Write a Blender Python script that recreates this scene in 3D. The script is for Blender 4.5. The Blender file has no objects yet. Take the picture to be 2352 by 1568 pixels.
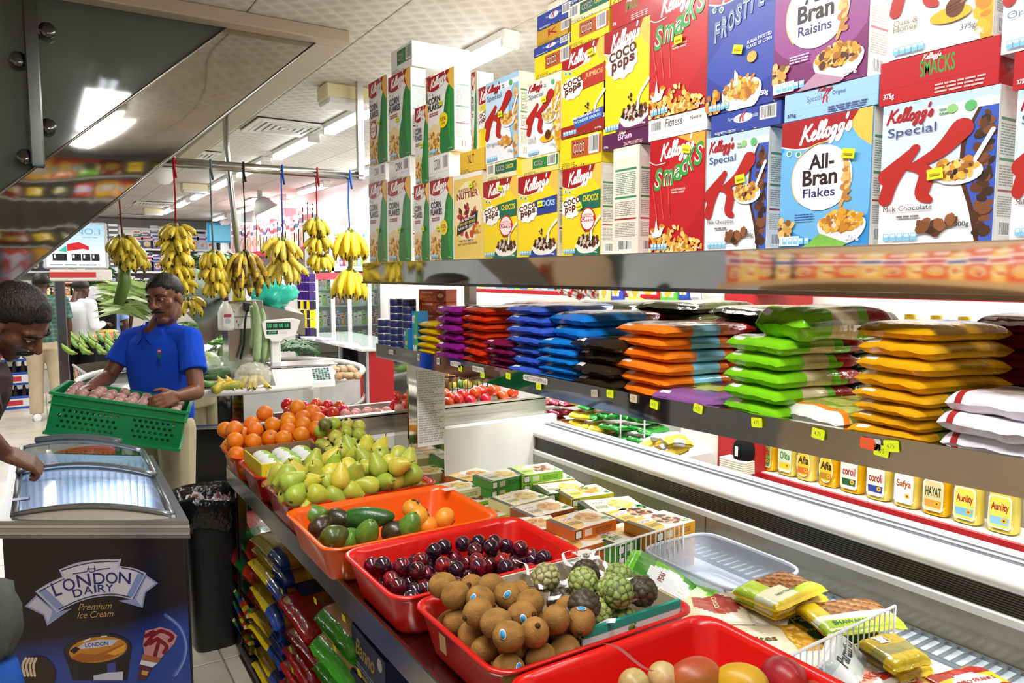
import bpy, bmesh, math, random
from math import sin, cos, pi, sqrt, atan2, radians as R
from mathutils import Vector as V, Matrix, noise
S = bpy.context.scene
COL = S.collection
# ---------------- camera, world, exposure ----------------
FPX, CXP, CYP = 1700.0, 1176.0, 784.0
PIT = math.atan(154 / FPX); YAW = math.atan(1086 * cos(PIT) / FPX)
EYE = V((0, 0, 1.68))
cd = bpy.data.cameras.new('camera'); cam = bpy.data.objects.new('camera', cd); COL.objects.link(cam)
cd.sensor_width = 36; cd.lens = 36 * FPX / 2352; cd.clip_start = .02; cd.clip_end = 200
cam.location = EYE; cam.rotation_euler = (pi / 2 - PIT, 0, -YAW); S.camera = cam
vs = S.view_settings
vs.view_transform = 'Standard'; vs.look = 'None'; vs.gamma = 1; vs.use_curve_mapping = False; vs.exposure = 0.05
wd = bpy.data.worlds.new('world'); S.world = wd; wd.use_nodes = True
wb = wd.node_tree.nodes['Background']; wb.inputs[0].default_value = (.95, .97, 1, 1); wb.inputs[1].default_value = 0.4
CEIL = 2.93

def area_light(name, loc, sx, sy, power, color=(1, .98, .95), rot=(0, 0, 0)):
    l = bpy.data.lights.new(name, 'AREA'); l.shape = 'RECTANGLE'; l.size = sx; l.size_y = sy; l.energy = power; l.color = color
    o = bpy.data.objects.new(name, l); COL.objects.link(o); o.location = loc; o.rotation_euler = rot
    return o

# ---------------- pixel helpers: a pixel of the photograph gives a ray, a plane of the shop gives the point ----------------
_F = V((sin(YAW) * cos(PIT), cos(YAW) * cos(PIT), -sin(PIT))); _Rt = V((cos(YAW), -sin(YAW), 0)); _U = _Rt.cross(_F)
def ray(px, py): return _F + _Rt * ((px - CXP) / FPX) + _U * ((CYP - py) / FPX)
def onX(px, py, x): d = ray(px, py); return EYE + d * (x / d.x)
def onY(px, py, y): d = ray(px, py); return EYE + d * (y / d.y)
def onZ(px, py, z): d = ray(px, py); return EYE + d * ((z - EYE.z) / d.z)
def atD(px, py, t): return EYE + ray(px, py) * t

# ---------------- colours and materials ----------------
_cc = {}
def C(h):
    if isinstance(h, tuple): return h
    if h not in _cc:
        v = [int(h[i:i + 2], 16) / 255 for i in (0, 2, 4)]
        _cc[h] = tuple(x / 12.92 if x <= .04045 else ((x + .055) / 1.055) ** 2.4 for x in v)
    return _cc[h]
def mix(a, b, t): a = C(a); b = C(b); return tuple(a[i] + (b[i] - a[i]) * t for i in range(3))
def dim(a, k): a = C(a); return tuple(x * k for x in a)
MATS = {}
def mat(name, rough=.5, metal=0, spec=.5, bump=0, bscale=60, var=.0, vscale=8, rnd=0., hue=0., coat=0, trans=0, sss=0, emit=0, ecol=None, alpha=1, stretch=None):
    if name in MATS: return MATS[name]
    m = bpy.data.materials.new(name); m.use_nodes = True; MATS[name] = m
    nt = m.node_tree; N = nt.nodes; L = nt.links; b = N['Principled BSDF']
    at = N.new('ShaderNodeAttribute'); at.attribute_name = 'Col'; out = at.outputs['Color']
    tc = N.new('ShaderNodeTexCoord')
    def tex(scale, detail=3):
        t = N.new('ShaderNodeTexNoise'); t.inputs['Scale'].default_value = scale; t.inputs['Detail'].default_value = detail
        if stretch:
            mp = N.new('ShaderNodeMapping'); mp.inputs['Scale'].default_value = stretch; L.new(tc.outputs['Object'], mp.inputs[0]); L.new(mp.outputs[0], t.inputs['Vector'])
        else: L.new(tc.outputs['Object'], t.inputs['Vector'])
        return t
    if var or rnd or hue:
        h = N.new('ShaderNodeHueSaturation'); L.new(out, h.inputs['Color']); out = h.outputs['Color']
        oi = N.new('ShaderNodeObjectInfo')
        mr = N.new('ShaderNodeMapRange'); mr.inputs['To Min'].default_value = 1 - rnd; mr.inputs['To Max'].default_value = 1 + rnd * .6; L.new(oi.outputs['Random'], mr.inputs['Value'])
        val = mr.outputs[0]
        if var:
            t = tex(vscale); m2 = N.new('ShaderNodeMapRange'); m2.inputs['From Min'].default_value = .3; m2.inputs['From Max'].default_value = .7
            m2.inputs['To Min'].default_value = 1 - var; m2.inputs['To Max'].default_value = 1 + var * .5; L.new(t.outputs[0], m2.inputs['Value'])
            mm = N.new('ShaderNodeMath'); mm.operation = 'MULTIPLY'; L.new(val, mm.inputs[0]); L.new(m2.outputs[0], mm.inputs[1]); val = mm.outputs[0]
        L.new(val, h.inputs['Value'])
        if hue:
            wv = N.new('ShaderNodeMath'); wv.operation = 'MULTIPLY_ADD'; wv.inputs[1].default_value = 7.31; wv.inputs[2].default_value = 0; L.new(oi.outputs['Random'], wv.inputs[0])
            fr = N.new('ShaderNodeMath'); fr.operation = 'FRACT'; L.new(wv.outputs[0], fr.inputs[0])
            m3 = N.new('ShaderNodeMapRange'); m3.inputs['To Min'].default_value = .5 - hue; m3.inputs['To Max'].default_value = .5 + hue; L.new(fr.outputs[0], m3.inputs['Value']); L.new(m3.outputs[0], h.inputs['Hue'])
    L.new(out, b.inputs['Base Color'])
    b.inputs['Roughness'].default_value = rough; b.inputs['Metallic'].default_value = metal; b.inputs['Specular IOR Level'].default_value = spec
    if coat: b.inputs['Coat Weight'].default_value = coat; b.inputs['Coat Roughness'].default_value = .08
    if trans: b.inputs['Transmission Weight'].default_value = trans
    if sss: b.inputs['Subsurface Weight'].default_value = sss; b.inputs['Subsurface Scale'].default_value = .01
    if alpha < 1: b.inputs['Alpha'].default_value = alpha
    if emit: b.inputs['Emission Strength'].default_value = emit; L.new(out, b.inputs['Emission Color'])
    if bump:
        t = tex(bscale); bp = N.new('ShaderNodeBump'); bp.inputs['Strength'].default_value = bump; bp.inputs['Distance'].default_value = .01; L.new(t.outputs[0], bp.inputs['Height']); L.new(bp.outputs[0], b.inputs['Normal'])
    return m
def glassmat(name, tint, gloss=1.0, rough=.02, ior=1.45):
    if name in MATS: return MATS[name]
    m = bpy.data.materials.new(name); m.use_nodes = True; MATS[name] = m
    nt = m.node_tree; N = nt.nodes; L = nt.links; N.remove(N['Principled BSDF']); o = N['Material Output']
    a = N.new('ShaderNodeBsdfTransparent'); a.inputs[0].default_value = (*C(tint), 1); g = N.new('ShaderNodeBsdfGlossy'); g.inputs['Roughness'].default_value = rough
    f = N.new('ShaderNodeFresnel'); f.inputs[0].default_value = ior; k = N.new('ShaderNodeMath'); k.operation = 'MULTIPLY'; k.inputs[1].default_value = gloss; k.use_clamp = True; L.new(f.outputs[0], k.inputs[0])
    x = N.new('ShaderNodeMixShader'); L.new(k.outputs[0], x.inputs[0]); L.new(a.outputs[0], x.inputs[1]); L.new(g.outputs[0], x.inputs[2]); L.new(x.outputs[0], o.inputs[0])
    return m
CARTON = mat('carton', .38, var=.04, vscale=30, coat=.15)
PAPER = mat('paper', .7)
PLASTIC = mat('plastic', .3, bump=.03, bscale=40)
FILM = mat('film', .16, bump=.35, bscale=28, spec=.6, var=.08, vscale=20)
STEEL = mat('steel', .22, metal=1, bump=.01, bscale=9, var=.12, vscale=6)
MIRROR = mat('mirror_steel', .05, metal=1, bump=.02, bscale=3, var=.1, vscale=7)
ALU = mat('aluminium', .35, metal=.8, var=.06)
PAINT = mat('paint', .5, var=.06, vscale=3)
CLOTH = mat('cloth', .9, bump=.25, bscale=220, var=.08, vscale=6, spec=.15)
SKIN = mat('skin', .45, var=.1, vscale=25, sss=.05, bump=.05, bscale=150)
HAIR = mat('hair', .5, bump=.6, bscale=180, stretch=(1, 1, .3), spec=.4)
RUBBER = mat('black_plastic', .45, bump=.05, bscale=80)
FRUIT = mat('fruit_skin', .35, var=.1, vscale=40, rnd=.12, hue=.012, bump=.04, bscale=200, spec=.45)
TUBE = mat('tube_light', emit=9)
GLASS = glassmat('clear_glass', 'e6efea', 1.3)

# ---------------- mesh builder ----------------
class MB:
    def __init__(s, o=(0, 0, 0)): s.v = []; s.f = []; s.c = []; s.sm = []; s.o = V(o)
    def face(s, pts, c, sm=False):
        n = len(s.v); s.v += [tuple(p) for p in pts]; s.f.append(tuple(range(n, n + len(pts)))); s.c.append(C(c)); s.sm.append(sm); return s
    def add(s, vs, fs, c, sm=True, M=None):
        n = len(s.v); s.v += [tuple(M @ V(p)) if M else tuple(p) for p in vs]
        for i, f in enumerate(fs): s.f.append(tuple(n + k for k in f)); s.c.append(C(c[i]) if isinstance(c, list) else C(c)); s.sm.append(sm)
        return s
    def join(s, m, M=None):
        n = len(s.v); s.v += [tuple(M @ V(p)) if M else tuple(p) for p in m.v]; s.f += [tuple(n + k for k in f) for f in m.f]; s.c += m.c; s.sm += m.sm; return s
    def box(s, a, b, c, bev=0, M=None):
        x0, y0, z0 = a; x1, y1, z1 = b
        if bev:
            e = bev; P = []
            for X, dx in ((x0, 1), (x1, -1)):
                for Y, dy in ((y0, 1), (y1, -1)):
                    for Z, dz in ((z0, 1), (z1, -1)): P += [(X, Y + dy * e, Z + dz * e), (X + dx * e, Y, Z + dz * e), (X + dx * e, Y + dy * e, Z)]
            i = lambda a, b, c, k: (a * 4 + b * 2 + c) * 3 + k
            F = [(i(0,0,0,0),i(0,0,1,0),i(0,1,1,0),i(0,1,0,0)), (i(1,0,0,0),i(1,1,0,0),i(1,1,1,0),i(1,0,1,0)), (i(0,0,0,1),i(1,0,0,1),i(1,0,1,1),i(0,0,1,1)),
                 (i(0,1,0,1),i(0,1,1,1),i(1,1,1,1),i(1,1,0,1)), (i(0,0,0,2),i(0,1,0,2),i(1,1,0,2),i(1,0,0,2)), (i(0,0,1,2),i(1,0,1,2),i(1,1,1,2),i(0,1,1,2))]
            for p in (0, 1):
                for q in (0, 1):
                    F += [(i(p,q,0,0),i(p,q,1,0),i(p,q,1,1),i(p,q,0,1)), (i(p,0,q,0),i(p,1,q,0),i(p,1,q,2),i(p,0,q,2)), (i(0,p,q,1),i(1,p,q,1),i(1,p,q,2),i(0,p,q,2))]
                    for r in (0, 1): F.append((i(p,q,r,0),i(p,q,r,1),i(p,q,r,2)))
            return s.add(P, F, c, False, M)
        P = [(x0,y0,z0),(x1,y0,z0),(x1,y1,z0),(x0,y1,z0),(x0,y0,z1),(x1,y0,z1),(x1,y1,z1),(x0,y1,z1)]
        return s.add(P, [(0,3,2,1),(4,5,6,7),(0,1,5,4),(1,2,6,5),(2,3,7,6),(3,0,4,7)], c, False, M)
    def tube(s, pts, r, c, n=8, cap=True, flat=1.0):
        pts = [V(p) for p in pts]; m = len(pts); P = []; up = V((0, 0, 1)); pn = None
        for k, p in enumerate(pts):
            d = (pts[min(k + 1, m - 1)] - pts[max(k - 1, 0)]).normalized()
            a = (pn - d * pn.dot(d)) if pn is not None else (up.cross(d) if abs(d.z) < .95 else V((1, 0, 0)).cross(d))
            a.normalize(); pn = a; b = d.cross(a); rr = r[k] if isinstance(r, (list, tuple)) else r
            P += [p + (a * cos(2 * pi * j / n) + b * sin(2 * pi * j / n) * flat) * rr for j in range(n)]
        F = [(k*n+j, k*n+(j+1)%n, (k+1)*n+(j+1)%n, (k+1)*n+j) for k in range(m-1) for j in range(n)]
        if cap: F += [tuple(range(n))[::-1], tuple((m-1)*n+j for j in range(n))]
        return s.add(P, F, c)
    def lathe(s, prof, c, n=16, M=None, cf=None):
        P = []; F = []; cs = []; m = len(prof)
        for r, z in prof: P += [(r * cos(2*pi*j/n), r * sin(2*pi*j/n), z) for j in range(n)]
        for k in range(m - 1):
            for j in range(n): F.append((k*n+j, k*n+(j+1)%n, (k+1)*n+(j+1)%n, (k+1)*n+j)); cs.append(cf(k/(m-1), j/n) if cf else (c[k] if isinstance(c, list) else c))
        F += [tuple(range(n))[::-1], tuple((m-1)*n+j for j in range(n))]; cs += [cs[0], cs[-1]]
        return s.add(P, F, cs, True, M)
    def ell(s, ctr, rad, c, n=12, m=8, M=None, df=None):
        prof = []; P = []; F = []
        for i in range(m + 1):
            t = pi * i / m
            for j in range(n):
                u = V((sin(t) * cos(2*pi*j/n), sin(t) * sin(2*pi*j/n), -cos(t))); k = df(u) if df else 1
                P.append((ctr[0] + rad[0]*u.x*k, ctr[1] + rad[1]*u.y*k, ctr[2] + rad[2]*u.z*k))
        cs = []
        for i in range(m):
            for j in range(n):
                F.append((i*n+j, i*n+(j+1)%n, (i+1)*n+(j+1)%n, (i+1)*n+j)); t = pi*(i+.5)/m
                if callable(c): cs.append(C(c(V((sin(t)*cos(2*pi*(j+.5)/n), sin(t)*sin(2*pi*(j+.5)/n), -cos(t))))))
        return s.add(P, F, cs if callable(c) else c, True, M)
    def grid(s, f, nu, nv, c, sm=True):
        P = [f(i / nu, j / nv) for j in range(nv + 1) for i in range(nu + 1)]
        F = [(j*(nu+1)+i, j*(nu+1)+i+1, (j+1)*(nu+1)+i+1, (j+1)*(nu+1)+i) for j in range(nv) for i in range(nu)]
        return s.add(P, F, [c((i+.5)/nu, (j+.5)/nv) for j in range(nv) for i in range(nu)] if callable(c) else c, sm)
    def mesh(s, name, m):
        me = bpy.data.meshes.new(name); o = s.o
        me.from_pydata([(p[0]-o.x, p[1]-o.y, p[2]-o.z) for p in s.v], [], s.f)
        at = me.color_attributes.new('Col', 'FLOAT_COLOR', 'CORNER'); dat = []
        for f, c in zip(s.f, s.c): dat += [c[0], c[1], c[2], 1.0] * len(f)
        at.data.foreach_set('color', dat); me.polygons.foreach_set('use_smooth', s.sm); me.materials.append(m)
        return me
    def build(s, name, m, parent=None, loc=None, weld=False):
        o = link(name, s.mesh(name, m), parent, loc or (None if parent else tuple(s.o)))
        if weld: weldmesh(o.data)
        return o
def weldmesh(me):
    b = bmesh.new(); b.from_mesh(me); bmesh.ops.remove_doubles(b, verts=b.verts, dist=1e-5); b.to_mesh(me); b.free()
def link(name, me, parent=None, loc=None, rot=None):
    o = bpy.data.objects.new(name, me); COL.objects.link(o)
    if parent: o.parent = parent
    if loc: o.location = loc
    if rot: o.rotation_euler = rot
    return o
LABELS = {}
def tag(o, label=None, cat=None, group=None, kind=None):
    if label: o['label'] = label
    if cat:
        o['category'] = cat
        if label in LABELS and LABELS[label] != group: print('DUPLABEL', label)
        n = len(label.split())
        if n < 4 or n > 16: print('LABELLEN', n, label)
        LABELS[label] = group
    if group: o['group'] = group
    if kind: o['kind'] = kind
    return o
def thing(name, label, cat, loc=(0, 0, 0), rz=0, group=None, rot=None):
    o = link(name, None, None, loc, rot or (0, 0, rz)); o.empty_display_size = .05
    return tag(o, label, cat, group)
def dup(root, label, loc, rz=0, group=None, rot=None, scale=None):
    def cp(o, par):
        c = o.copy(); COL.objects.link(c); c.parent = par
        for ch in o.children: cp(ch, c)
        return c
    r = cp(root, None); r.location = loc; r.rotation_euler = rot or (0, 0, rz)
    if scale: r.scale = (scale,) * 3 if not isinstance(scale, tuple) else scale
    return tag(r, label, root['category'], group or root.get('group'))
def stamp(me_parts, name, label, cat, loc, rot=(0, 0, 0), group=None, scale=None, single=False):
    """a thing from shared meshes: me_parts = [(part name, mesh)]; one mesh becomes the thing itself"""
    if len(me_parts) == 1: r = link(name, me_parts[0][1], None, loc, rot); tag(r, label, cat, group)
    else:
        r = thing(name, label, cat, loc, 0, group, rot)
        for p in me_parts:
            o = link(p[0], p[1], r)
            if len(p) > 2:
                for q in p[2]: link(q[0], q[1], o)
    if scale: r.scale = (scale,) * 3 if not isinstance(scale, tuple) else scale
    return r
def struct(name, mb, m, parent=None):
    o = mb.build(name, m, parent)
    if not parent: o['kind'] = 'structure'
    return o
ORD = 'first second third fourth fifth sixth seventh eighth ninth tenth eleventh twelfth thirteenth fourteenth fifteenth sixteenth seventeenth eighteenth nineteenth twentieth'.split()

# ---------------- flat print (lettering and pictures on packs) ----------------
_tc = {}
def textgeo(body, bold=0, shear=0):
    k = (body, bold, shear)
    if k not in _tc:
        c = bpy.data.curves.new('t', 'FONT'); c.body = body; c.align_x = 'LEFT'; c.resolution_u = 4 if len(body) < 11 else 2; c.offset = bold; c.shear = shear; c.size = 1
        o = bpy.data.objects.new('t', c); COL.objects.link(o); bpy.context.view_layer.update()
        me = bpy.data.meshes.new_from_object(o.evaluated_get(bpy.context.evaluated_depsgraph_get()))
        vs = [(v.co.x, v.co.y) for v in me.vertices]; fs = [tuple(p.vertices) for p in me.polygons]
        bpy.data.objects.remove(o); bpy.data.curves.remove(c); bpy.data.meshes.remove(me)
        x0 = min(v[0] for v in vs); x1 = max(v[0] for v in vs); y0 = min(v[1] for v in vs); y1 = max(v[1] for v in vs)
        _tc[k] = ([((x - x0) / (x1 - x0), (y - y0) / (y1 - y0)) for x, y in vs], fs, (x1 - x0) / max(y1 - y0, 1e-6))
    return _tc[k]
def spline(pts, n=6):
    out = []; P = [pts[0]] + list(pts) + [pts[-1]]
    for k in range(1, len(P) - 2):
        a, b, c, d = P[k-1], P[k], P[k+1], P[k+2]
        for i in range(n):
            t = i / n
            out.append(tuple(.5 * (2*b[j] + (c[j]-a[j])*t + (2*a[j]-5*b[j]+4*c[j]-d[j])*t*t + (3*b[j]-a[j]-3*c[j]+d[j])*t**3) for j in range(len(b))))
    return out + [tuple(pts[-1])]
class Print:
    """flat shapes on a w x h rectangle; u,v in 0..1; put() maps them onto any surface"""
    def __init__(s, w, h): s.w = w; s.h = h; s.it = []; s.l = 0
    def poly(s, pts, c, clamp=True):
        s.l += 1; s.it.append(([(min(max(u, 0), 1), min(max(v, 0), 1)) if clamp else (u, v) for u, v in pts], [tuple(range(len(pts)))], C(c), s.l)); return s
    def rect(s, u0, v0, u1, v1, c): return s.poly([(u0, v0), (u1, v0), (u1, v1), (u0, v1)], c)
    def disc(s, u, v, ru, c, rv=None, n=18, a0=0, a1=2*pi):
        rv = rv if rv is not None else ru * s.w / s.h
        return s.poly([(u + ru*cos(a0+(a1-a0)*i/n), v + rv*sin(a0+(a1-a0)*i/n)) for i in range(n + (a1-a0 < 6.2))], c)
    def tri(s, vs, fs, c): s.l += 1; s.it.append((vs, fs, C(c), s.l)); return s
    def text(s, t, u0, v0, u1, v1=None, c='000000', bold=0, shear=0, rot=0, out=None, ow=.03):
        g, fs, asp = textgeo(t, bold, shear); wd = u1 - u0; hh = (v1 - v0) if v1 is not None else wd * s.w / asp / s.h
        if out: s.text(t, u0, v0, u1, v0 + hh, out, bold + ow, shear, rot)
        ca, sa = cos(rot), sin(rot); r = s.w / s.h
        s.tri([(u0 + x*wd*ca - y*hh/r*sa, v0 + (x*wd*sa*r + y*hh*ca)) for x, y in g], fs, c); return s
    def stroke(s, pts, wds, c, n=6, smooth=True):
        """ribbon; pts in u,v; widths in u units"""
        r = s.h / s.w
        P = [(p[0], p[1]*r, (wds[i] if isinstance(wds, (list, tuple)) else wds)) for i, p in enumerate(pts)]
        if smooth: P = spline(P, n)
        Lf = []; Rg = []; m = len(P)
        for i, (x, y, w) in enumerate(P):
            dx = P[min(i+1, m-1)][0] - P[max(i-1, 0)][0]; dy = P[min(i+1, m-1)][1] - P[max(i-1, 0)][1]; L = sqrt(dx*dx+dy*dy) or 1; a, b = -dy/L*w/2, dx/L*w/2
            if i == 0:
                for k in (-.98, -.8, -.45): e = sqrt(max(0, 1-k*k)); Lf.append((x + dx/L*w/2*k + a*e, (y + dy/L*w/2*k + b*e)/r)); Rg.append((x + dx/L*w/2*k - a*e, (y + dy/L*w/2*k - b*e)/r))
            Lf.append((x+a, (y+b)/r)); Rg.append((x-a, (y-b)/r))
            if i == m-1:
                for k in (.45, .8, .98): e = sqrt(1-k*k); Lf.append((x + dx/L*w/2*k + a*e, (y + dy/L*w/2*k + b*e)/r)); Rg.append((x + dx/L*w/2*k - a*e, (y + dy/L*w/2*k - b*e)/r))
        q = len(Lf); Lf = [(a, b, i * .07) for i, (a, b) in enumerate(Lf)]; Rg = [(a, b, i * .07) for i, (a, b) in enumerate(Rg)]
        s.tri(Lf + Rg, [(i, i+1, q+i+1, q+i) for i in range(q-1)], c); s.l += q * .07; return s
    def flakes(s, u, v, ru, rv, cs, n=40, size=.05, seed=1, up=False):
        rd = random.Random(seed); r = s.w / s.h
        for i in range(n):
            a = rd.random()*2*pi; k = sqrt(rd.random()); x = u + ru*k*cos(a); y = v + rv*k*(abs(sin(a)) if up else sin(a)); z = size*rd.uniform(.6, 1.1); t = rd.random()*pi; e = rd.uniform(.45, .9)
            s.l -= .6; s.poly([(x + z*(cos(b)*cos(t) - e*sin(b)*sin(t)), y + z*r*(cos(b)*sin(t) + e*sin(b)*cos(t))) for b in [2*pi*j/7 + rd.uniform(-.25, .25) for j in range(7)]], rd.choice(cs))
        return s
    def lines(s, u0, v0, u1, v1, n, c, seed=2):
        rd = random.Random(seed); fs = []; vs = []; h = (v1 - v0) / n
        for i in range(n):
            x = u0
            y = v0 + i*h
            while x < u1 - .02:
                w = min(rd.uniform(.05, .3) * (u1 - u0), u1 - x); k = len(vs)
                vs += [(x, y), (x + w*.86, y), (x + w*.86, y + h*.5), (x, y + h*.5)]; fs.append((k, k+1, k+2, k+3)); x += w
        return s.tri(vs, fs, c)
    def put(s, mb, f, eps=.00004):
        for vs, fs, c, l in s.it: mb.add([f(q[0], q[1], (l + (q[2] if len(q) > 2 else 0))*eps) for q in vs], fs, c, False)
        return mb
KEL = [[(.28,1),(.2,.55),(.05,0)], [(.75,1),(.45,.7),(.22,.48)], [(.22,.5),(.42,.42),(.6,.08),(.78,.1)], [(.82,.28),(1.05,.38),(1.08,.56),(.95,.5),(.88,.22),(1,.02),(1.2,.15)],
       [(1.2,.15),(1.45,.7),(1.5,1),(1.38,.9),(1.3,.3),(1.36,.02),(1.5,.14)], [(1.5,.14),(1.75,.7),(1.8,1),(1.68,.9),(1.6,.3),(1.66,.02),(1.8,.14)],
       [(2.05,.5),(1.88,.4),(1.88,.1),(2.02,.0),(2.16,.2),(2.12,.45),(2.0,.5)], [(2.55,.5),(2.36,.48),(2.3,.2),(2.42,.02),(2.55,.25),(2.6,.5),(2.5,-.1),(2.3,-.42),(2.2,-.25),(2.5,0)],
       [(3.05,.5),(2.86,.48),(2.8,.2),(2.92,.02),(3.05,.25),(3.1,.5),(3.0,-.1),(2.8,-.42),(2.7,-.25),(3.0,0)], [(3.3,1.0),(3.24,.76)], [(3.3,.12),(3.5,.5),(3.58,.25),(3.5,.02),(3.36,.06)]]
def kellogg(P, u0, v0, wd, c, rise=0., lw=.024):
    h = wd / 3.6 * P.w / P.h * 1.15
    for st in KEL: P.stroke([(u0 + (x + y*.12) / 3.6 * wd, v0 + y*h + rise*x/3.6) for x, y in st], min(lw, .03) * wd / .6, c, 3)
def barcode(P, u0, v0, u1, v1, seed=1):
    P.rect(u0, v0, u1, v1, 'f4f4f0'); rd = random.Random(seed); x = u0 + (u1-u0)*.06; vs = []; fs = []
    while x < u1 - (u1-u0)*.08:
        w = (u1-u0)*rd.choice((.015, .03, .045)); k = len(vs); vs += [(x, v0+(v1-v0)*.12), (x+w, v0+(v1-v0)*.12), (x+w, v1-(v1-v0)*.08), (x, v1-(v1-v0)*.08)]; fs.append((k, k+1, k+2, k+3)); x += w + (u1-u0)*rd.choice((.02, .035))
    P.tri(vs, fs, '181818')
# ================= room shell =================
CEILM = mat('ceiling_tile', .75, var=.08, vscale=1.2)
_nt = CEILM.node_tree; _b = _nt.nodes['Principled BSDF']
_ck = _nt.nodes.new('ShaderNodeTexWave'); _ck2 = _nt.nodes.new('ShaderNodeTexWave'); _g = _nt.nodes.new('ShaderNodeNewGeometry')
_ck.inputs['Scale'].default_value = 2.6; _ck2.inputs['Scale'].default_value = 2.6; _ck2.bands_direction = 'Y'
_mm = _nt.nodes.new('ShaderNodeMath'); _mm.operation = 'GREATER_THAN'
_ds = _ck.inputs['Distortion']; _ds.default_value = 1.2; _ck2.inputs['Distortion'].default_value = 1.2
for n in (_ck, _ck2): _nt.links.new(_g.outputs['Position'], n.inputs['Vector'])
_xo = _nt.nodes.new('ShaderNodeMath'); _xo.operation = 'SUBTRACT'; _nt.links.new(_ck.outputs['Fac'], _xo.inputs[0]); _nt.links.new(_ck2.outputs['Fac'], _xo.inputs[1])
_ab = _nt.nodes.new('ShaderNodeMath'); _ab.operation = 'ABSOLUTE'; _nt.links.new(_xo.outputs[0], _ab.inputs[0])
_mx = _nt.nodes.new('ShaderNodeMix'); _mx.data_type = 'RGBA'; _mx.blend_type = 'MULTIPLY'; _nt.links.new(_ab.outputs[0], _mx.inputs['Factor'])
_src = _b.inputs['Base Color'].links[0].from_socket; _nt.links.new(_src, _mx.inputs['A']); _mx.inputs['B'].default_value = (.8, .79, .77, 1); _nt.links.new(_mx.outputs['Result'], _b.inputs['Base Color'])
_bp = _nt.nodes.new('ShaderNodeBump'); _bp.inputs['Strength'].default_value = .35; _bp.inputs['Distance'].default_value = .01; _nt.links.new(_ab.outputs[0], _bp.inputs['Height']); _nt.links.new(_bp.outputs[0], _b.inputs['Normal'])
FLOORM = mat('marble_floor', .25, var=.18, vscale=3, rnd=.06)
floor = struct('floor', MB().box((-6, -4, -.1), (6, 21, -.006), '8f8a80'), PAINT)
_t = MB().box((-.297, -.297, -.006), (.297, .297, 0), 'cdc4b0', .003).mesh('tile', FLOORM)
for i in range(4):
    for j in range(17): link('tile', _t, floor, (-.9 + .6 * i, 2.4 + .6 * j, 0))
ceiling = struct('ceiling', MB().box((-3, -5, CEIL + .012), (6, 20.5, CEIL + .2), '77736c'), PAINT)
_t = MB().box((-.298, -.598, 0), (.298, .598, .012), 'd3cec4', .003).mesh('tile', CEILM)
for i in range(11):
    for j in range(20): link('tile', _t, ceiling, (-1.2 + .6 * i, -3.6 + 1.2 * j, CEIL))
struct('wall_back', MB().box((-6, 19, 0), (6, 19.2, CEIL), 'e9e8e6'), PAINT)
struct('wall_right', MB().box((3.62, -2, 0), (3.8, 19, CEIL), 'efeeea'), PAINT)
# ---- stair opening: trim round it, mirror-clad stair flank, glass balustrade
BEAMZ = 2.865
Ps = onZ(722, 100, BEAMZ); YS = Ps.y
TAN = 'b3a68f'
struct('trim_1', MB().box((-2.2, YS - .1, BEAMZ), (onZ(812, 95, BEAMZ).x, YS, CEIL), TAN, .006), PAINT)
struct('trim_2', MB().box((Ps.x, YS, BEAMZ + .002), (onZ(812, 95, BEAMZ).x, YS + 4.6, CEIL), TAN, .006), PAINT)
a = onY(525, 60, YS); b = onY(722, 100, YS); c = onY(-260, 875, YS); d = onY(-260, 635.5, YS)
stair = thing('staircase', 'mirror-clad flank of a staircase dropping from the ceiling opening beside the glass balustrade', 'staircase', c)
m = MB(c)
q = [a, b, c, d]; back = [p + V((0, .05, 0)) for p in q]
# the cladding is slightly buckled sheet: a fine grid with small out-of-plane waves
def strip(u, v):
    p = a.lerp(d, u).lerp(b.lerp(c, u), v)
    wv = .010 * sin(9 * u + 2 * v) * min(1, u * 2) + .006 * sin(23 * u + 5 * v + 1) * max(0, u - .35)
    return (p.x, p.y - .004 + wv, p.z)
m.grid(strip, 40, 8, 'c9c6bd'); m.build('side_panel', MIRROR, stair)
m = MB(c); m.add([*q, *[p + V((0, .8, 0)) for p in q]], [(0,4,5,1),(1,5,6,2),(2,6,7,3),(3,7,4,0)], '6d6a62', False); m.build('soffit', PAINT, stair)
m = MB(c)
for p0, p1 in ((a, d), (b, c)): m.tube([p0 + V((0, -.012, 0)), p1 + V((0, -.012, 0))], .006, '9c9a94', 6)
m.build('edge_bead', STEEL, stair)
bal = thing('balustrade', 'smoky glass stair balustrade with steel post and round clamps under the ceiling', 'balustrade', d)
TG = mat('smoky_glass', .06, spec=.9, var=.1, vscale=2)
xl = -1.3; dl = d
m = MB(d); m.add([a, (xl, YS, BEAMZ), d], [(0, 1, 2)], '4d574e', False); m.add([a + V((0, .012, 0)), V((xl, YS + .012, BEAMZ)), d + V((0, .012, 0))], [(0, 2, 1)], '4d574e', False); m.build('glass_pane', TG, bal)
pb = onY(88, 385, YS); m = MB(d); m.box((pb.x - .026, YS - .075, pb.z), (pb.x + .026, YS - .025, BEAMZ), '5d605c', .006); m.build('post', STEEL, bal)
for px, py, sd in ((108, 70, 1), (42, 137, -1), (110, 290, 1), (58, 360, -1)):
    p = onY(px, py, YS - .04); m = MB(d); Mx = Matrix.Translation(p) @ Matrix.Rotation(pi / 2, 4, 'X')
    m.lathe([(.0, -.018), (.03, -.018), (.032, -.012), (.032, .012), (.03, .018), (0, .018)], '6a6d68', 16, Mx); m.box((min(p.x, pb.x), p.y - .012, p.z - .022), (max(p.x, pb.x), p.y + .012, p.z + .022), '6a6d68'); m.build('clamp', STEEL, bal)
struct('wall_front', MB().box((-2.6, -4.7, 0), (6, -4.5, CEIL), '8b8a80'), PAINT)
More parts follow.
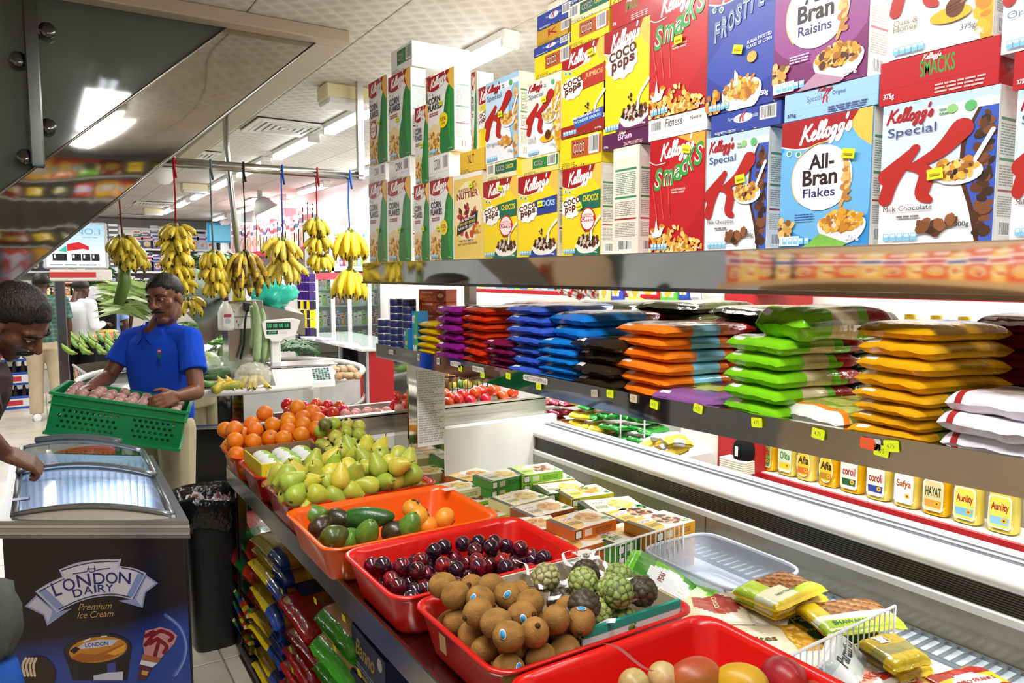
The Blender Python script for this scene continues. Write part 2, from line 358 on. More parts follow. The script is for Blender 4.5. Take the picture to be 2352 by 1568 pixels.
# ---- fluorescent battens
CAPM = MB().box((-.05, -.0125, -.09), (.05, .0125, -.05), 'e8e8e4').mesh('end_cap', PAINT)
def batten(x, y, lab, both=True):
    t = thing('fluorescent_batten', lab, 'light', (x, y, CEIL), 0, 'ceiling tube lights')
    MB().box((-.05, -.62, -.05), (.05, .62, 0), 'f2f2ee', .008).build('housing', PAINT, t)
    for s in (-.032, .032): MB().tube([(s, -.59, -.075), (s, .59, -.075)], .013, 'f4f8ff', 8).build('tube', TUBE, t)
    for q in (-1, 1): link('end_cap', CAPM, t, (0, q * .598, 0))
    return t
for i in range(9): batten(2.1, 2.3 + 1.62 * i, f'bright white tube light in the row over the cereal shelf, {ORD[i]} towards the back wall')
for i in range(6): batten(3.3, 6.2 + 2.1 * i, f'bright white tube light in the row by the display cabinets, {ORD[i]} towards the back wall')
for i in range(3): batten(.42, -.5 + 1.26 * i, f'bright tube light mirrored in the stair cladding, {ORD[i]} from the shop front')
for i in range(2): batten(2.78, .5 + 1.7 * i, f'added unseen tube light brightening the oil bottle aisle, {ORD[i]} from the shop front')  # added lamps, hidden above the cereal boxes, to brighten the oil shelf
for y in (.5, 2.3): area_light('tube_or_fill_glow', (2.74, y, 2.82), .25, 1.4, 30, rot=(0, .35, 0))  # area light of the two added lamps
for y in (.8, 3.6, 7, 11.5, 16): area_light('tube_or_fill_glow', (2.1, y, 2.82), .25, 2.4, 62)
for y in (8, 13): area_light('tube_or_fill_glow', (3.3, y, 2.82), .25, 2.4, 55)
for y in (-.2, 1.6): area_light('tube_or_fill_glow', (.42, y, 2.82), .25, 1.6, 32)
for y in (6.4, 10, 15): area_light('tube_or_fill_glow', (-.6, y, 2.82), .3, 2.4, 55)  # added fill over the walkway, no tube fitting hangs here
# ---- ceiling fittings
def vent(px, py, sz, lab):
    p = onZ(px, py, CEIL); t = thing('ceiling_vent', lab, 'vent', (p.x, p.y, CEIL), 0, 'ceiling vents'); h = sz / 2
    MB().box((-h, -h, -.004), (h, h, 0), '2b2a28').build('backing', PAINT, t)
    n = 6
    for k in range(n):
        r = h * (1 - k / n); w = h / n * (.62 if k else .9); z0 = -.022 + .0 * k; m = MB()
        for s in (-1, 1):
            m.box((-r, s * r - (w if s > 0 else 0), z0), (r, s * r + (0 if s > 0 else w), z0 + .012), 'e6e3dc'); m.box((s * r - (w if s > 0 else 0), -r + w, z0), (s * r + (0 if s > 0 else w), r - w, z0 + .012), 'dcd9d2')
        m.build('slat' if k else 'frame', PAINT, t)
vent(658, 291, .62, 'square white louvred ceiling vent beside the stair opening')
vent(440, 351, .5, 'square ceiling vent half hidden by the mirrored stair edge')
vent(612, 458, .6, 'square ceiling vent over the hanging bananas near the spotlight')
vent(352, 466, .6, 'square ceiling vent between two cream light boxes deep in the shop')
vent(310, 494, .6, 'farthest-back square ceiling vent, above the advertising lightbox')
for px, py, w, lab in ((795, 222, .55, 'cream emergency light box on the ceiling above the corn boxes'), (446, 432, .55, 'cream emergency light box on the ceiling behind the banana rail'), (352, 486, .6, 'cream emergency light box on the ceiling deep in the shop')):
    p = onZ(px, py, CEIL - .06); t = thing('emergency_light', lab, 'light', (p.x, p.y, CEIL), 0, 'emergency light boxes')
    MB().box((-.17, -.1, -.11), (.17, .1, 0), 'e9dfb2', .012).build('housing', PLASTIC, t); MB().box((-.16, -.105, -.13), (.16, .105, -.085), 'd9d8d2', .012).build('diffuser', PLASTIC, t)
for px, py, lab in ((376, 403, 'white glass bowl lamp on the ceiling beside the stair edge'), (826, 470, 'white dome camera on the ceiling by the corn boxes'), (668, 507, 'grey dome camera on the ceiling over the air conditioner')):
    p = onZ(px, py, CEIL - .08); t = thing('ceiling_dome', lab, 'lamp' if 'lamp' in lab else 'camera', (p.x, p.y, CEIL))
    k = 1.25 if px != 668 else 1.6
    MB().lathe([(0, -.03), (.1 * k, -.03), (.1 * k, 0), (0, 0)], 'e9e9e6', 16).build('mount', PLASTIC, t)
    MB().lathe([(0, -.15 * k), (.05 * k, -.14 * k), (.085 * k, -.1 * k), (.098 * k, -.05), (.098 * k, -.03), (0, -.03)], 'f1f1ee' if px != 668 else '8c8f92', 16).build('dome', PLASTIC, t)
p = onZ(597, 470, CEIL - .2); t = thing('spotlight', 'grey spotlight on a ceiling bracket above the middle banana bunch', 'light', (p.x, p.y, CEIL))
MB().box((-.03, -.03, -.12), (.03, .03, 0), 'b9bcb8').build('bracket', PAINT, t); MB().lathe([(.06, 0), (.09, -.02), (.19, -.2), (.185, -.2), (.05, -.02)], 'a9ada8', 14, Matrix.Translation((0, 0, -.1)) @ Matrix.Rotation(-.5, 4, 'Y')).build('shade', PAINT, t)
p = onZ(524, 506, CEIL - .15); t = thing('bullet_camera', 'small white bullet camera on the ceiling by the slanting pole', 'camera', (p.x, p.y, CEIL))
MB().box((-.03, -.03, -.14), (.03, .03, 0), 'e8e8e8').build('bracket', PLASTIC, t); MB().tube([(-.14, -.1, -.2), (.12, .08, -.17)], .06, 'eeeeee', 10).build('body', PLASTIC, t)
# ================= superstructure: steel cereal shelf, rice shelf =================
GX = 1.38
# the upper shelf
zs = onX(1500, 580, GX).z
ZC = zs
shelf1 = thing('steel_shelf', 'polished steel upper shelf with mirror lip carrying the cereal boxes', 'shelf', (GX, 1.5, ZC))
o = (GX, 1.5, ZC)
y0 = onX(845, 600, GX).y; y1 = -.6
MB(o).box((GX - .012, y1, ZC - .012), (GX + .4, y0, ZC), 'bdbbb4').build('shelf_plate', STEEL, shelf1)
m = MB(o)
def lip(u, v):
    y = y0 + (y1 - y0) * u; return (GX - .03 + .0006 * sin(17 * u) * sin(pi * v) + .002 * sin(31 * u + 1), y, ZC - .092 + v * .088)
m.grid(lip, 60, 4, 'd8d5cc'); m.build('mirror_lip', MIRROR, shelf1)
MB(o).box((GX - .035, y1, ZC - .102), (GX + .02, y0, ZC - .092), '6a6862').build('lip_edge', STEEL, shelf1)
for yy in (3.1, .05, -.55): MB(o).box((GX + .35, yy, 1.36), (GX + .39, yy + .05, ZC - .012), '8a8880').build('upright', STEEL, shelf1)
MB(o).box((GX - .02, y0 - .02, ZC - .092), (GX + .4, y0, ZC - .012), '9a9892').build('end_plate', STEEL, shelf1)

def stdcol(P):  # nutrition squares, bottom-left
    for k in range(5): P.rect(.06 + k * .065, .025, .115 + k * .065, .075, '7fc4e8'); P.rect(.068 + k * .065, .05, .107 + k * .065, .07, 'e4f3fb')
def header(P, red='a31420', hi='f0c050', lo=.74, kw=.62, ku=.14, kv=.84, rise=.05, lw=.045):
    P.poly([(.7, 1), (1, 1), (1, .72), (.86, .8)], hi)
    P.poly([(0, 1), (0, lo + .03), (.18, lo - .005), (.4, lo), (.62, lo + .05), (.78, lo + .13), (.86, 1)], red)
    P.stroke([(0, lo + .03), (.18, lo - .005), (.4, lo), (.62, lo + .05), (.78, lo + .13)], .015, 'f4efe2')
    kellogg(P, ku, kv, kw, 'fbf7f0', rise, lw); P.disc(.1, lo - .03, .035, 'ffffff', n=10); P.disc(.1, lo - .03, .025, '3a9a86', n=10); P.disc(.21, lo - .045, .035, 'ffffff', n=10); P.disc(.21, lo - .045, .025, '3a9a86', n=10)
FL = ['d99a2e', 'e8b64a', 'c4822a', 'f0cb6a', 'a8691f']; CH = ['3b2013', '5a321d', '24130c', '7a4a2c', 'cbb9a6']
def p_corn(P, sale=0):
    P.rect(0, 0, 1, 1, 'efece8'); P.poly([(0, 0), (0, .34), (.25, .4), (.5, .33), (.6, 0)], 'f1d9a0')
    P.flakes(.22, .14, .3, .17, FL, 70, .05, 3)
    P.poly(spline([(1, .83), (.82, .82), (.7, .72), (.66, .6), (.6, .45), (.5, .3), (.47, .12), (.52, 0), (.8, 0), (1, 0)]), '1f7a33')
    P.poly(spline([(1, .83), (.86, .8), (.78, .6), (.78, .3), (.9, .05), (1, 0)]), '2f9440')
    P.poly([(.74, .97), (1, .97), (1, .82), (.82, .82), (.72, .87)], 'c0281c')
    header(P, lo=.81, kv=.845, kw=.6, ku=.12)
    P.text('CORN', .05, .655, .5, .735, '161616', .02); P.text('FLAKES', .04, .57, .54, .645, '161616', .02)
    P.lines(.08, .5, .44, .55, 2, 'a8444a'); stdcol(P)
    if sale == 1: P.disc(.62, .4, .17, 'f3d81c'); P.text('15%', .52, .39, .72, .44, '8a1010', .02); P.text('OFF', .55, .345, .69, .375, '8a1010', .02)
    if sale == 2: P.disc(.26, .42, .19, 'b8222a'); P.disc(.26, .42, .16, 'f4e9e6'); P.rect(.08, .395, .44, .45, 'b8222a'); P.text('OFFER', .1, .4, .42, .443, 'ffffff', .02)
    P.text('375g', .8, .02, .95, .04, 'f0f0f0')
def bowl(P, u, v, r, cs, seed=4, c='f4f4f6', n=60):
    q = P.w / P.h
    P.disc(u, v, r, c, rv=r * q * .42); P.poly([(u + r * cos(pi + pi * i / 16), v + r * q * .85 * sin(pi + pi * i / 16)) for i in range(17)], 'e3e3e8'); P.disc(u, v, r * .92, 'd9d2c4', rv=r * q * .36)
    P.flakes(u, v + r * q * .08, r * .86, r * q * .42, cs, n, .045, seed)
def K(P, u, v, w, h, c='b3231c'):
    P.stroke([(u, v + h * .05), (u + w * .1, v + h * .35), (u + w * .4, v + h * .78)], [w * .2, w * .2, w * .13], c); P.stroke([(u + w * .4, v + h * .78), (u + w * .02, v + h * .4)], [w * .1, w * .28], c)
    P.stroke([(u + w, v + h * .97), (u + w * .72, v + h * .68), (u + w * .34, v + h * .5)], [w * .3, w * .2, w * .1], c); P.stroke([(u + w * .36, v + h * .52), (u + w * .56, v + h * .4), (u + w * .52, v + h * .1), (u + w * .62, v)], [w * .12, w * .2, w * .2, w * .1], c)
def p_special(P, var='milk'):
    bg, band = {'milk': ('bcd6f2', '3458b8'), 'orig': ('a9d3ef', '8ec4ea'), 'oats': ('e8e3d0', 'd8a62a')}[var]
    P.rect(0, 0, 1, 1, 'eef1f6'); P.rect(0, .9, 1, 1, bg)
    P.poly([(0, .5), (0, .88), (.95, .95), (.8, .7), (.72, .45), (.5, .5)], mix(bg, 'f2f4f8', .35)); P.rect(0, .86, 1, .935, 'f3f6f8')
    P.poly(spline([(.84, .88), (.74, .72), (.71, .6), (.72, .42), (.8, .22), (.86, .0)]) + [(1, 0), (1, .88)], '4a2312' if var == 'milk' else '7fb6de' if var == 'orig' else 'f2efe2')
    P.poly(spline([(.87, .88), (.78, .72), (.75, .6), (.76, .42), (.84, .22), (.9, .0)]) + [(1, 0), (1, .88)], band)
    cs = ['4a2a18', '5f3620', '36200f', '7d4a2a'] if var == 'milk' else ['d8a050', 'e8c080', 'b87a38'] if var == 'orig' else ['e8b52a', 'f4d878', 'd8d0b8', 'c98a1e']
    for k in range(9): P.flakes(.91, .08 + k * .09, .06, .035, cs, 5, .06, k)
    kellogg(P, .04, .865, .42, 'a5121c', .01, .05); P.disc(.78, .9, .05, '58b46a', n=12); P.disc(.63, .9, .045, '8fc878', n=12) if var == 'milk' else 0
    P.lines(.52, .87, .6, .925, 2, '5c9c70')
    P.text('Special', .06, .75, .5, .83, '3a4a78' if var == 'milk' else '5a7aa0')
    K(P, .06, .3, .66, .47)
    P.disc(.7, .47, .21, 'dfe4ea', rv=.085); P.stroke([(.84, .54), (.97, .72)], .04, 'eef1f5'); P.flakes(.68, .49, .17, .07, FL if var != 'oats' else ['d8bd5a', 'e9d690', 'b4953a'] + CH[4:], 50, .05, 7)
    if var == 'milk':
        P.flakes(.7, .49, .14, .05, CH, 9, .03, 8); P.text('Milk Chocolate', .05, .235, .5, None, '4a3028', .0); P.lines(.18, .185, .4, .215, 1, '8a7a70'); P.flakes(.55, .13, .17, .05, ['5a3018', '7d4a2a', '3d2010', '8f5a36'], 16, .08, 9); P.text('300g', .7, .095, .82, None, '333333', .01)
    elif var == 'orig': P.text('Original', .05, .19, .46, .25, '6a88a8'); P.flakes(.62, .22, .2, .05, ['d8a050', 'c98a3a', 'e8c080'], 26, .06, 9); P.text('375g', .7, .07, .84, None, '555555')
    else: P.text('Oats &', .05, .22, .3, None, '9a8a5a'); P.text('Honey', .05, .165, .3, None, '9a8a5a'); P.disc(.62, .2, .2, 'e8b422', rv=.05); P.disc(.66, .24, .09, '6a3414', rv=.065); [P.stroke([(.58, .21 + k * .02), (.74, .235 + k * .02)], .008, '3c1c0a') for k in range(3)]; P.stroke([(.72, .26), (.86, .33)], .025, '9a6430'); P.text('375g', .72, .07, .86, None, '555555')
    stdcol(P)
def p_smacks(P):
    P.rect(0, 0, 1, 1, 'b3121c'); P.poly([(0, .5), (.5, .9), (1, .95), (1, .4), (.6, .1), (0, .1)], 'be1a22')
    P.poly([(.5, 1), (1, 1), (1, .85), (.85, .9)], 'e6a83a'); kellogg(P, .2, .815, .6, 'fbf7f0', .05, .045); P.stroke([(0, .82), (.12, .785), (.3, .79)], .012, 'f4efe2')
    for k, (ch, u) in enumerate(zip('SmacKS', (.09, .25, .46, .58, .68, .82))):
        P.text(ch, u, .55 + k * .034, u + (.21 if ch == 'm' else .16), .55 + k * .034 + (.2 if ch in 'SK' else .145), '3c9a3e', .012, .2, 0, 'f6f4ee', .028)
    P.text('HONEY FLAVOUR', .42, .535, .68, .552, 'f6e8d8', .02); P.text('PUFFED WHEAT', .43, .51, .67, .527, 'f6e8d8', .02)
    for k in range(3): P.stroke([(.06 + .15 * k, .6), (.16 + .12 * k, .3)], [.006, .012], 'd8694a')
    P.flakes(.3, .1, .45, .14, ['e0a63a', 'f0c868', 'c07f28', 'f6dc96'], 95, .045, 5); P.flakes(.7, .05, .3, .07, ['e0a63a', 'f0c868', 'c07f28', 'f6dc96'], 50, .045, 6)
    P.poly(spline([(.1, .13), (.05, .2), (.12, .18), (.16, .3), (.2, .2), (.3, .22), (.25, .14)]), 'f7f2ee'); stdcol(P); P.text('375g', .84, .02, .97, .04, 'ffffff', .02)
def p_coco(P, var=''):
    P.rect(0, 0, 1, 1, 'f4d71c'); tab = {'chocos': '1d6b52', 'rocks': '2d3f92', 'jumbos': 'b5382a'}.get(var)
    header(P, 'a5161d', lo=.77, kv=.80, ku=.16, kw=.62)
    if tab: P.poly([(.45, .68), (1, .72), (1, .52), (.5, .5)], tab); P.text(var.upper(), .56, .6, .95, .67, {'chocos': 'f2d21e', 'rocks': 'b8d8f4', 'jumbos': 'f0b070'}[var], .03, .1)
    sc = .75 if tab else 1.0; u0 = .04 if tab else .13; v0 = .5 if tab else .6
    P.poly([(u0 + .28 * sc + .33 * sc * (1 + .13 * (k % 2)) * cos(2 * pi * k / 22), v0 + .07 * sc + .155 * sc * (1 + .16 * (k % 2)) * sin(2 * pi * k / 22)) for k in range(22)], 'f8f6f0')
    for k, ch in enumerate('COCO'): P.text(ch, u0 + .15 * sc * k, v0 + .085 * sc + .012 * k, u0 + (.15 * k + .145) * sc, v0 + .18 * sc + .012 * k, '5a2814', .045)
    for k, ch in enumerate('pops'): P.text(ch, u0 + (.06 + .13 * k) * sc, v0 - (.045 if ch == 'p' else .0) * sc + .012 * k, u0 + (.06 + .13 * k + .12) * sc, v0 + .075 * sc + .012 * k, '5a2814', .045)
    P.poly([(.3, 0), (1, 0), (1, .12), (.75, .22), (.4, .1)], tab or '6d2c58'); P.poly(spline([(.36, .12), (.5, .03), (.8, .03), (1, .1), (1, .17), (.6, .14)]), 'f3ece2'); P.flakes(.7, .16, .27, .07, CH, 60, .045, 11)
    P.stroke([(1, .42), (.82, .3), (.78, .18)], [.05, .04, .06], 'f6efe4'); P.flakes(.62, .3, .05, .05, CH, 4, .03, 3)
    if var == 'chocos': P.disc(.7, .4, .19, 'b8222a'); P.disc(.7, .4, .165, 'f6eae6'); P.rect(.52, .375, .88, .43, 'b8222a'); P.text('OFFER', .54, .38, .86, .424, 'ffffff', .03); P.text('SPECIAL', .59, .44, .81, .462, 'b8222a', .02)
    if var == 'jumbos': P.rect(0, 0, 1, .13, '9a2a1e'); P.poly([(.3, .19), (.98, .25), (.96, .14), (.34, .08)], '3c5aa8'); P.text('FREE EUROPEAN DISC', .28, .18, .9, .205, 'ffffff', .02, 0, .06); P.text('WONDER SPOON', .32, .13, .92, .165, 'bfe0f6', .03, 0, .06)
    stdcol(P); P.text('375g', .8, .02, .95, .04, 'ffffff', .02)
def p_frost(P):
    P.rect(0, 0, 1, 1, '2f3f96'); P.poly([(0, .4), (.6, .75), (1, .7), (1, .2), (.5, .1), (0, .3)], '3a4ca8'); header(P, 'a5161d', hi='3a4ca8', lo=.83, kv=.83, ku=.22, kw=.58, lw=.045)
    for k, ch in enumerate('FROSTiES'): P.text(ch, .1 + .11 * k, .545 + .026 * k, .1 + .11 * k + (.1 if ch != 'i' else .05), .545 + .026 * k + (.16 if k < 4 else .19 if k > 6 else .15), '6f86a8', .01, .12, 0, 'f2f4f8', .025)
    P.text('SUGAR FROSTED', .62, .46, .97, .485, 'e4e8f4', .02, 0, .08); P.text('FLAKES OF CORN', .62, .425, .97, .45, 'e4e8f4', .02, 0, .08)
    bowl(P, .55, .14, .3, FL, 5, n=70); P.poly([(.45, .3), (.5, .26), (.5, .18), (.44, .18)], 'f4f4f8'); P.disc(.7, .36, .07, 'eeb24a', rv=.04); P.flakes(.15, .08, .18, .08, FL, 30, .05, 6); stdcol(P); P.text('250g', .82, .05, .95, None, 'ffffff', .02)
def p_bran(P, var='flakes'):
    if var == 'flakes': P.rect(0, 0, 1, 1, '2f8fd6'); P.disc(.5, .5, .6, '6ab4e6', rv=.45, n=30); header(P, 'a5161d', lo=.78, kv=.81, ku=.22, kw=.56)
    else: P.rect(0, 0, 1, 1, '7a2a66'); P.disc(.5, .6, .6, '94488a', rv=.42, n=30); header(P, 'a5161d', lo=.83, kv=.84, kw=.56)
    P.disc(.48, .53, .34, 'f2f4f6', rv=.25, n=30); P.stroke([(.5 + .36 * cos(t), .53 + .27 * sin(t)) for t in [pi * .45 + k * .35 for k in range(8)]], .012, 'e2b86a')
    P.text('All-', .34, .6, .62, .715, '2b1a1a', .03); P.text('Bran', .27, .475, .66, .6, '2b1a1a', .03); P.text('Flakes' if var == 'flakes' else 'Raisins', .28, .385, .64, .455, '2a2f6a', .015)
    P.stroke([(.7, .3), (.77, .45), (.76, .58), (.72, .7)], [.03, .06, .06, .03], 'd6a050'); P.flakes(.76, .48, .03, .16, ['e6bc70', 'b8803a'], 22, .04, 3)
    bowl(P, .72, .17, .26, FL if var == 'flakes' else FL + ['5a2a18'], 6, n=80); P.flakes(.08, .14, .1, .09, ['c89a4a', 'e0bc74', '8a5a24'], 24, .05, 4)
    P.poly([(.3, 0), (.5, .1), (.8, .02), (.75, 0)], '7ab84a' if var == 'flakes' else 'b890a8'); P.lines(.2, .21, .42, .27, 3, '2a5a9a' if var == 'flakes' else 'e6d2e2'); P.rect(.02, .015, .26, .09, 'f4f6f8'); stdcol(P); P.text('375g' if var == 'flakes' else '500g', .78, .035, .92, None, 'ffffff', .02)
def p_nutty(P):
    P.rect(0, 0, 1, 1, 'f0cf6a'); P.disc(.5, .55, .5, 'f6e6b4', rv=.36); P.rect(0, .95, 1, 1, 'f6f2e4'); P.text('IRRESISTIBLY', .16, .79, .8, .825, '6a2a1a', .02, 0, .04); P.text('NUTTIER', .1, .7, .86, .78, '8a1f1c', .035, 0, .05)
    P.flakes(.5, .46, .36, .2, ['9a1a1c', 'b82a26', '6a1014', 'c84a34'], 36, .08, 2); P.poly([(.12, .4), (.86, .56), (.82, .42), (.1, .28)], '2a2422')
    for k in range(3): P.text(('OUR TASTIEST', 'TWO NUT MUESLI', 'RANGE YET NUTTY')[k], .16, .43 - .045 * k, .78, .46 - .045 * k, 'f2d84a' if k == 1 else 'f6f2ea', .02, 0, .14)
    P.flakes(.8, .34, .12, .05, FL, 12, .06, 4); P.text('THE TROUBLE IS', .18, .2, .7, .225, '7a2a1a', .01, 0, .04); P.text('THEY TASTE TOO GOOD', .12, .16, .84, .185, '7a2a1a', .01, 0, .04); P.flakes(.72, .84, .1, .05, FL, 12, .05, 8)
# flap ends of boxes that lie flat
def p_end(P, base, word, wc, tab=None, bar=.72, sub=None):
    P.rect(0, 0, 1, 1, base)
    P.stroke([(.02, .28), (.98, .28)], .004, dim(base, .55), smooth=False)
    if tab: P.rect(.3, .3, 1, .9, tab)
    P.text(word, .34, .4, .62, .82, wc, .01, 0, 0, 'f6f4ee' if tab else None, .03)
    if sub: P.text(sub, .66, .5, .9, .75, 'f2d21e', .02)
    if bar: barcode(P, .04 if bar < .5 else .72, .34, .26 if bar < .5 else .95, .95)
    P.lines(.06, .08, .4, .2, 2, dim(base, .4) if sum(C(base)) > .9 else 'd8d8d8')
    for k in range(11): P.rect(.05 + k * .06, .02, .08 + k * .06, .06, ('1c1c1c', 'd8c81e', '3a6ab8')[k % 3])
def p_spine(P, base, word, wc, red=None):
    P.rect(0, 0, 1, 1, base); P.stroke([(.0, .36), (1, .36)], .003, dim(base, .6), smooth=False)
    if word == 'K': P.text('Special', .26, .5, .42, .78, '4a5a8a'); K(P, .44, .42, .08, .5); P.text('Original' if base == '9cc8ee' else 'Milk Chocolate', .54, .6, .68 if base == '9cc8ee' else .8, .8, wc)
    else: P.rect(.355, .47, .665, .475, base), P.text(word, .36, .48, .66, .86, wc, .015, 0, .03)
    kellogg(P, .38, .86, .16, 'f4dcd8' if word != 'K' else 'a5121c', .0, .05); P.text('375g', .04, .1, .14, .26, '1c2a5a' if word == 'K' else 'ffffff', .02); P.lines(.5, .06, .92, .3, 3, 'e6b8b4' if word != 'K' else '5a6a9a')
def p_side(P, base='e9e5da', seed=1):
    P.rect(0, 0, 1, 1, base); P.rect(.08, .9, .92, .97, 'f4f2ec'); P.rect(.08, .78, .92, .8, '3f8a5a'); P.lines(.1, .56, .9, .77, 12, '7a9a8a', seed); P.rect(.08, .52, .92, .54, '3f8a5a')
    P.lines(.1, .36, .9, .5, 8, '9a948a', seed + 1); P.rect(.08, .32, .92, .335, 'a5222a'); P.lines(.1, .16, .9, .3, 9, 'a09a90', seed + 2); barcode(P, .2, .03, .8, .13, seed)
_fm = {}
def frontmesh(key, fn, w, h):
    if key not in _fm: P = Print(w, h); fn(P); _fm[key] = P.put(MB(), lambda u, v, e: (u - .5, -e, v)).mesh('front_print', CARTON)
    return _fm[key]
def sidemesh(k):
    if ('s', k) not in _fm: P = Print(.07, .3); p_side(P, ('e9e5da', 'ece9e0')[k % 2], k); _fm['s', k] = P.put(MB(), lambda u, v, e: (e, u - .5, v)).mesh('side_print', CARTON)
    return _fm['s', k]
_st = MB()
_st.grid(lambda u, v: ((u - .5) * .032, -.0015 - .0016 * u * v, (v - .5) * .02), 3, 2, 'd8f21e')
_st.face([(-.011, -.0034, -.003), (.011, -.0034, -.003), (.011, -.0034, .001), (-.011, -.0034, .001)], 'c89a1e'); STICK = _st.mesh('price_sticker', PAPER)
TYPES = {
 'corn': (lambda P: p_corn(P), .2, .36, 'efece8', 'white and green corn cereal box'), 'corn15': (lambda P: p_corn(P, 1), .2, .36, 'efece8', 'corn cereal box with yellow disc'), 'cornoffer': (lambda P: p_corn(P, 2), .2, .36, 'efece8', 'corn cereal box with red badge'),
 'milk': (lambda P: p_special(P), .2, .29, 'dfe6f0', 'milk chocolate flakes box with red K'), 'orig': (lambda P: p_special(P, 'orig'), .2, .31, 'dfe6f0', 'pale blue flakes box with red K'), 'oats': (lambda P: p_special(P, 'oats'), .2, .31, 'efe9d6', 'oats and honey flakes box'),
 'smacks': (p_smacks, .2, .29, 'b3121c', 'red puffed wheat box with green lettering'), 'coco': (lambda P: p_coco(P), .2, .28, 'f0d21c', 'yellow chocolate rice box'), 'chocos': (lambda P: p_coco(P, 'chocos'), .19, .27, 'f0d21c', 'yellow chocolate cereal box, green tab'), 'rocks': (lambda P: p_coco(P, 'rocks'), .19, .27, 'f0d21c', 'yellow chocolate cereal box, blue tab'), 'jumbos': (lambda P: p_coco(P, 'jumbos'), .19, .28, 'f0d21c', 'yellow cereal box with spoon offer'),
 'frost': (p_frost, .2, .28, '2f3f96', 'dark blue frosted flakes box'), 'bran': (lambda P: p_bran(P), .2, .28, '4a9ad6', 'sky blue bran flakes box with red top'), 'raisin': (lambda P: p_bran(P, 'raisins'), .2, .3, '7a2a66', 'purple bran raisins box'), 'nutty': (p_nutty, .2, .33, 'f0cf6a', 'pale yellow nut muesli box'),
 'e_white': (lambda P: p_end(P, 'eeede8', 'CORN', '222222', None, .8), .2, .065, 'eeede8', 'white cereal box lying flat'), 'e_corn': (lambda P: p_end(P, 'ecdc78', 'CORN', '222222', '2c8a3c', .8), .2, .065, 'f0e6c0', 'yellow corn cereal box lying flat'), 'e_cornw': (lambda P: p_end(P, 'efece8', 'CORN', '222222', '2c8a3c', .8), .2, .08, 'f0eee8', 'white corn cereal box lying flat'),
 'e_choc': (lambda P: p_end(P, 'efe6b4', 'COCO', '4a2414', '1d6b52', .2, 'CHOCOS'), .2, .065, 'f0d21c', 'green-tabbed cereal box lying flat'), 'e_jum': (lambda P: p_end(P, 'f2d51e', 'COCO', '4a2414', 'b8582a', .8), .2, .07, 'f0d21c', 'yellow cereal box lying flat'), 'e_bran': (lambda P: p_spine(P, '5a2450', 'Bran', 'e8c8e0'), .2, .06, '5a2450', 'dark purple cereal box lying flat'),
 'e_fit': (lambda P: (P.rect(0, 0, 1, 1, 'f1f1ee'), P.text('Fitness', .3, .5, .6, .9, '4a4a4a', .01, .2), barcode(P, .04, .4, .24, .9), P.stroke([(.02, .3), (.4, .3), (.45, .18), (.98, .3)], .005, 'a8a8a4', smooth=False), P.rect(.7, .5, .95, .85, 'd8d8d4'), P.rect(.71, .53, .94, .82, 'f1f1ee'), P.text('Nestle', .73, .6, .92, .76, '555555', .02)), .2, .065, 'f1f1ee', 'white cereal box lying flat'),
 'e_milk': (lambda P: (p_end(P, '33479c', ' . ', 'e0e6f4', None, .8), P.text('Special', .26, .55, .42, .75, 'c4d0ee'), K(P, .44, .45, .08, .45), P.text('Milk Chocolate', .53, .55, .7, .75, 'e0e6f4')), .2, .06, '33479c', 'dark blue flakes box lying flat'), 'e_orig': (lambda P: p_spine(P, '9cc8ee', 'K', '3a5a8a'), .2, .08, '9cc8ee', 'light blue flakes box lying flat'), 'e_smk': (lambda P: p_spine(P, 'b8101c', 'SMACKS', '3c9a3e'), .24, .1, 'b8101c', 'bright red puffed wheat box lying flat'),
 'e_gold': (lambda P: p_end(P, 'c89a2e', 'K', 'a5121c', None, .8), .2, .05, 'c89a2e', 'gold flakes box lying flat'), 'e_nut': (lambda P: p_end(P, 'eac03a', 'NUT', '6a3a1a', None, 0), .2, .07, 'eac03a', 'amber muesli box lying flat'),
 'blank': (lambda P: (p_side(P, 'eae3d0', 5)), .1, .28, 'eae3d0', 'cream cereal box turned sideways'),
}
GRPC = 'cereal boxes on the steel shelf'
PX = GX
def cereal(ty, Y0, Y1, z, h, where, stick=None, d=None, x=None):
    fn, w0, h0, c, lab = TYPES[ty]; w = Y0 - Y1; lying = ty[:2] == 'e_'; d = d or (.28 if lying else .072); x = PX if x is None else x
    t = thing('cereal_box', lab + ', ' + where, 'cereal box', (x + d / 2, (Y0 + Y1) / 2, z), -pi / 2, GRPC)
    MB().box((-w / 2, -d / 2, 0), (w / 2, d / 2, h), c, .0012).build('carton', CARTON, t)
    p = link('front_print', frontmesh(ty, fn, w0, h0), t, (0, -d / 2 - .0004, 0)); p.scale = (w - .002, 1, h - .001)
    if not lying:
        p = link('side_print', sidemesh(len(ty) % 3), t, (w / 2 + .0004, 0, 0)); p.scale = (1, d - .002, h - .001)
    if stick: link('price_sticker', STICK, t, (-w / 2 + stick[0] * w, -d / 2 - .0055, stick[1] * h), (0, random.Random(z + Y0).uniform(-.3, .3), 0)).scale = (.9, 1, .95)
    return t
random.seed(3)
def column(items, name, x=None):
    """items from the shelf up: (type, left px, right px, top px at the left edge, sticker)"""
    z = ZC; xx = PX if x is None else x
    for k, (ty, xl, xr, yt, stk) in enumerate(items):
        a = onX(xl, yt, xx); b = onX(xr, yt, xx); h = a.z - z - .0008
        lv = ('lowest', 'second up', 'third up', 'fourth up', 'fifth up', 'sixth up', 'seventh up')[k]
        cereal(ty, a.y, b.y, z, h, f'{lv} in {name}', stk, x=x); z = a.z
column([('corn', 847, 888, 423, (.55, .4)), ('e_white', 847, 885, 384, None), ('cornoffer', 847, 888, 193, (.6, .48))], 'the stack next to the bananas')
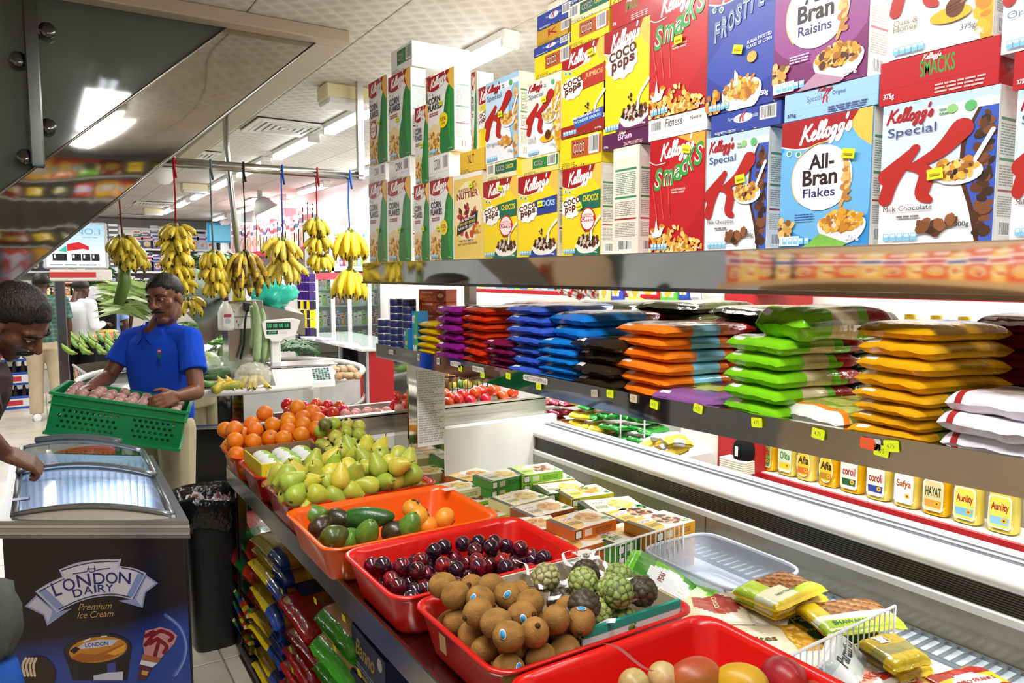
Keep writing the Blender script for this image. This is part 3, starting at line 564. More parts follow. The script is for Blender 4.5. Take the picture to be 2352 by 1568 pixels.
column([('corn', 891, 943, 417, (.55, .38)), ('e_white', 893, 941, 371, None), ('corn', 892, 943, 180, (.45, .46)), ('e_cornw', 898, 946, 121, None)], 'the second stack from the bananas')
column([('corn', 951, 986, 427, (.65, .42)), ('corn', 953, 984, 250, (.55, .5))], 'the short corn stack')
column([('corn15', 988, 1041, 416, (.4, .4)), ('e_white', 980, 1032, 362, None), ('corn15', 982, 1043, 181, (.55, .62))], 'the 15% stack')
column([('nutty', 1043, 1108, 404, (.65, .85)), ('e_nut', 1056, 1111, 352, None), ('chocos', 1098, 1116, 200, None)][:2], 'the stack beside it')
column([('chocos', 1110, 1188, 418, (.55, .88)), ('e_choc', 1117, 1187, 378, None), ('orig', 1115, 1192, 193, (.5, .56))], 'the pale blue topped stack')
column([('rocks', 1190, 1281, 407, (.62, .63)), ('e_corn', 1200, 1282, 366, None), ('oats', 1211, 1289, 191, (.55, .7)), ('e_jum', 1228, 1313, 133, None), ('e_milk', 1226, 1312, 112, None), ('e_gold', 1233, 1313, 74, None), ('e_milk', 1234, 1315, 38, None)], 'the blue and gold topped stack')
column([('chocos', 1292, 1381, 389, (.5, .55)), ('e_jum', 1286, 1381, 322, None), ('jumbos', 1291, 1392, 121, (.7, .87)), ('e_jum', 1304, 1398, 60, None), ('e_choc', 1305, 1400, 16, None), ('e_milk', 1305, 1400, -40, None)], 'the spoon offer stack')
column([('blank', 1409, 1469, 342, None), ('e_bran', 1384, 1488, 312, None), ('coco', 1388, 1494, 77, None), ('e_smk', 1405, 1499, 12, None), ('e_jum', 1405, 1499, -60, None)], 'the turned box stack')
column([('smacks', 1494, 1621, 325, (.7, .87)), ('e_fit', 1490, 1624, 277, None), ('smacks', 1494, 1627, -5, (.55, .57))], 'the all red stack')
column([('milk', 1624, 1767, 318, (.6, .6)), ('e_milk', 1634, 1793, 266, None), ('frost', 1629, 1784, -32, (.5, .44)), ('e_fit', 1629, 1784, -110, None)], 'the frosted flakes stack')
column([('bran', 1797, 2006, 283, (.78, .68)), ('e_orig', 1803, 2017, 219, None), ('raisin', 1784, 2002, -92, (.75, .92))], 'the bran stack')
column([('milk', 2029, 2297, 244, (.52, .47)), ('e_smk', 2023, 2296, 146, None), ('oats', 2055, 2296, -200, None)], 'the oats and honey stack')
column([('milk', 2338, 2600, 206, None), ('e_smk', 2330, 2590, 120, None), ('orig', 2320, 2590, -260, None)], 'the cropped end stack')
# loose ones standing behind the front rank
for ty, xl, xr, yb, yt, dx, lab in (('corn', 1083, 1096, 372, 168, .02, 'half hidden behind the big 15% box'), ('chocos', 1094, 1150, 372, 205, .03, 'half hidden behind the pale blue flakes box'), ('corn', 945, 1000, 376, 196, .09, 'standing in the back rank')):
    a = onX(xl, yt, GX + dx); b = onX(xr, yb, GX + dx); bb = onX(xl, yb, GX + dx); cereal(ty, a.y, b.y, bb.z, a.z - bb.z, lab, x=GX + dx)
a = onX(960, 345, GX + .25); cereal('corn', a.y + .3, a.y, ZC, .36, 'in the back rank behind the end stack', x=GX + .26)
# ================= rice shelf =================
RX = GX - .03
RP = [onX(2352, 1054, RX), onX(1918, 983, RX), onX(1450, 903, RX), onX(864, 788, RX)]
def zr(y):
    P = RP
    if y <= P[0].y: return P[0].z
    for a, b in zip(P, P[1:]):
        if y <= b.y: t = (y - a.y) / (b.y - a.y); return a.z + (b.z - a.z) * t
    return P[-1].z
ye = RP[3].y
o = (RX, 1.5, 1.35)
shelf2 = thing('steel_shelf', 'steel shelf with mirror lip and neon price tags carrying the bagged goods', 'shelf', o)
m = MB(o); N = 40
def sec(k): y = ye + (y1 - ye) * k / N; return y, zr(y)
for k in range(N):
    (ya, za), (yb, zb) = sec(k), sec(k + 1)
    m.add([(RX + .015, ya, za - .02), (RX + .015, yb, zb - .02), (RX + .6, yb, zb - .02), (RX + .6, ya, za - .02), (RX + .015, ya, za - .035), (RX + .015, yb, zb - .035), (RX + .6, yb, zb - .035), (RX + .6, ya, za - .035)], [(0,1,2,3), (7,6,5,4), (1,0,4,5), (3,2,6,7)], 'a9a7a0', False)
m.build('shelf_plate', STEEL, shelf2)
m = MB(o)
def lp(u, v): y = ye + (y1 - ye) * u; return (RX + .0006 * sin(13 * u) * sin(pi * v) + .0015 * sin(37 * u), y, zr(y) - .066 * v)
m.grid(lp, 60, 3, 'b9b7b2'); m.grid(lambda u, v: (RX + .015 * v, ye + (y1 - ye) * u, zr(ye + (y1 - ye) * u)), 40, 1, 'cfcdc6'); m.build('mirror_lip', MIRROR, shelf2)
MB(o).box((RX, ye - .004, zr(ye) - .066), (RX + .6, ye, zr(ye) - .002), 'a9a7a0').build('end_plate', STEEL, shelf2)
NEON = 'dcf51a'
def liptag(px, py, c=NEON, w=.03, h=.022, name='price_tag', txt=None, tc='1a1a1a', par=None):
    liptag.n = getattr(liptag, 'n', 0) + 1; p = onX(px, py, RX - .004 - .0004 * (liptag.n % 5)); m = MB(p); P = Print(w, h); P.poly([(0, .1), (.08, 0), (.95, 0), (1, .12), (1, .9), (.93, 1), (.06, 1), (0, .88)], c)
    if txt: P.text(txt, .06, .2, .94, .8, tc, .01)
    else: P.text('4.75', .2, .3, .7, .7, '9a8a1a', .01)
    s = random.uniform(-.15, .15) if not txt else 0
    P.put(m, lambda u, v, e: (p.x - e, p.y + (.5 - u) * w + (v - .5) * h * s, p.z + (v - .5) * h + (u - .5) * w * s)); q = m.build(name, PAPER, par or shelf2); q.location = p - V((par or shelf2).location)
for px, py, c in ((1057, 846, NEON), (1108, 861, NEON), (1167, 863, NEON), (1237, 887, NEON), (1401, 904, NEON), (1502, 929, NEON), (1603, 938, NEON), (1738, 970, NEON), (1879, 996, NEON), (2024, 1035, NEON), (2047, 1024, NEON), (1992, 1018, 'f0552a'), (1365, 903, 'b9b4a4'), (1455, 915, 'd8c8b0'), (2006, 1020, 'd0d0d0')): liptag(px, py, c)
for px, py, w, t in ((1046, 836, .085, 'RAGI PUTTU 8.25'), (1098, 848, .085, 'PATHIRI PODI 6.2'), (1229, 871, .14, 'WHEAT DOSA POWDER 6.25'), (898, 808, .055, 'NELLARA')): liptag(px, py, 'e6e4de', w, .02, 'price_strip', t)
for px, py in ((961, 820), (1006, 829)):
    p = onX(px, py, RX - .004); m = MB(p); m.face([(p.x, p.y + .012, p.z - .014), (p.x, p.y - .012, p.z - .014), (p.x, p.y - .012, p.z + .014), (p.x, p.y + .012, p.z + .014)], 'e2e2de'); [m.box((p.x - .002, p.y - .009 + .005 * k, p.z - .004), (p.x - .001, p.y - .006 + .005 * k, p.z + .01), '9a9a98') for k in range(4)]
    q = m.build('price_label', PAPER, shelf2); q.location = p - V(o)
# pillar with the price list
YPL = 3.12; pl = onY(936, 900, YPL).x; pr = onY(1022, 900, YPL).x
pil = thing('shelf_pillar', 'mirror steel pillar with a pasted price list holding up the far shelf end', 'pillar', ((pl + pr) / 2, YPL + .08, 0))
o2 = pil.location
MB(o2).box((pl, YPL, 0), (pr, YPL + .16, zr(3.1) - .036), 'c6c2b6', .006).build('post', MIRROR, pil)
m = MB(o2); p0 = onY(959, 1027, YPL); p1 = onY(1021, 845, YPL); wl = p1.x - p0.x; hl = p1.z - p0.z
P = Print(wl, hl); P.rect(0, 0, 1, 1, 'eeeeea')
L = 'CHICKEN BURGER 8.50|STEAK BURGER 8.75|CHICKEN BURGER 14.00|VEGETABLE NUGGETS 8.00|VEGETABLE BURGER 10.00|CHICKEN SOKOLATA 20.00|TANDOORI CHICKEN TIKKA|CHICKEN KEBABS 15.00|BEEF KEBABS 9.75|MUTTON KEBABS|VEGETABLE STRIPS 9.00|CHICKEN BURGER 21.00|SPRING ROLLS|CHICKEN ROASTED 15.00|CHICKEN FRANKS 25.00|ROTI MATA ROLL|COCKTAIL 9.00|TEMPURA CHEESE 15.00|CHICKEN MEAT BALLS|MEAT BALLS 7.25|BREADED CHIC FILLET 22.00|ZING CHICKEN FILLET|SPINACH CUTLETS 9.00|VEG SPRING ROLLS|CHICKEN KOFTA 6.00|KRAZEE CHICK NUG 20.75|POP FINGERS 9.90|CHICKEN POPCORN 16.90|CHICKEN LOLIPOP 17.35|CHICKEN BURGER 25.00|BEEF BURGER 20.00'.split('|')
for k, t in enumerate(L): P.text(t, .05, .965 - .0305 * k, .05 + min(.9, len(t) * .042), .984 - .0305 * k, '4a4a52')
P.put(m, lambda u, v, e: (p0.x + u * wl, YPL - .002 - e, p0.z + v * hl)); m.build('price_list', PAPER, pil)
# ---- pillow bags
def pouch(w, l, h, cf, seed=0, nu=14, nv=16, seal=.05, name='bag', pr=None):
    m = MB(); sd = seed * 13.7
    def pt(u, v, top):
        x = sin((u - .5) * pi); y = sin((v - .5) * pi); q = max(0, 1 - abs(x) ** 9) ** .4 * max(0, 1 - (abs(y) / (1 - seal)) ** 10) ** .4 if abs(y) < 1 - seal else 0; u = x / 2 + .5; v = y / 2 + .5
        n = noise.noise(V((u * 4 + sd, v * 4, 1.7 if top else 5.1))); wr = noise.noise(V((u * 14 + sd, v * 5, 2)))
        edge = 1 - .03 * abs(y) ** 4 - .02 * (1 - abs(y)); e = noise.noise(V((u * 5 + sd, 3, v * 3)))
        z = h * .46 - .10 * h * (x * x * .4 + y * y * .6) + e * h * .12 * (abs(y) ** 3)
        z += (.5 if top else -.47) * h * q * (1 + .16 * n) + wr * h * .06 * (abs(y) ** 1.5 + .3)
        return (x * w / 2 * edge, y * l / 2 + e * .006 * abs(x), z)
    for top in (1, 0): m.grid(lambda u, v: pt(u, v, top), nu, nv, (lambda u, v: cf(sin((u - .5) * pi) / 2 + .5, sin((v - .5) * pi) / 2 + .5, top)))
    me = m.mesh(name, FILM); weldmesh(me)
    if pr:
        P = Print(w, l); pr(P); k = MB(); P.put(k, lambda u, v, e: (lambda p: (p[0], p[1], p[2] + .0012 + e))(pt(math.asin(max(-1, min(1, 2 * u - 1))) / pi + .5, math.asin(max(-1, min(1, 2 * v - 1))) / pi + .5, 1))); return me, k.mesh('label_print', FILM)
    return me
def bagcol(c1, top, pic, side=None, oval='f0eee8', dark=None, tab='e8e4dc'):
    side = side or c1
    def f(u, v, t):
        d = ((u - .5) / .36) ** 2 + ((v - .52) / .3) ** 2
        if v < .3:
            if not t and .14 < u < .3 and .08 < v < .2: return oval
            if t and .14 < u < .28 and .03 < v < .11: return oval
            if not t and .56 < u < .62 and v < .06: return tab
            return c1
        if t and d < 1: return pic if d < .5 else top
        if t and v > .72: return dark or c1
        if (u < .22 or u > .78) and .33 < v < .56: return side
        return c1 if not dark or v < .8 else dark
    return f
BAGS = {}
def bagmesh(key, w, l, h, cf):
    if key not in BAGS: BAGS[key] = [pouch(w, l, h, cf, s + len(BAGS) * 3) for s in (1, 2)]
    return BAGS[key]
BT = {'yellow_s': (.12, .18, .03, bagcol('f2cf10', 'f0d860', 'd8a02a'), 'small yellow'), 'purple_s': (.12, .18, .032, bagcol('8a1f86', 'd8b0c8', 'e8d890', tab='f0d8e8'), 'purple'),
 'red': (.15, .24, .035, bagcol('d8401a', 'b8b4d8', 'e6e0ee', 'b4b0dc'), 'orange-red'), 'maroon_s': (.12, .18, .03, bagcol('7a1a4a', 'c8b0a8', 'e0d8d0', tab='f4e8f0'), 'maroon'),
 'violet': (.14, .22, .035, bagcol('3f62c8', 'c8c4a0', 'e8c83a', tab='e6e2f0'), 'periwinkle blue'), 'blue_l': (.18, .27, .045, bagcol('1878d0', 'c8b898', 'd84a2a', '2a86d6', dark='8a1a1a'), 'big bright blue'), 'blue_s': (.13, .2, .033, bagcol('1c80d4', 'b0b04a', 'e0c03a'), 'small bright blue'),
 'black': (.15, .22, .035, bagcol('2e2418', '8a8a3a', 'c8b84a', tab='f0e8e8'), 'brown-black'), 'orange': (.19, .26, .045, bagcol('f0801c', 'b87a2a', 'd8b04a', '8ad0e6', dark='a8201a', tab='f6e4d8'), 'orange'),
 'mauve': (.17, .2, .03, bagcol('8a5a9a', '6a6048', 'c8c040'), 'flat mauve'), 'green': (.19, .26, .045, bagcol('7cc81c', '5a5a3a', '3a3a2a', 'd8c8a0', dark='a81a20', tab='20301a'), 'lime green'), 'noodle': (.21, .28, .045, lambda u, v, t: ('f2f0e8' if v < .06 else 'e88a2a' if v < .16 else ('c8d06a' if noise.noise(V((u * 22, v * 16, 1))) > -.1 else '96a83e') if t and v < .85 else 'e8b43a') if not (v > .85) else 'b8281a', 'pale noodle'),
 'amber': (.205, .27, .046, bagcol('e0a414', 'a8a49a', 'd8d4c8', 'e2a818', dark='c88a10', tab='f0e6d0'), 'golden yellow'), 'amber_s': (.19, .26, .04, bagcol('dca218', 'c8c8bc', 'e8e6da', '7a8a3a', tab='4a3a1a'), 'golden yellow and clear'), 'white': (.24, .26, .05, lambda u, v, t: 'c8b8a8' if t and ((u - .5) / .34) ** 2 + ((v - .55) / .3) ** 2 < 1 else 'a82a2a' if .1 < u < .18 and t else 'e6e2ea', 'white grain'),
 'olive': (.2, .28, .045, bagcol('3a3f1c', '4a4a2a', '6a6a3a', dark='2a2a14'), 'dark olive'), 'dred': (.2, .28, .045, bagcol('7a1216', '8a6a2a', 'a88a3a', dark='5a0d10'), 'dark red')}
GRB = 'food bags stacked on the steel shelf'
rb = random.Random(7)
def bagstack(key, xl, xr, ytop, ybot, n, where, x=None, rz=0, base=None, grow=1.0):
    w, l, h, cf, lab = BT[key]; me = bagmesh(key, w, l, h, cf); x = RX + .02 if x is None else x
    a = onX(xl, ybot, x); b = onX(xr, ybot, x); W = a.y - b.y; yc = (a.y + b.y) / 2; z0 = zr(yc) - .018 if base is None else base; ztop = onX(xl, ytop, x).z; H = (ztop - z0) / n
    for k in range(n):
        s = W / w * rb.uniform(.97, 1.03) * grow
        stamp([('bag', me[k % 2])], 'food_bag', f'{lab} food bag, {ORD[k] + " up" if k else "lowest"} {where}', 'food bag', (x - min(0, W * sin(rz)) + W / 2 * sin(rz) + l * s / 2 * cos(rz) + rb.uniform(-.006, .012), a.y - W / 2 * cos(rz) + l * s / 2 * sin(rz) + rb.uniform(-.006, .006), z0 + k * H), (0, 0, -pi / 2 + rz + rb.uniform(-.06, .06)), GRB, (s, s, H / h * 1.04))
    return z0 + n * H
bagstack('yellow_s', 952, 1007, 735, 812, 5, 'in the stack beside the tins')
bagstack('purple_s', 996, 1046, 700, 820, 6, 'in the stack beside the small yellow bags')
bagstack('red', 1038, 1108, 700, 832, 7, 'in the stack beside the purple bags', rz=-.14)
bagstack('maroon_s', 1105, 1170, 776, 840, 4, 'in the low stack beside the orange-red bags')
bagstack('violet', 1158, 1243, 697, 855, 7, 'in the stack beside the maroon bags')
zz = bagstack('blue_s', 1229, 1316, 772, 871, 5, 'in the stack beside the periwinkle bags')
bagstack('blue_l', 1236, 1335, 712, 780, 2, 'on top of the small blue bags', base=zz, rz=-.2)
bagstack('black', 1308, 1408, 770, 880, 4, 'in the stack beside the blue bags')
bagstack('orange', 1384, 1520, 736, 902, 6, 'in the stack beside the brown-black bags', rz=-.16)
bagstack('mauve', 1496, 1626, 888, 924, 1, 'lying beside the orange stack')
zz = bagstack('green', 1630, 1782, 765, 940, 5, 'in the stack beside the orange stack', rz=-.2)
bagstack('green', 1692, 1850, 700, 765, 1, 'on the very top of the green stack', base=zz, rz=-.3)
bagstack('noodle', 1756, 1930, 918, 962, 1, 'lying beside the green stack', rz=-.2)
zz = bagstack('amber_s', 1922, 2110, 885, 1000, 4, 'in the stack beside the noodle bag', rz=-.2)
bagstack('amber', 1924, 2124, 735, 885, 4, 'on the golden yellow and clear ones', base=zz, rz=-.26)
bagstack('white', 2138, 2372, 893, 1040, 3, 'in the stack beside the golden yellow stack', rz=-.08)
bagstack('olive', 1452, 1575, 690, 800, 7, 'in the rear stack behind the orange bags', x=RX + .3, rz=.1)
bagstack('olive', 1610, 1740, 700, 800, 7, 'in the rear stack behind the green bags', x=RX + .33, rz=-.1)
bagstack('olive', 1845, 1960, 712, 800, 7, 'in the rear stack between green and golden bags', x=RX + .31)
bagstack('dred', 2235, 2420, 720, 800, 7, 'in the rear stack behind the white bags', x=RX + .27)
bagstack('dred', 1140, 1230, 690, 760, 6, 'in the rear stack behind the periwinkle bags', x=RX + .3)
bagstack('olive', 1290, 1420, 690, 770, 6, 'in the rear stack behind the brown-black bags', x=RX + .3)
# tins of cheese, tea boxes
GT = 'round blue tins at the shelf end'
_tin = MB().lathe([(0, 0), (.031, 0), (.032, .002), (.032, .026), (.031, .028), (0, .028)], ['22305e'] * 5, 18, None, lambda a, b: '1c2a66' if .15 < a < .8 and not (.6 < b < .78) else 'e6e6ea' if a < .8 else '2a3a80').mesh('tin', CARTON)
_tl = MB().lathe([(0, .028), (.0325, .028), (.0325, .0315), (.031, .033), (0, .033)], 'd9d9dc', 18).mesh('lid', ALU)
for ci, (xl, xr, n, zb) in enumerate(((869, 898, 4, 790), (896, 928, 7, 793), (926, 957, 7, 797))):
    a = onX((xl + xr) / 2, zb, RX + .045 + .02 * ci)
    for k in range(n): stamp([('can', _tin), ('lid', _tl)], 'cheese_tin', f'round dark blue tin, {ORD[k] + " up" if k else "lowest"} in the {("outer", "middle", "inner")[ci]} tin column', 'tin', (a.x, a.y, zr(a.y) - .018 + k * .0335), (0, 0, rb.uniform(-.6, .6) + pi), GT)
def smallbox(name, lab, cat, c, w, d, h, loc, rz, pr, mt=CARTON, group=None):
    t = thing(name, lab, cat, loc, rz, group); MB().box((-w / 2, -d / 2, 0), (w / 2, d / 2, h), c, .001).build('carton', mt, t)
    if pr: P = Print(w, h); pr(P); P.put(MB(), lambda u, v, e: ((u - .5) * w, -d / 2 - .0004 - e, v * h)).build('front_print', mt, t)
    return t
def p_tea(P): P.rect(0, 0, 1, 1, 'c8501e'); P.rect(0, .25, 1, .5, 'd87a22'); P.text('Alokozay', .1, .66, .52, .9, 'f4e2c0', .02); P.text('BLACK TEA', .12, .25, .6, .45, '6a1a10', .01); P.disc(.8, .5, .16, '8a2a14'); P.disc(.8, .55, .12, 'e8b05a', rv=.16)
def p_kid(P): P.rect(0, 0, 1, 1, '2a86c8'); P.poly([(.3, 0), (1, 0), (1, 1), (.5, 1)], '3aa85a'); P.disc(.6, .4, .25, 'e6c07a'); P.text('KiT', .1, .72, .6, .9, 'f4f4f4', .03); P.text('Safi', .2, .05, .8, .2, 'ffffff', .03)
for k in range(5):
    a = onX(1006, 695, RX + .2); zb = zr(a.y) - .018
    smallbox('tea_box', f'orange-red black tea box, {ORD[k] + " up" if k else "lowest"} in the pile behind the tins', 'box', 'b8401c', .15, .09, .062, (a.x, a.y, zb + k * ((a.z - zb) / 4)), -pi / 2 + .5, p_tea, group='tea boxes behind the tins')
a = onX(930, 800, RX + .02); smallbox('biscuit_box', 'small blue and green biscuit box in front of the tins', 'box', '2a86c8', .045, .05, .1, (a.x + .03, a.y, zr(a.y) - .018), -pi / 2, p_kid)
a = onX(949, 803, RX + .02); smallbox('biscuit_box', 'taller blue and green biscuit box beside the yellow bags', 'box', '2a86c8', .04, .06, .185, (a.x + .04, a.y + .01, zr(a.y) - .018), -pi / 2 + .2, p_kid)
# ================= open freezer island =================
FY = 3.35; FX0 = 1.10; FXW = 2.24; FZ = .58; FN = -.5
fz = thing('chest_freezer', 'long open white freezer island under the steel shelves', 'freezer', (1.7, 1.4, 0))
fo = (1.7, 1.4, 0); WHT = 'ecebe6'
MB(fo).box((FX0, FN, 0), (2.36, FY - .002, FZ - .02), 'd9d8d2', .01).build('body', PAINT, fz)
MB(fo).box((FX0, FN, FZ - .02), (FXW, FY, FZ), 'b9c4cc').build('deck', PLASTIC, fz)
MB(fo).box((FX0, FY - .05, FZ), (2.40, FY, .905), WHT, .006).build('end_panel', PAINT, fz)
MB(fo).box((FX0 - .05, FN, FZ - .02), (FX0, FY, .836), WHT, .01).build('near_wall', PAINT, fz)
MB(fo).box((FXW, FN, FZ), (FXW + .05, FY - .05, .70), 'a8a493', .0).build('inner_panel', mat('mottled_panel', .12, var=.25, vscale=5, coat=.3), fz)  # inner panel: its brown reflections are put into the mottled colour
MB(fo).box((FXW - .006, FN, .70), (FXW + .05, FY - .05, .728), 'f2f2ee', .004).build('white_rail', PLASTIC, fz)
m = MB(fo); m.box((FXW + .012, FN, .728), (FXW + .05, FY - .05, .80), '3b3a36')
for k in range(9): m.box((FXW + .009, FN, .733 + .0075 * k), (FXW + .012, FY - .05, .736 + .0075 * k), '55534c')
m.build('air_vent', PLASTIC, fz)
sec_ = [(FXW + .05, .795), (FXW + .005, .797), (FXW - .004, .806), (FXW - .002, .822), (FXW + .012, .845), (FXW + .035, .855), (FXW + .065, .857)]
m = MB(fo); m.grid(lambda u, v: (sec_[round(v * 6)][0], FN + (FY - .002 - FN) * u, sec_[round(v * 6)][1]), 1, 6, 'e9e9e5'); m.build('rounded_coping', PLASTIC, fz)
for k, (xx, zz_, c) in enumerate(((.065, .857, '8d939b'), (.08, .866, 'b9bec4'), (.098, .857, '878d95'), (.113, .868, 'c3c8cd'))): MB(fo).box((FXW + xx, FN, .84), (FXW + xx + .015, FY - .002, zz_), c, .003).build('slide_track', ALU, fz)
MB(fo).box((FXW + .128, FN, .0), (FXW + .2, FY - .002, .855), 'dcdcd8', .004).build('far_wall', PAINT, fz)
m = MB(fo)
for yy in (2.05, .62): m.box((FXW - .001, yy, FZ), (FXW + .0, yy + .004, .70), '55534c')
m.build('panel_joint', PAINT, fz)
# floor grille along the inner panel
g = MB(fo); g.box((FXW - .13, FN, FZ), (FXW - .12, FY - .06, FZ + .012), '9aa0a4').box((FXW - .012, FN, FZ), (FXW - .004, FY - .06, FZ + .012), '9aa0a4'); g.build('grille_frame', ALU, fz)
_gs = MB().box((-.057, -.003, 0), (.057, .003, .01), 'a9afb2').mesh('grille_bar', ALU)
for k in range(112): link('grille_bar', _gs, fz, (FXW - .066 - fo[0], FN + .03 + k * .034 - fo[1], FZ))
# steel tomato trough at the far end
tr = thing('steel_trough', 'brushed steel trough of tomatoes behind the freezer end panel', 'trough', (1.7, 3.7, 0))
to = (1.7, 3.7, 0); TX0 = 1.01
MB(to).box((TX0, FY + .002, .90), (2.36, FY + .03, 1.0), 'c9c8c2', .004).box((TX0, FY + .002, .99), (2.36, FY + .045, 1.005), 'dcdbd6').build('front_band', mat('brushed_steel', .32, metal=1, var=.3, vscale=14, stretch=(.15, 1, 6)), tr)
MB(to).box((TX0, FY + .03, .9), (2.36, FY + .6, .925), 'b9b8b2').box((TX0, FY + .57, .9), (2.36, FY + .6, .95), 'b9b8b2').build('tray', STEEL, tr)
MB(to).box((TX0, FY + .004, 0), (2.36, FY + .58, .898), 'e9e8e3', .006).build('base_cabinet', PAINT, tr)
# ---- frozen food cartons
def p_frozen(P, edge, band, cs, seed):
    P.rect(0, 0, 1, 1, 'f1ecdc'); P.poly(spline([(0, .0), (.3, .1), (.45, .5), (.4, .9), (.5, 1)]) + [(0, 1)], edge); P.rect(0, .02, .1, .98, '1f1d1a'); P.disc(.68, .5, .27, 'f7f3e4', rv=.42); P.disc(.66, .5, .24, mix(cs[0], 'f0e0b0', .5), rv=.36)
    P.flakes(.66, .5, .22, .34, cs, 22, .07, seed); P.rect(.14, .6, .42, .8, 'f4f4ee'); P.text('SADIA', .16, .63, .4, .76, '8a1a1a', .02); P.lines(.15, .3, .4, .5, 3, '5a6a3a', seed); P.flakes(.9, .2, .07, .1, ['6aa83a', '3a8a2e'], 6, .05, seed)
def p_fside(P, c): P.rect(0, 0, 1, 1, c); P.rect(.04, .12, .2, .88, '1d1b18'); P.rect(.06, .2, .18, .8, 'f4f4ee'); P.rect(.26, .2, .42, .8, mix(c, 'f6f2dc', .7)); P.lines(.5, .25, .9, .75, 3, dim(c, .35))
FB = {}
def fbmesh(key, edge, c, cs, seed):
    if key not in FB:
        w, d, h = .19, .135, .042; b = MB().box((-w/2, -d/2, 0), (w/2, d/2, h), c, .0012).mesh('carton', CARTON)
        P = Print(w, d); p_frozen(P, edge, c, cs, seed); t = P.put(MB(), lambda u, v, e: ((u-.5)*w, (v-.5)*d, h + .0004 + e)).mesh('top_print', CARTON)
        P = Print(w, h); p_fside(P, c); k = P.put(MB(), lambda u, v, e: ((u-.5)*w, -d/2 - .0004 - e, v*h)).mesh('side_print', CARTON)
        FB[key] = [('carton', b), ('top_print', t), ('side_print', k)]
    return FB[key]
NUG = ['d8913a', 'c47a28', 'e8b05a']; SAU = ['6a2a16', '8a3a20', '4a1c10']; FRY = ['e8c050', 'd8a838', 'f0d880']
for k, a_ in {'lime': ('a8d838', '8ad02a', SAU, 1), 'green': ('dfe8c8', '4a9a3a', FRY, 2), 'orange': ('f0c060', 'd8661a', NUG, 3), 'yellow': ('f2dc4a', 'ecd22e', NUG, 4), 'cream': ('e8e0a8', 'e6dfa0', FRY, 5), 'amber': ('e8b83a', 'd8951c', SAU, 6), 'brown': ('e6d8c0', 'a85a2a', NUG, 7)}.items(): fbmesh(k, *a_)
GF = 'frozen food cartons in the freezer'
def fbox(px, py, z, key, rz, where, n=1, s=1.0):
    s *= 1.16
    p = onZ(px, py, z + .042)
    for k in range(n): stamp(FB[key], 'frozen_carton', f'{key} frozen food carton {where}' + (f', {ORD[k]} down' if n > 1 else ''), 'carton', (p.x, p.y, z - .0425 * k), (0, 0, rz + rb.uniform(-.02, .02)), GF, (s, s, 1))
T0 = FZ
fbox(1083, 1090, T0 + .085, 'orange', .25, 'in the corner pile by the mirror pillar', 3)
fbox(1145, 1090, T0 + .128, 'green', .1, 'on top of the corner pile', 4, .9)
fbox(1172, 1118, T0 + .06, 'orange', .12, 'with its orange side showing under the green ones', 1)
fbox(1040, 1118, T0 + .085, 'cream', .05, 'half behind the pear tray', 3)
fbox(1085, 1142, T0 + .045, 'lime', .1, 'with lime side beside the pear tray', 2)
fbox(1228, 1077, T0 + .128, 'lime', -.1, 'against the end panel', 4); fbox(1256, 1095, T0 + .085, 'yellow', -.15, 'next to the end panel pile', 3)
fbox(1290, 1118, T0 + .085, 'green', -.2, 'in the row along the inner panel', 3); fbox(1340, 1128, T0 + .085, 'yellow', -.15, 'in the row along the inner panel', 3)
fbox(1192, 1142, T0 + .085, 'cream', .12, 'in the middle of the pile', 3)
fbox(1405, 1158, T0 + .085, 'green', -.25, 'with a white top along the inner panel', 3, 1.1); fbox(1312, 1150, T0 + .05, 'orange', -.3, 'wedged on end in the middle', 1, .7)
fbox(1132, 1172, T0 + .045, 'yellow', .1, 'behind the persimmon corner of the orange bin', 2); fbox(1245, 1166, T0 + .085, 'brown', .05, 'in the middle of the basket', 3)
fbox(1215, 1202, T0 + .085, 'brown', -.35, 'behind the plum bin', 3); fbox(1335, 1192, T0 + .128, 'orange', .08, 'on top of the front pile', 2)
fbox(1455, 1180, T0 + .085, 'amber', .05, 'with sausages, behind the wire front', 3); fbox(1515, 1196, T0 + .128, 'amber', .1, 'with sausages, in the wire corner', 4)
fbox(1332, 1236, T0 + .085, 'orange', .05, 'in the stack at the wire front', 3); fbox(1425, 1225, T0 + .085, 'green', .15, 'in the stack at the wire front', 3)
fbox(1232, 1142, T0 + .0, 'yellow', .0, 'at the bottom of the pile', 1)
# ---- wire dividers
def wire(p0, p1, zt, lab):
    p0 = V((p0.x, p0.y, FZ)); p1 = V((p1.x, p1.y, FZ)); t = thing('wire_divider', lab, 'divider', p0, 0, 'wire dividers in the freezer'); L = (p1 - p0).length; H = zt - FZ
    c = 'e9e9e6'; q = lambda k, z: p0.lerp(p1, k) + V((0, 0, z))
    MB(p0).tube([q(0, .002), q(0, H), q(.0, H), q(1, H), q(1, H), q(1, .002)], .004, c, 6).build('frame', PLASTIC, t)
    MB(p0).tube([q(0, H * .12), q(1, H * .12)], .0025, c, 5).build('rail', PLASTIC, t)
    n = int(L / .024)
    for k in range(1, n): MB(p0).tube([q(k / n, .0), q(k / n, H)], .0022, c, 5).build('wire', PLASTIC, t)
wire(onZ(1325, 1276, T0 + .19), onZ(1570, 1201, T0 + .19), T0 + .19, 'white wire divider in front of the stacked cartons')
wire(onZ(1795, 1515, T0 + .2), onZ(2056, 1391, T0 + .2), T0 + .2, 'white wire divider in front of the flat bread bags')
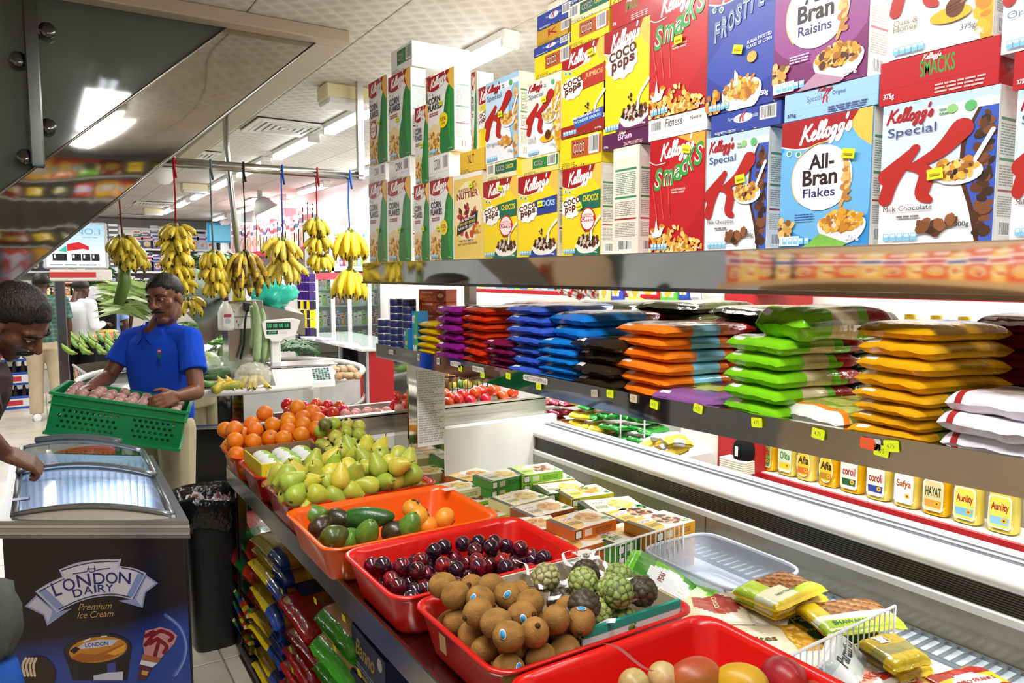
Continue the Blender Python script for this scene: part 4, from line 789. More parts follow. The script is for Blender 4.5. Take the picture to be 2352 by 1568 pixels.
# ---- translucent tub
c1 = onZ(1530, 1285, FZ + .12); tb = thing('plastic_tub', 'clear frosted plastic tub beside the pea bag in the freezer', 'tub', (onZ(1650, 1370, FZ).x, onZ(1650, 1370, FZ).y, FZ))
FROST = mat('frosted_plastic', .25, trans=.0, alpha=.55)
m = MB(); hx, hy = .17, .22
def tubf(u, v): a = 2 * pi * u; k = .86 + .14 * v; sq = lambda c: (abs(c) ** .35) * (1 if c > 0 else -1); return (hx * k * sq(cos(a)), hy * k * sq(sin(a)), .002 + .13 * v)
m.grid(tubf, 32, 4, 'cdd8ea'); m.face([tubf(i / 32, 0) for i in range(32)], 'cdd8ea'); m.build('tub_wall', FROST, tb); MB().tube([tubf(i / 32, 1) for i in range(33)], .006, 'dfe6f0', 6).build('rim', FROST, tb)
P = Print(.2, .1); P.stroke([(.05, .5), (.15, .8), (.2, .3), (.3, .7), (.4, .3), (.5, .7), (.6, .3), (.7, .6), (.9, .4)], .03, '23306a'); P.rect(.1, .85, .2, 1, '23306a'); P.put(MB(), lambda u, v, e: (-.06 + u * .16, -.04 + v * .1, .004 + e)).build('pen_scrawl', PAPER, tb)
# ---- frozen bags
def bcol(c1, c2, c3, dark=None): return lambda u, v, t: c1 if v < .1 or v > .9 or not t else c2 if ((u - .5) / .34) ** 2 + ((v - .42) / .3) ** 2 < 1 else c3 if v > .66 or (u > .7 and v < .3) else c1
def ptxt(*rows): return lambda P: [P.text(t, u, v, u + w, None, c, .02, .1) for t, u, v, w, c in rows]
GB = 'frozen bags loose in the freezer'
def fbag(px, py, z, w, l, h, cf, rot, lab, pr=None, seed=1, n=1):
    p = onZ(px, py, z + h); r = pouch(w, l, h, cf, seed, 28, 28, .08, 'bag', pr)
    for k in range(n): stamp([('bag', r[0]), ('label_print', r[1])] if pr else [('bag', r)], 'frozen_bag', lab + (f', {ORD[k]} down' if n > 1 else ''), 'frozen bag', (p.x + .006 * k, p.y - .004 * k, z - (h * .98) * k), (rot[0], rot[1], rot[2] + .04 * k), GB)
BR = ['8a5a2a', '6a3f1c', 'a8763a']
fbag(1512, 1318, FZ + .11, .17, .25, .045, bcol('6cc02a', 'e6eef0', '3a8a1e'), (.5, -.2, .55), 'bright green pea bag leaning over the clear tub', ptxt(('PEAS', .3, .2, .4, 'f4f8e8'), ('PEAS', .35, .5, .3, '8a1a1a')), 2)
fbag(1470, 1342, FZ + .07, .2, .2, .05, bcol('2a9a3a', '5a9a3a', '1f7a2a'), (.1, .1, .4), 'dark green vegetable bag under the pea bag', None, 3)
fbag(1572, 1362, FZ + .06, .2, .18, .045, bcol('8ad04a', 'd8ecc0', '6ab83a'), (0, -.1, .3), 'lime green vegetable bag between pea bag and potato bags', ptxt(('MIXED VEG', .2, .5, .6, 'f4f8e8')), 4)
fbag(1630, 1383, FZ + .075, .2, .24, .03, bcol('efe6d0', 'a8382a', 'e8d8a8'), (0, 0, .9), 'cream potato bag with a red oval, on top', ptxt(('POTATO', .3, .4, .4, 'f4e6c0')), 5)
fbag(1640, 1405, FZ + .04, .2, .24, .03, bcol('f0d02a', 'a8382a', 'efe6d0'), (0, 0, .75), 'cream potato bag with a red oval and yellow seal, underneath', None, 6)
fbag(1745, 1388, FZ + .05, .2, .22, .04, lambda u, v, t: 'f2f0e8' if not t or v < .5 or u < .3 else ('3a8a2e', 'e8b82a', 'd8541e', 'f2f0e8')[int(abs(noise.noise(V((u * 30, v * 30, 0))) * 9)) % 4], (0, 0, .5), 'white mixed vegetable bag with colourful dice', ptxt(('VEGETABLE', .15, .3, .6, 'a81a1a')), 7)
for k in range(3): fbag(1790 + 3 * k, 1340 + 19 * k, FZ + .14 - .04 * k, .25, .17, .035, (lambda u, v, t: 'e8c820' if not t or v < .12 else 'e8ecc8' if u < .5 and v < .5 else BR[int(u * 17 + v * 9) % 3] if u > .35 and v > .3 else 'b8d83a'), (0, 0, .05 - .06 * k), f'yellow grilled chicken bag with clear window, {ORD[k]} down in its pile', ptxt(('SHISH TAWOOK', .2, .24, .4, '2a7a3a')) if k == 0 else None, 8 + k)
fbag(1725, 1465, FZ + .06, .24, .2, .03, bcol('e2d8b8', 'e8e0c4', 'd8ccb0'), (0, 0, -.5), 'beige french fries bag beside the mango bin', ptxt(('les frites', .2, .4, .6, '6a5a3a'), ('1kg', .3, .2, .2, '8a7a5a')), 12)
fbag(1835, 1470, FZ + .05, .18, .26, .035, lambda u, v, t: 'f0ead0' if v < .3 else ('d8a838', 'c08a28', 'e6c468')[int(abs(noise.noise(V((u * 25, v * 12, 3))) * 9)) % 3], (0, 0, -.4), 'golden crinkle chips bag next to the beige fries bag', None, 13)
fbag(1890, 1425, FZ + .055, .26, .22, .03, bcol('2a6a2a', '3a7a2e', '1f5a22'), (0, 0, -.35), 'dark green flat bread bag', ptxt(('Paratha', .15, .55, .6, 'f0f4e0'), ('PARATHA', .2, .3, .3, 'e8d83a')), 14)
fbag(1950, 1400, FZ + .1, .26, .17, .035, (lambda u, v, t: 'e8cc20' if not t else 'b8d83a' if v < .3 else 'f0f0e4' if v < .42 else BR[int(u * 15 + v * 11) % 3] if u > .25 else 'e8cc20'), (.05, 0, -.35), 'yellow and green meat bag leaning on the wire divider', ptxt(('SHAWARMA', .15, .15, .5, '2a7a3a')), 15)
fbag(1925, 1490, FZ + .07, .2, .12, .06, bcol('e6e6e6', 'd0d8d0', 'c0c8c8'), (.6, 0, .45), 'white flat bread roll behind the second wire divider', ptxt(('Paratha', .15, .5, .7, '3a3a3a')), 16)
fbag(1955, 1540, FZ + .06, .2, .15, .035, bcol('f0eee8', 'd8a898', 'c83a2a'), (0, 0, -.15), 'white sausage pack with red logo in front of the wire', ptxt(('HOT DOG', .2, .65, .4, 'c8201a'), ('FRANKS', .25, .2, .5, 'd8502a')), 17)
for k in range(3): fbag(2050 + 8 * k, 1478 + 26 * k, FZ + .11 - .042 * k, .13, .13, .04, (lambda u, v, t: 'e8c81e' if v < .3 else '5a3a1c' if not t else 'a8a050' if v < .55 else 'd8b81e'), (.1, 0, -.2 + .1 * k), f'yellow and brown meat pack with barcode, {ORD[k]} down in its pile', (lambda P: barcode(P, .25, .6, .55, .85)) if k == 0 else None, 18 + k)
fbag(2070, 1568, FZ + .05, .17, .12, .03, bcol('d8b02a', 'b8281c', '8a1a14'), (0, 0, -.1), 'red and yellow franks pack below the yellow pile', ptxt(('FRANKS', .2, .4, .6, 'f2e8c0')), 21)
fbag(2235, 1560, FZ + .05, .2, .14, .035, bcol('e8c020', 'f0ece0', '9a2a1c'), (0, 0, -.25), 'yellow and white sausage pack in the corner by the grille', ptxt(('JUMBO FRANKS', .15, .4, .7, '9a1a14')), 22)
# ================= fruit table, plastic bins, fruit =================
TZ = .84; RIM = .95
tb = thing('fruit_table', 'long low steel display table under the plastic fruit bins', 'table', (.9, 2, 0)); t0 = (.9, 2, 0)
MB(t0).box((.66, .5, TZ - .02), (1.045, 3.33, TZ - .002), 'a8a69e').build('table_top', STEEL, tb)
MB(t0).box((.645, .5, TZ - .06), (.66, 3.33, TZ + .012), 'b4b2ac', .003).build('edge_rail', STEEL, tb)
MB(t0).box((.66, 1.5, .04), (1.03, 3.28, .06), '4a4844').build('lower_shelf', PAINT, tb)
for x in (.675, .995):
    for y in (.55, 1.42, 3.28): MB(t0).box((x, y, 0), (x + .04, y + .04, TZ - .02), '8f8d88', .004).build('leg', STEEL, tb)
MB(t0).box((.655, 1.36, TZ - .13), (1.04, 1.46, TZ - .06), '5a2320', .004).build('brown_panel', PAINT, tb)
BINM = mat('bin_plastic', .28, bump=.02, bscale=120, coat=.25, var=.05, vscale=9, sss=.03)
def sbox(hx, hy, r, n=6):  # rounded rectangle
    P = []
    for sx, sy, a in ((1, 1, 0), (-1, 1, 90), (-1, -1, 180), (1, -1, 270)):
        for k in range(n + 1): t = R(a + 90 * k / n); P.append((sx * (hx - r) + r * cos(t), sy * (hy - r) + r * sin(t)))
    return P
def binbox(xa, xb, ya, yb, c, lab, tilt=0):
    cx, cy = (xa + xb) / 2, (ya + yb) / 2; hx, hy = (xb - xa) / 2, (yb - ya) / 2; h = RIM - TZ
    t = thing('plastic_bin', lab, 'bin', (cx, cy, TZ), 0, 'plastic fruit bins'); m = MB()
    L = [(.86, .001), (.885, .012), (.955, h - .02), (.965, h - .008), (1.0, h - .004), (1.0, h + .0), (.985, h + .003), (.945, h - .002), (.93, h - .014), (.862, .018), (.84, .006)]
    n = len(sbox(1, 1, .1)); P = []; F = []
    for k, z in L: P += [(x, y, z) for x, y in sbox(hx * k, hy * (1 - (1 - k) * hx / hy), .05)]
    for a in range(len(L) - 1): F += [(a*n+j, a*n+(j+1)%n, (a+1)*n+(j+1)%n, (a+1)*n+j) for j in range(n)]
    F.append(tuple((len(L)-1)*n + j for j in range(n))); F.append(tuple(range(n))[::-1]); m.add(P, F, c); m.build('tray', BINM, t)
    return t
RED, ORG = 'd3140f', 'f0600c'
binbox(.665, 1.185, .69, 1.085, RED, 'red plastic bin holding the mangoes, closest to the checkout end')
kb = binbox(.665, 1.185, 1.095, 1.475, 'c8140f', 'red plastic bin holding kiwis and custard apples')
pb_ = binbox(.635, 1.185, 1.485, 1.85, 'd8160f', 'red plastic bin holding the plums')
ob = binbox(.6, 1.155, 1.86, 2.27, ORG, 'orange plastic bin holding avocados and persimmons')
binbox(.625, 1.155, 2.285, 2.665, 'b8120f', 'red plastic bin heaped with pears')
binbox(.62, 1.155, 2.675, 3.005, 'b5120f', 'red plastic bin under the yellow carton and guavas')
binbox(.615, 1.155, 3.015, 3.335, 'f0560e', 'orange-red plastic bin heaped with oranges')
# price stickers of tape on the rims
for (x, y, z, par, rz) in ((1.165, 1.52, RIM + .004, pb_, 0), (1.14, 2.22, RIM + .004, ob, 0), (.672, 1.33, RIM - .03, kb, 1)):
    m = MB(par.location)
    if rz: m.face([(x - .004, y - .03, z - .02), (x - .004, y + .0, z - .02), (x - .007, y + .0, z + .02), (x - .007, y - .03, z + .02)], 'c8a070')
    else: m.box((x - .022, y - .045, z - .001), (x + .028, y - .015, z + .0005), 'd8cfc0')
    m.build('tape_label', PAPER, par)
def relax(pts, r, it=40, lo=None, k=2.0):
    P = [V(p) for p in pts]; rr = r if isinstance(r, list) else [r] * len(P)
    for _ in range(80):
        for i in range(len(P)):
            for j in range(i):
                d = P[i] - P[j]; L = d.length; mn = (rr[i] + rr[j]) * k / 2
                if L < mn and L > 1e-6: s = d * ((mn - L) / L * .5); P[i] += s; P[j] -= s
        if lo:
            for p in P: p.x = min(max(p.x, lo[0]), lo[1]); p.y = min(max(p.y, lo[2]), lo[3]); p.z = min(max(p.z, lo[4]), lo[5] if len(lo) > 5 else 9)
    return P
rf = random.Random(11)
def rrot(): return (rf.uniform(-3, 3), rf.uniform(-3, 3), rf.uniform(-3, 3))
def heap(name, cat, meshes, pts, group, desc, rows, rowref, rots=None, scales=None, mi=None):
    """pts world; labelled row by row from the camera side, each row counted from the aisle"""
    idx = sorted(range(len(pts)), key=lambda i: pts[i].y + pts[i].x * .15); per = math.ceil(len(idx) / rows); out = {}
    for rI in range(rows):
        row = sorted(idx[rI * per:(rI + 1) * per], key=lambda i: pts[i].x)
        for k, i in enumerate(row):
            d = desc(i) if callable(desc) else desc
            lab = f'{d}, {ORD[k]} from the aisle, {ORD[rI]} row from {rowref}'
            out[i] = stamp(meshes[(mi[i] if mi else i) % len(meshes)], name, lab, cat, pts[i], rots[i] if rots else rrot(), group, scales[i] if scales else 1)
    return out
def z4(x, y): return x / 2.673 + 760, y / 2.673 + 1180
def z3(x, y): return x / 3.51 + 460, y / 3.51 + 900
# ---- plums
def plumc(base, dark, sd):
    def f(u): n = noise.noise(V((u.x * 1.5 + sd, u.y * 1.5, u.z * 1.5))); return mix(base, dark, min(1, max(0, .5 + n * 1.3)))
    return f
def plum_df(u): a = atan2(u.y, u.x); return 1 - .10 * max(0, u.z - .8) / .2 - .035 * max(0, 1 - abs(a) * 5)
PLM = mat('plum_skin', .16, var=.12, vscale=30, rnd=.2, hue=.012, spec=.6, coat=.35)
PL = []
for a, b, sd in (('7d1424', '2a0a1c', 1), ('6a1220', '1d0a18', 4), ('a51c2a', '4a1020', 7), ('35122a', '140a14', 9), ('46182e', '1a0c1c', 12)):
    m = MB(); m.ell((0, 0, 0), (.0228, .0228, .0222), plumc(a, b, sd), 18, 12, None, plum_df); me = m.mesh('plum', PLM); weldmesh(me); PL.append([('plum', me)])
pp = [(160,345,1),(265,305,0),(250,345,0),(245,410,1),(265,470,0),(325,340,1),(350,465,1),(360,395,1),(405,335,0),(440,545,1),(450,370,1),(470,440,0),(435,490,0),(510,495,0),(490,310,0),(555,290,1),(545,390,1),(555,485,0),(630,245,1),(650,300,0),(625,410,0),(660,450,0),(690,335,1),(700,215,1),(720,410,0),(750,330,0),(765,445,1),(760,280,0),(800,355,1),(805,195,1),(870,355,1),(880,245,1),(895,290,1),(905,175,1),(985,235,1),(970,330,0),(1005,175,1),(1050,290,1),(1080,340,1),(1075,220,0),(1155,250,1),(1165,340,0),(1230,270,0),(1310,280,1),(1235,330,0),(1110,380,0),(1320,325,0),(1200,350,0),(860,420,0),(560,330,0),(700,470,0),(330,300,0),(840,300,0),(1010,300,0)]
P_ = [onZ(*z4(x, y), .925 if t else .895) for x, y, t in pp]
for i in range(9):
    for j in range(4): P_.append(V((.72 + .05 * i, 1.54 + .065 * j, .875)))
P_ = relax(P_, .0228, 50, (.695, 1.12, 1.53, 1.8, .87))
heap('plum', 'plum', PL, P_, 'plums in the red bin', lambda i: ('crimson plum', 'red-black plum', 'bright red plum', 'blue-black plum', 'purple plum')[i % 5], 6, 'the kiwi bin')
# ---- kiwis with stickers
KIW = mat('kiwi_skin', .75, var=.22, vscale=30, rnd=.12, bump=.25, bscale=260, spec=.2)
m = MB(); m.ell((0, 0, 0), (.0285, .0285, .033), lambda u: mix('a97d40', '85602e', .5 + .5 * noise.noise(u * 2)), 18, 14, None, lambda u: 1 - .04 * abs(u.z) ** 6); k1 = m.mesh('kiwi', KIW); weldmesh(k1)
m = MB(); m.lathe([(.006, .031), (.005, .0345), (.0025, .036), (0, .0365)], '4a3218', 8); k2 = m.mesh('stem_end', KIW)
kk = [(980,425),(865,455),(1010,520),(625,545),(705,630),(1145,490),(865,605),(850,525),(1155,620),(1005,700),(610,700),(715,810),(845,765),(910,840),(1120,855),(1230,775),(1350,800),(1375,690),(1445,600),(1535,860),(1025,975),(1270,950),(890,975),(800,920),(1415,985),(1405,910),(1265,690),(1150,1030)]
low = {1, 5, 7, 10, 15, 17, 18, 22, 23, 24, 25, 26, 27}
P_ = [onZ(*z4(x, y), (.95 if i in low else .985) + max(0, (850 - y)) * .00006) for i, (x, y) in enumerate(kk)]
P_ = relax(P_, .031, 30, (.715, 1.2, 1.135, 1.45, .935, 1.0), 1.9)
for i in range(4):
    for j in range(5): P_.append(V((.735 + .058 * i, 1.15 + .066 * j, .905)))
krot = [(rf.uniform(.6, 2.2), 0, rf.uniform(-2.5, 2.5)) for _ in P_]
kd = heap('kiwi', 'kiwi', [[('kiwi', k1), ('stem_end', k2)]], P_, 'kiwis in the red bin', 'brown fuzzy kiwi', 6, 'the mango bin', krot)
for i, sx, sy in ((2,.0,.1),(3,-.95,-.1),(6,-.5,.1),(5,.75,-.4),(9,.1,-.2),(9,-.93,-.05),(13,-.35,.1),(14,-.75,.35),(19,.0,.75),(16,.9,.55),(22,.6,.1)):
    o = kd[i]; Rm = o.rotation_euler.to_matrix(); vw = (EYE - o.location).normalized(); rt = V((vw.y, -vw.x, 0)).normalized() * -1; up = vw.cross(rt) * -1
    if up.z < 0: up = -up
    rt = _Rt; nn = (rt * sx + up * sy + vw * sqrt(max(0, 1 - min(.99, sx * sx + sy * sy)))).normalized(); ln = Rm.transposed() @ nn
    rad = 1 / sqrt((ln.x / .0288) ** 2 + (ln.y / .0288) ** 2 + (ln.z / .0333) ** 2); q = ln.to_track_quat('Z', 'Y').to_matrix().to_4x4()
    m = MB(); Mx = Matrix.Translation(ln * (rad + .0004)) @ q
    m.lathe([(.0, .0006), (.0062, .0002), (.0062, .0001)], 'e8f0f4', 14, Mx @ Matrix.Scale(1.55, 4, V((1, 0, 0)))); m.lathe([(.0, .0009), (.0052, .0005), (.0052, .0004)], '2f96d0', 14, Mx @ Matrix.Scale(1.55, 4, V((1, 0, 0)))); m.build('sticker', PAPER, o)
# ---- custard apples in a carton
cb = thing('cardboard_tray', 'white and teal cardboard tray of custard apples inside the red kiwi bin', 'tray', (1.01, 1.285, .865)); o = cb.location
xa, xb, ya, yb, zt = .885, 1.155, 1.125, 1.445, .968
for nm, a, b, c in (('front_wall', (xa, ya, .865), (xb, ya + .006, zt), 'e6ecec'), ('side_wall', (xb - .006, ya + .006, .865), (xb, yb, zt), 'b8a888'), ('rear_wall', (xa, yb - .006, .865), (xb - .006, yb, zt), 'cfc6b2'), ('tray_floor', (xa, ya + .006, .865), (xb - .006, yb - .006, .87), 'c8b896')): MB(o).box(a, b, c).build(nm, PAPER, cb)
MB(o).box((xa, ya - .0015, zt - .016), (xb, ya + .0065, zt + .001), '1f9a86').build('teal_edge', PAPER, cb)
def cherimoya(cA, cB, seed):
    rd = random.Random(seed); m = MB(); n = 46; D = []
    for i in range(n): z = 1 - 2 * (i + .5) / n; a = i * 2.39996; r_ = sqrt(1 - z * z); D.append(V((r_ * cos(a), r_ * sin(a), z)))
    def df(u): b = sorted((-(u.dot(d)) for d in D))[:2]; e = b[1] - b[0]; return .93 + .12 * min(1, e * 16) ** .6 + .03 * noise.noise(u * 4)
    def cf(u): b = sorted((-(u.dot(d)) for d in D))[:2]; e = b[1] - b[0]; k = .5 + .5 * noise.noise(u * 2.2 + V((seed, 0, 0))); return mix(cB, mix(cA, cB, max(0, k - .45) * 1.5), min(1, e * 22))
    m.ell((0, 0, 0), (.032, .032, .0335), cf, 54, 34, None, df); me = m.mesh('custard_apple', CHM); weldmesh(me); return [('custard_apple', me)]
CHM = mat('custard_skin', .5, var=.15, vscale=60, rnd=.1)
CH_ = [cherimoya('a9b866', '4a5226', 1), cherimoya('98ae58', '3a4420', 2), cherimoya('4a4028', '1c1710', 3), cherimoya('b0ac74', '4a3f22', 4)]
cc = [(1330,405,3),(1565,365,2),(1560,455,0),(1760,405,1),(1780,515,0),(1805,650,1),(1595,665,2),(1675,720,0),(2010,600,2),(1580,585,1),(1660,525,1),(1950,725,1),(1420,530,2)]
P_ = [onZ(*z4(x, y), .985 if i not in (9, 10, 11, 12) else .95) for i, (x, y, t) in enumerate(cc)]; P_ = relax(P_, .032, 40, (.91, 1.125, 1.155, 1.42, .94), 2.05)
heap('custard_apple', 'custard apple', CH_, P_, 'custard apples in the cardboard tray', lambda i: ('pale green knobbly custard apple', 'green knobbly custard apple', 'blackish custard apple', 'straw-coloured custard apple')[cc[i][2]], 3, 'the mango bin', None, None, [c_[2] for c_ in cc])
m = MB(); rs = random.Random(5)
for k in range(64):
    x, y = rs.uniform(.9, 1.14), rs.uniform(1.14, 1.43); a = rs.uniform(0, 6.3); L = rs.uniform(.03, .07); z = rs.uniform(.96, .995); pts = [(x + cos(a) * L * t + .008 * sin(7 * t + k), y + sin(a) * L * t + .008 * cos(5 * t + k), z + .014 * sin(3.1 * t + k)) for t in (0, .25, .5, .75, 1)]
    w = V((-sin(a), cos(a), .4)) * .0055; m.add([V(p) - w for p in pts] + [V(p) + w for p in pts], [(i, i + 1, i + 6, i + 5) for i in range(4)], 'eeeef2')
tag(m.build('paper_shreds', PAPER), 'white shredded packing paper around the custard apples', 'packing paper', None, 'stuff')
a = onZ(1365, 1478, 1.0); b = onZ(1500, 1535, .99); m = MB(a); m.grid(lambda u, v: (a.x + (b.x - a.x) * u, a.y + (b.y - a.y) * u + .01 * (v - .5), a.z + .012 * sin(u * 5) - .006 * v), 14, 1, 'e9e6ec'); tag(m.build('ribbon', PAPER), 'white packing ribbon trailing over the rim between kiwi and mango bins', 'ribbon')
# ---- mangoes and round beige fruit
def fruitlathe(prof, cf, n=18, s=1, mt=FRUIT, name='fruit'):
    m = MB(); pr = spline(prof, 3); m.lathe([(max(0, r) * s, z * s) for r, z in pr], 'ffffff', n, None, cf); me = m.mesh(name, mt); return me
MANG = [(0, -.052), (.02, -.049), (.034, -.03), (.04, -.002), (.036, .026), (.022, .045), (.008, .051), (0, .0515)]
mg = [fruitlathe(MANG, (lambda a_, b_, c_: lambda v, u: mix(mix(a_, b_, .5 + .5 * sin(6.28 * u)), c_, max(0, v - .5) * 1.2))(*q), 18, 1, FRUIT, 'mango') for q in (('8a8a30', 'b0502a', 'c05a30'), ('d8b02a', 'c8901e', 'd0a83a'), ('b02a24', '8a1c20', 'c84a2a'))]
for (px, py, k, lab, rt_) in ((1599, 1557, 0, 'green and red mottled mango', (1.5, .3, 1.2)), (1704, 1572, 1, 'yellow mango with a dark scar', (1.4, .2, .4)), (1800, 1556, 2, 'large dark red mango', (1.3, .4, -.5)), (1640, 1620, 1, 'yellow mango low down beside the mottled one', (1.5, 0, 0)), (1880, 1610, 0, 'mottled mango low down beside the dark red one', (1.5, 0, 1))):
    p = onZ(px, py, .93 if py < 1600 else .9); q = stamp([('mango', mg[k])], 'mango', lab + ' in the red bin', 'mango', p, rt_, 'mangoes in the red bin', .95)
bg = MB().ell((0, 0, 0), (.029, .029, .03), lambda u: mix('c8b478', 'b09a5e', .5 + .5 * noise.noise(u * 3)), 16, 12, None, lambda u: 1 - .03 * max(0, u.z - .7)).mesh('sapodilla', FRUIT)
for (px, py, lab) in ((1456, 1572, 'beside the kiwi rim'), (1523, 1556, 'next to the mottled mango')): stamp([('sapodilla', bg)], 'sapodilla', 'round beige sapodilla ' + lab, 'fruit', onZ(px, py, .93), rrot(), 'beige fruit in the mango bin')
# ---- avocados, persimmons
AVO = [(0, -.042), (.016, -.04), (.031, -.026), (.035, -.004), (.029, .018), (.019, .034), (.009, .043), (0, .045)]
def avo(a_, b_, s=1, st=1): return fruitlathe([(r, z * st) for r, z in AVO], lambda v, u: mix(a_, b_, .5 + .6 * noise.noise(V((v * 5, u * 6, s * 3)))), 18, s, mat('avocado_skin', .3, var=.2, vscale=70, bump=.12, bscale=160, coat=.2), 'avocado')
av = [avo('4a3a22', '2a2014'), avo('5a6a28', '3a4a1c'), avo('2f6a24', '1f4a1c', 1.05, 1.9), avo('6a9a34', '4a7a28'), avo('3f3a1c', '2a2214', 1.05)]
stm = MB().lathe([(0, .043), (.0035, .044), (.003, .047), (0, .0475)], '5a4a2a', 7).mesh('stem_end', FRUIT)
for (x, y, k, z, rt_, lab) in ((870,1105,0,.925,(1.2,.3,2),'brown-black avocado closest to the aisle'),(1100,1030,4,.93,(1.3,0,.6),'dark brown avocado beside the long green one'),(1085,1165,1,.925,(1.5,.2,1.8),'olive green avocado at the plum side'),(920,990,3,.92,(1.4,0,1),'fresh green avocado at the pear side'),(1340,1020,2,.935,(1.45,0,.9),'very long dark green avocado'),(1350,1130,3,.925,(.5,.2,0),'green avocado with its pointed end up'),(1690,1075,3,.92,(.35,.3,0),'small green avocado beside the persimmons'),(1570,1125,0,.9,(1.2,0,1),'small dark avocado in the middle'),(1190,1190,3,.9,(1.3,0,2),'green avocado low down'),(950,1235,1,.895,(1.3,0,2.6),'olive avocado low at the rim')):
    stamp([('avocado', av[k]), ('stem_end', stm)] if k != 2 else [('avocado', av[k])], 'avocado', lab + ' in the orange bin', 'avocado', (lambda p: V((max(p.x, .68), max(p.y, 1.925), p.z)))(onZ(*z3(x, y), z)), rt_, 'avocados in the orange bin')
ps = MB().ell((0, 0, 0), (.034, .034, .031), lambda u: mix('f0961c', 'e8a83a', .5 + .5 * noise.noise(u * 2)), 18, 12, None, lambda u: 1 - .12 * max(0, abs(u.z) - .75)).mesh('persimmon', FRUIT)
m = MB()
for k in range(4): a = k * pi / 2; m.add([(0, 0, .031), (.012 * cos(a - .5), .012 * sin(a - .5), .0315), (.02 * cos(a), .02 * sin(a), .029), (.012 * cos(a + .5), .012 * sin(a + .5), .0315)], [(0, 1, 2, 3)], '3a3416')
cal = m.mesh('calyx', FRUIT)
for (x, y, z, rt_, lab) in ((1710,945,.925,(.2,.4,0),'orange persimmon against the pear bin'),(1765,1005,.93,(.3,1.2,0),'orange persimmon with its dark calyx towards the pillar'),(1970,1015,.92,(2.2,0,1),'orange persimmon at the freezer side'),(1830,1080,.9,(2.6,.3,0),'orange persimmon lying lowest')):
    stamp([('persimmon', ps), ('calyx', cal)], 'persimmon', lab, 'persimmon', onZ(*z3(x, y), z), rt_, 'persimmons in the orange bin')
# ---- pears
PEA = [(0, -.036), (.012, -.036), (.027, -.027), (.033, -.008), (.029, .012), (.02, .03), (.0135, .043), (.009, .05), (0, .0505)]
PEM = mat('pear_skin', .36, var=.1, vscale=120, rnd=.1, hue=.014, bump=.03, bscale=200)
pm = [fruitlathe(PEA, (lambda a_, b_, s_: lambda v, u: mix(a_, b_, .5 + .7 * noise.noise(V((v * 3 + s_, sin(6.28 * u), cos(6.28 * u))))))(*q), 16, 1, PEM, 'pear') for q in (('a8b83a', 'c8c84a', 1), ('9cb43e', 'b0bc44', 2), ('c8c43e', 'dccb4e', 3))]
st_ = MB().tube([(0, 0, .048), (.001, .001, .056), (.004, .002, .066)], [.0016, .0013, .002], '5a4424', 6).mesh('stem', FRUIT); cx_ = MB().lathe([(0, -.0365), (.006, -.037), (.004, -.0345), (0, -.034)], '4a3a20', 5).mesh('calyx', FRUIT)
pz = [(635,650),(740,620),(800,660),(890,625),(945,570),(1025,650),(880,700),(990,730),(1060,540),(1145,505),(1110,590),(1190,605),(1250,505),(1220,455),(1320,450),(1325,615),(1355,530),(1430,460),(1445,525),(1450,650),(1545,600),(1560,515),(1555,720),(1655,650),(1680,580),(1765,705),(1660,750),(1400,760),(1285,705),(1165,745),(1255,800),(1095,830),(845,790),(775,735),(710,745),(555,765),(610,805),(700,870),(820,890),(955,860),(755,825)]
P_ = [onZ(*z3(x, y), .965 + (890 - y) / 440 * .075) for x, y in pz]
for i in range(8):
    for j in range(5): P_.append(V((.69 + .06 * i, 2.34 + .066 * j, .905 + .006 * j)))
P_ = relax(P_, .031, 40, (.655, 1.13, 2.31, 2.65, .9), 1.92)
prot = [(rf.uniform(.2, 2.6), 0, rf.uniform(-3, 3)) for _ in P_]
heap('pear', 'pear', [[('pear', pm[k]), ('stem', st_), ('calyx', cx_)] for k in range(3)], P_, 'pears in the red bin', lambda i: ('green-yellow pear', 'green pear', 'yellow pear')[i % 3], 7, 'the avocado bin', prot)
# ---- oranges
ORM = mat('orange_skin', .38, bump=.15, bscale=420, rnd=.08, hue=.008, var=.06, vscale=20)
om = MB().ell((0, 0, 0), (.0365, .0365, .035), lambda u: mix('f08c12', 'e87c0c', .5 + .5 * noise.noise(u * 2)), 18, 12, None, lambda u: 1 - .05 * max(0, abs(u.z) - .85) / .15).mesh('orange', ORM); on_ = MB().lathe([(.003, .0335), (.0035, .035), (0, .0355)], '6a7a2a', 7).mesh('button', FRUIT)
oz = [(160,410),(205,490),(250,320),(295,435),(260,365),(350,330),(465,250),(460,335),(420,385),(540,330),(535,230),(615,280),(610,225),(710,290),(615,350),(725,240),(705,180),(830,210),(850,275),(875,185),(930,280),(905,225),(800,350),(1010,275),(675,205)]
P_ = [onZ(*z3(x, y), .955 + (490 - y) / 310 * .095) for x, y in oz]
for i in range(7):
    for j in range(4): P_.append(V((.68 + .072 * i, 3.07 + .075 * j, .9 + .01 * j)))
P_ = relax(P_, .0365, 40, (.645, 1.14, 3.04, 3.33, .895), 2.0)
heap('orange', 'orange', [[('orange', om), ('button', on_)]], P_, 'oranges in the orange-red bin', 'bright orange', 5, 'the yellow carton')
